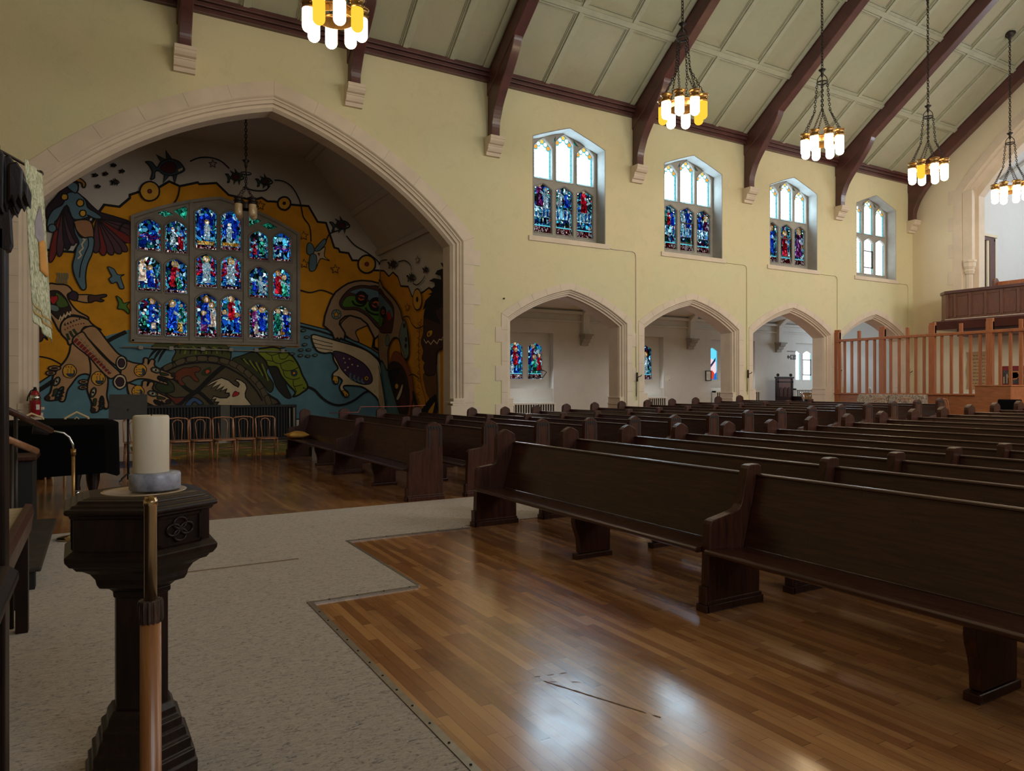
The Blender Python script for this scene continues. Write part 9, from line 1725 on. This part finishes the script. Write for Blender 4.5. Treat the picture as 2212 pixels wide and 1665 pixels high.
for y in (10.65, 4.2):
    mb = MB(); mb.prism([(0, 1.72), (-.12, 1.72), (-.14, 1.85), (-.22, 1.88), (-.28, 2.0), (-.32, 2.1), (0, 2.1)], 'Y', y-.22, y+.22); o = mb.build('corbel', M['grey_stone'], loc=(XE, 0, 0)); tag(o, 'grey stone corbel under the balcony bracket, %s' % ('behind the wooden screen' if y > 9 else 'at the far side'), 'corbel')
# pews up in the gallery
gp = []
for k, (x, y) in enumerate(((24.75, 11.95), (26.15, 11.3), (27.3, 10.65))):
    s = empty('gallery_pew', (x, y, 3.64 if k < 1 else (3.605 if k < 2 else 4.455))); hz = {0: 1.28, 1: 1.58, 2: 1.16}[k]
    mb = MB(); mb.prism([(0, 0), (.30, 0), (.30, hz-.08), (.22, hz), (.15, hz+.02), (.08, hz), (0, hz-.08)], 'Y', -.06, .02); mb.build('bench_end', M['balcony_wood'], s, bevel=.01)
    mb = MB(); mb.box((.2, -7, hz-.55), (.26, -.06, hz-.10)); mb.build('backrest', M['screen_wood'], s); mb = MB(); mb.box((-.2, -7, .4), (.25, -.06, .44)); mb.build('seat', M['balcony_wood'], s)
    mb = MB(); mb.box((0, -7.08, 0), (.3, -7, hz)); mb.build('bench_end', M['balcony_wood'], s)
    tag(s, '%s gallery pew whose end post shows above the balcony rail' % ['front', 'middle', 'upper'][k], 'pew', 'pews in the gallery')
# tall slatted screen
SX = 20.9
s = empty('slatted_screen', (SX, 0, 0)); zb_ = 1.27
ys = [14.76, 14.00, 13.22, 12.43, 11.70, 10.91, 10.16, 9.41, 8.6, 7.85, 7.05, 6.3]
for i, y in enumerate(ys):
    main = i % 2 == 0
    mb = MB(); hw_ = .085 if main else .045; top = 3.52-.055*i*0 - .0 if main else 3.36
    top = 3.50 if main else 3.42
    if main: mb.box((-.05, y-hw_, zb_-.03 if i else .35), (.07, y+hw_, 3.24+.26*0+.0)); mb.box((-.02, y-.085, 3.0), (.07, y+.085, top-.18))
    else: mb.box((-.02, y-hw_, zb_), (.05, y+hw_, top-.18))
    mb.build('post', M['screen_wood'], s, bevel=.01)
    if i < len(ys)-1:
        d_ = (ys[i+1]-y)/3
        for j in (1, 2):
            mb = MB(); mb.box((-.015, y+d_*j-.035, zb_), (.045, y+d_*j+.035, 2.94)); mb.build('slat', M['screen_wood'], s, bevel=.006)
mb = MB(); mb.box((-.06, 5.9, 2.92), (.06, 14.8, 3.0)); mb.build('top_rail', M['screen_wood'], s, bevel=.01)
mb = MB(); mb.box((-.08, 5.9, zb_-.05), (.08, 14.84, zb_+.0)); mb.build('sill_rail', M['screen_wood'], s, bevel=.01)
for i in range(7):
    mb = MB(); y = 14.82-i*1.2; mb.box((-.03, y-1.19, .34), (.03, y, zb_-.05)); mb.build('base_panel', M['ply_wood'], s, bevel=.004)
tag(s, 'tall orange-brown slatted wooden screen across the rear of the nave', 'screen')
# sofa
m, nt, b = newmat('sofa_cloth'); tc = N(nt, 'ShaderNodeTexCoord'); v = N(nt, 'ShaderNodeTexNoise', i_Scale=9, i_Detail=3, i_Distortion=3.5); L(nt, tc.outputs['Object'], v.inputs['Vector']); cr = N(nt, 'ShaderNodeValToRGB'); e = cr.color_ramp.elements; e[0].position = .42; e[0].color = (.14, .10, .085, 1); e[1].position = .56; e[1].color = (.40, .33, .25, 1); L(nt, v.outputs[0], cr.inputs[0]); L(nt, cr.outputs[0], b.inputs['Base Color']); b.inputs['Roughness'].default_value = .95; MATS['sofa_cloth'] = m
s = empty('sofa', (19.9, 12.45, zf(20)))
for a, b_ in ((-1.02, .02), (.04, 1.02)):
    mb = MB(); mb.prism([(.0, .42), (.14, .90), (.20, .93), (.30, .91), (.34, .5), (.3, .3)], 'Y', a, b_); mb.build('back_cushion', M['sofa_cloth'], s, bevel=.04)
    mb = MB(); mb.box((-.55, a, .28), (.08, b_, .46)); mb.build('seat_cushion', M['sofa_cloth'], s, bevel=.04)
for y in (-1.18, 1.04):
    mb = MB(); mb.box((-.5, y, .05), (.3, y+.14, .6)); mb.build('armrest', M['sofa_cloth'], s, bevel=.05)
mb = MB(); mb.box((-.48, -1.05, .0), (.32, 1.05, .3)); mb.build('base', M['sofa_cloth'], s)
tag(s, 'brown and beige patterned sofa backed against the screen base', 'sofa')
s = empty('plywood_box', (18.45, 8.92, zf(18.45))); mb = MB(); mb.box((0, -.40, 0), (.03, .39, 1.20)); mb.build('front_panel', M['ply_wood'], s, bevel=.006); mb = MB(); mb.box((.03, -.40, 0), (.9, -.37, 1.2)); mb.box((.03, .36, 0), (.9, .39, 1.2)); mb.box((.87, -.37, 0), (.9, .36, 1.2)); mb.build('side_panel', M['ply_wood'], s, bevel=.006)
mb = MB(); mb.box((-.015, -.42, 1.2), (.92, .41, 1.235)); mb.build('top', M['ply_wood'], s, bevel=.006)
tag(s, 'tall reddish plywood box booth in front of the slatted screen', 'booth')
s = empty('upholstered_chair', (17.6, 8.28, zf(17.8)+.012)); mb = MB(); mb.prism([(.2, .45), (.26, .9), (.32, .92), (.34, .85), (.3, .42)], 'Y', -.24, .24); mb.build('backrest', M['black_cloth'], s, bevel=.03); mb = MB(); mb.box((-.25, -.24, .4), (.28, .24, .48)); mb.build('seat', M['black_cloth'], s, bevel=.03)
for x in (-.2, .25):
    for y in (-.2, .2):
        mb = MB(); mb.tube([(x, y, 0), (x, y, .4)], .015, 6); mb.build('leg', M['iron'], s)
tag(s, 'black upholstered chair beside the plywood booth', 'chair')
# scroll, picture and radiator on the end wall
m, nt, b = newmat('parchment'); b.inputs['Base Color'].default_value = (.42, .27, .13, 1); b.inputs['Roughness'].default_value = .8; MATS['parchment'] = m
s = empty('scroll', (XE-.02, 12.62, 2.0)); mb = MB(); ed = [(-.40, -.62), (-.42, -.3), (-.38, 0), (-.42, .3), (-.40, .62), (.40, .62), (.37, .35), (.41, 0), (.37, -.35), (.40, -.62)]; mb.prism([(y, z) for y, z in ed], 'X', -.012, 0); mb.build('parchment', M['parchment'], s)
rr = random.Random(9); mb = MB()
for j in range(9):
    y = .28
    while y > -.3:
        l = .04+.08*rr.random(); mb.box((-.016, y-l, .48-.115*j), (-.011, y, .495-.115*j)); y -= l+.025
mb.build('lettering', M['carved_wood'], s); tag(s, 'brown parchment scroll with lines of lettering behind the screen', 'scroll')
s = empty('red_picture', (XE-.02, 11.55, 1.72)); mb = MB(); mb.box((-.02, -.44, -.38), (0, .44, .40)); simple('crimson', (.22, .012, .02), .6); mb.build('mount', M['crimson'], s)
mb = MB(); mb.box((-.026, -.34, -.17), (-.018, .34, .26)); simple('picture_dark', (.05, .05, .05), .6, var=.8, scale=16); mb.build('image', M['picture_dark'], s)
mb = MB()
for j in range(16): mb.box((-.032, -.12+.24*rr.random()-.03, -.02+.24*rr.random()-.03), (-.026, -.12+.24*rr.random()+.03, -.02+.22*rr.random()+.04), 0)
simple('picture_orange', (.62, .25, .10), .6); mb.build('image_detail', M['picture_orange'], s)
mb = MB()
for j in range(10): yy_ = (.16+.15*rr.random())*(1 if j % 2 else -1); mb.box((-.032, yy_-.02, -.16), (-.026, yy_+.02, .0+.16*rr.random()))
mb.build('image_detail', M['pale_cushion'], s)
tag(s, 'square crimson picture with a dark scene and orange centre behind the screen', 'picture')
radiator('radiator', 10.7, 13.4, XE-.02, .5, 1.28, M['white_enamel'], M['black'], 'white radiator below the scroll and crimson picture on the end wall', None, axis='X', nbar=26, d=.2)
s = empty('flower_vase', (XE-.16, 10.55, 1.28)); mb = MB(); mb.lathe([(.05, 0), (.07, .06), (.04, .14), (.05, .17)], n=14); mb.build('vase', M['white_enamel'], s); mb = MB()
for j in range(12):
    a = rr.random()*6.28; p0 = Vector((0, 0, .15)); p1 = Vector((.12*math.cos(a), .12*math.sin(a), .3+.12*rr.random())); q_ = Vector((-math.sin(a), math.cos(a), 0))*.02; mb.add([p0, p1-q_, p1+Vector((0, 0, .04)), p1+q_], [(0, 1, 2, 3)])
mb.build('leaves', M['fern'], s); tag(s, 'small vase of green leaves on the radiator below the crimson picture', 'vase')
mb = MB(); mb.box((-.75, -.1, 0), (.75, .1, .03))
s = empty('side_table', (27.7, 18.2, zf(28))); mb.build('top', M['carved_wood'], s, loc=(0, 0, .74))
for x in (-.7, .7):
    mb = MB(); mb.box((x-.03, -.08, 0), (x+.03, .08, .74)); mb.build('leg', M['carved_wood'], s)
tag(s, 'narrow dark table in the end of the aisle seen through the screen', 'table')
s = empty('table_candle', (27.9, 18.2, zf(28)+.77)); mb = MB(); mb.lathe([(.06, 0), (.06, .30), (.05, .31)], n=16); mb.build('candle_body', M['wax'], s); tag(s, 'cream candle on the narrow aisle table', 'candle')
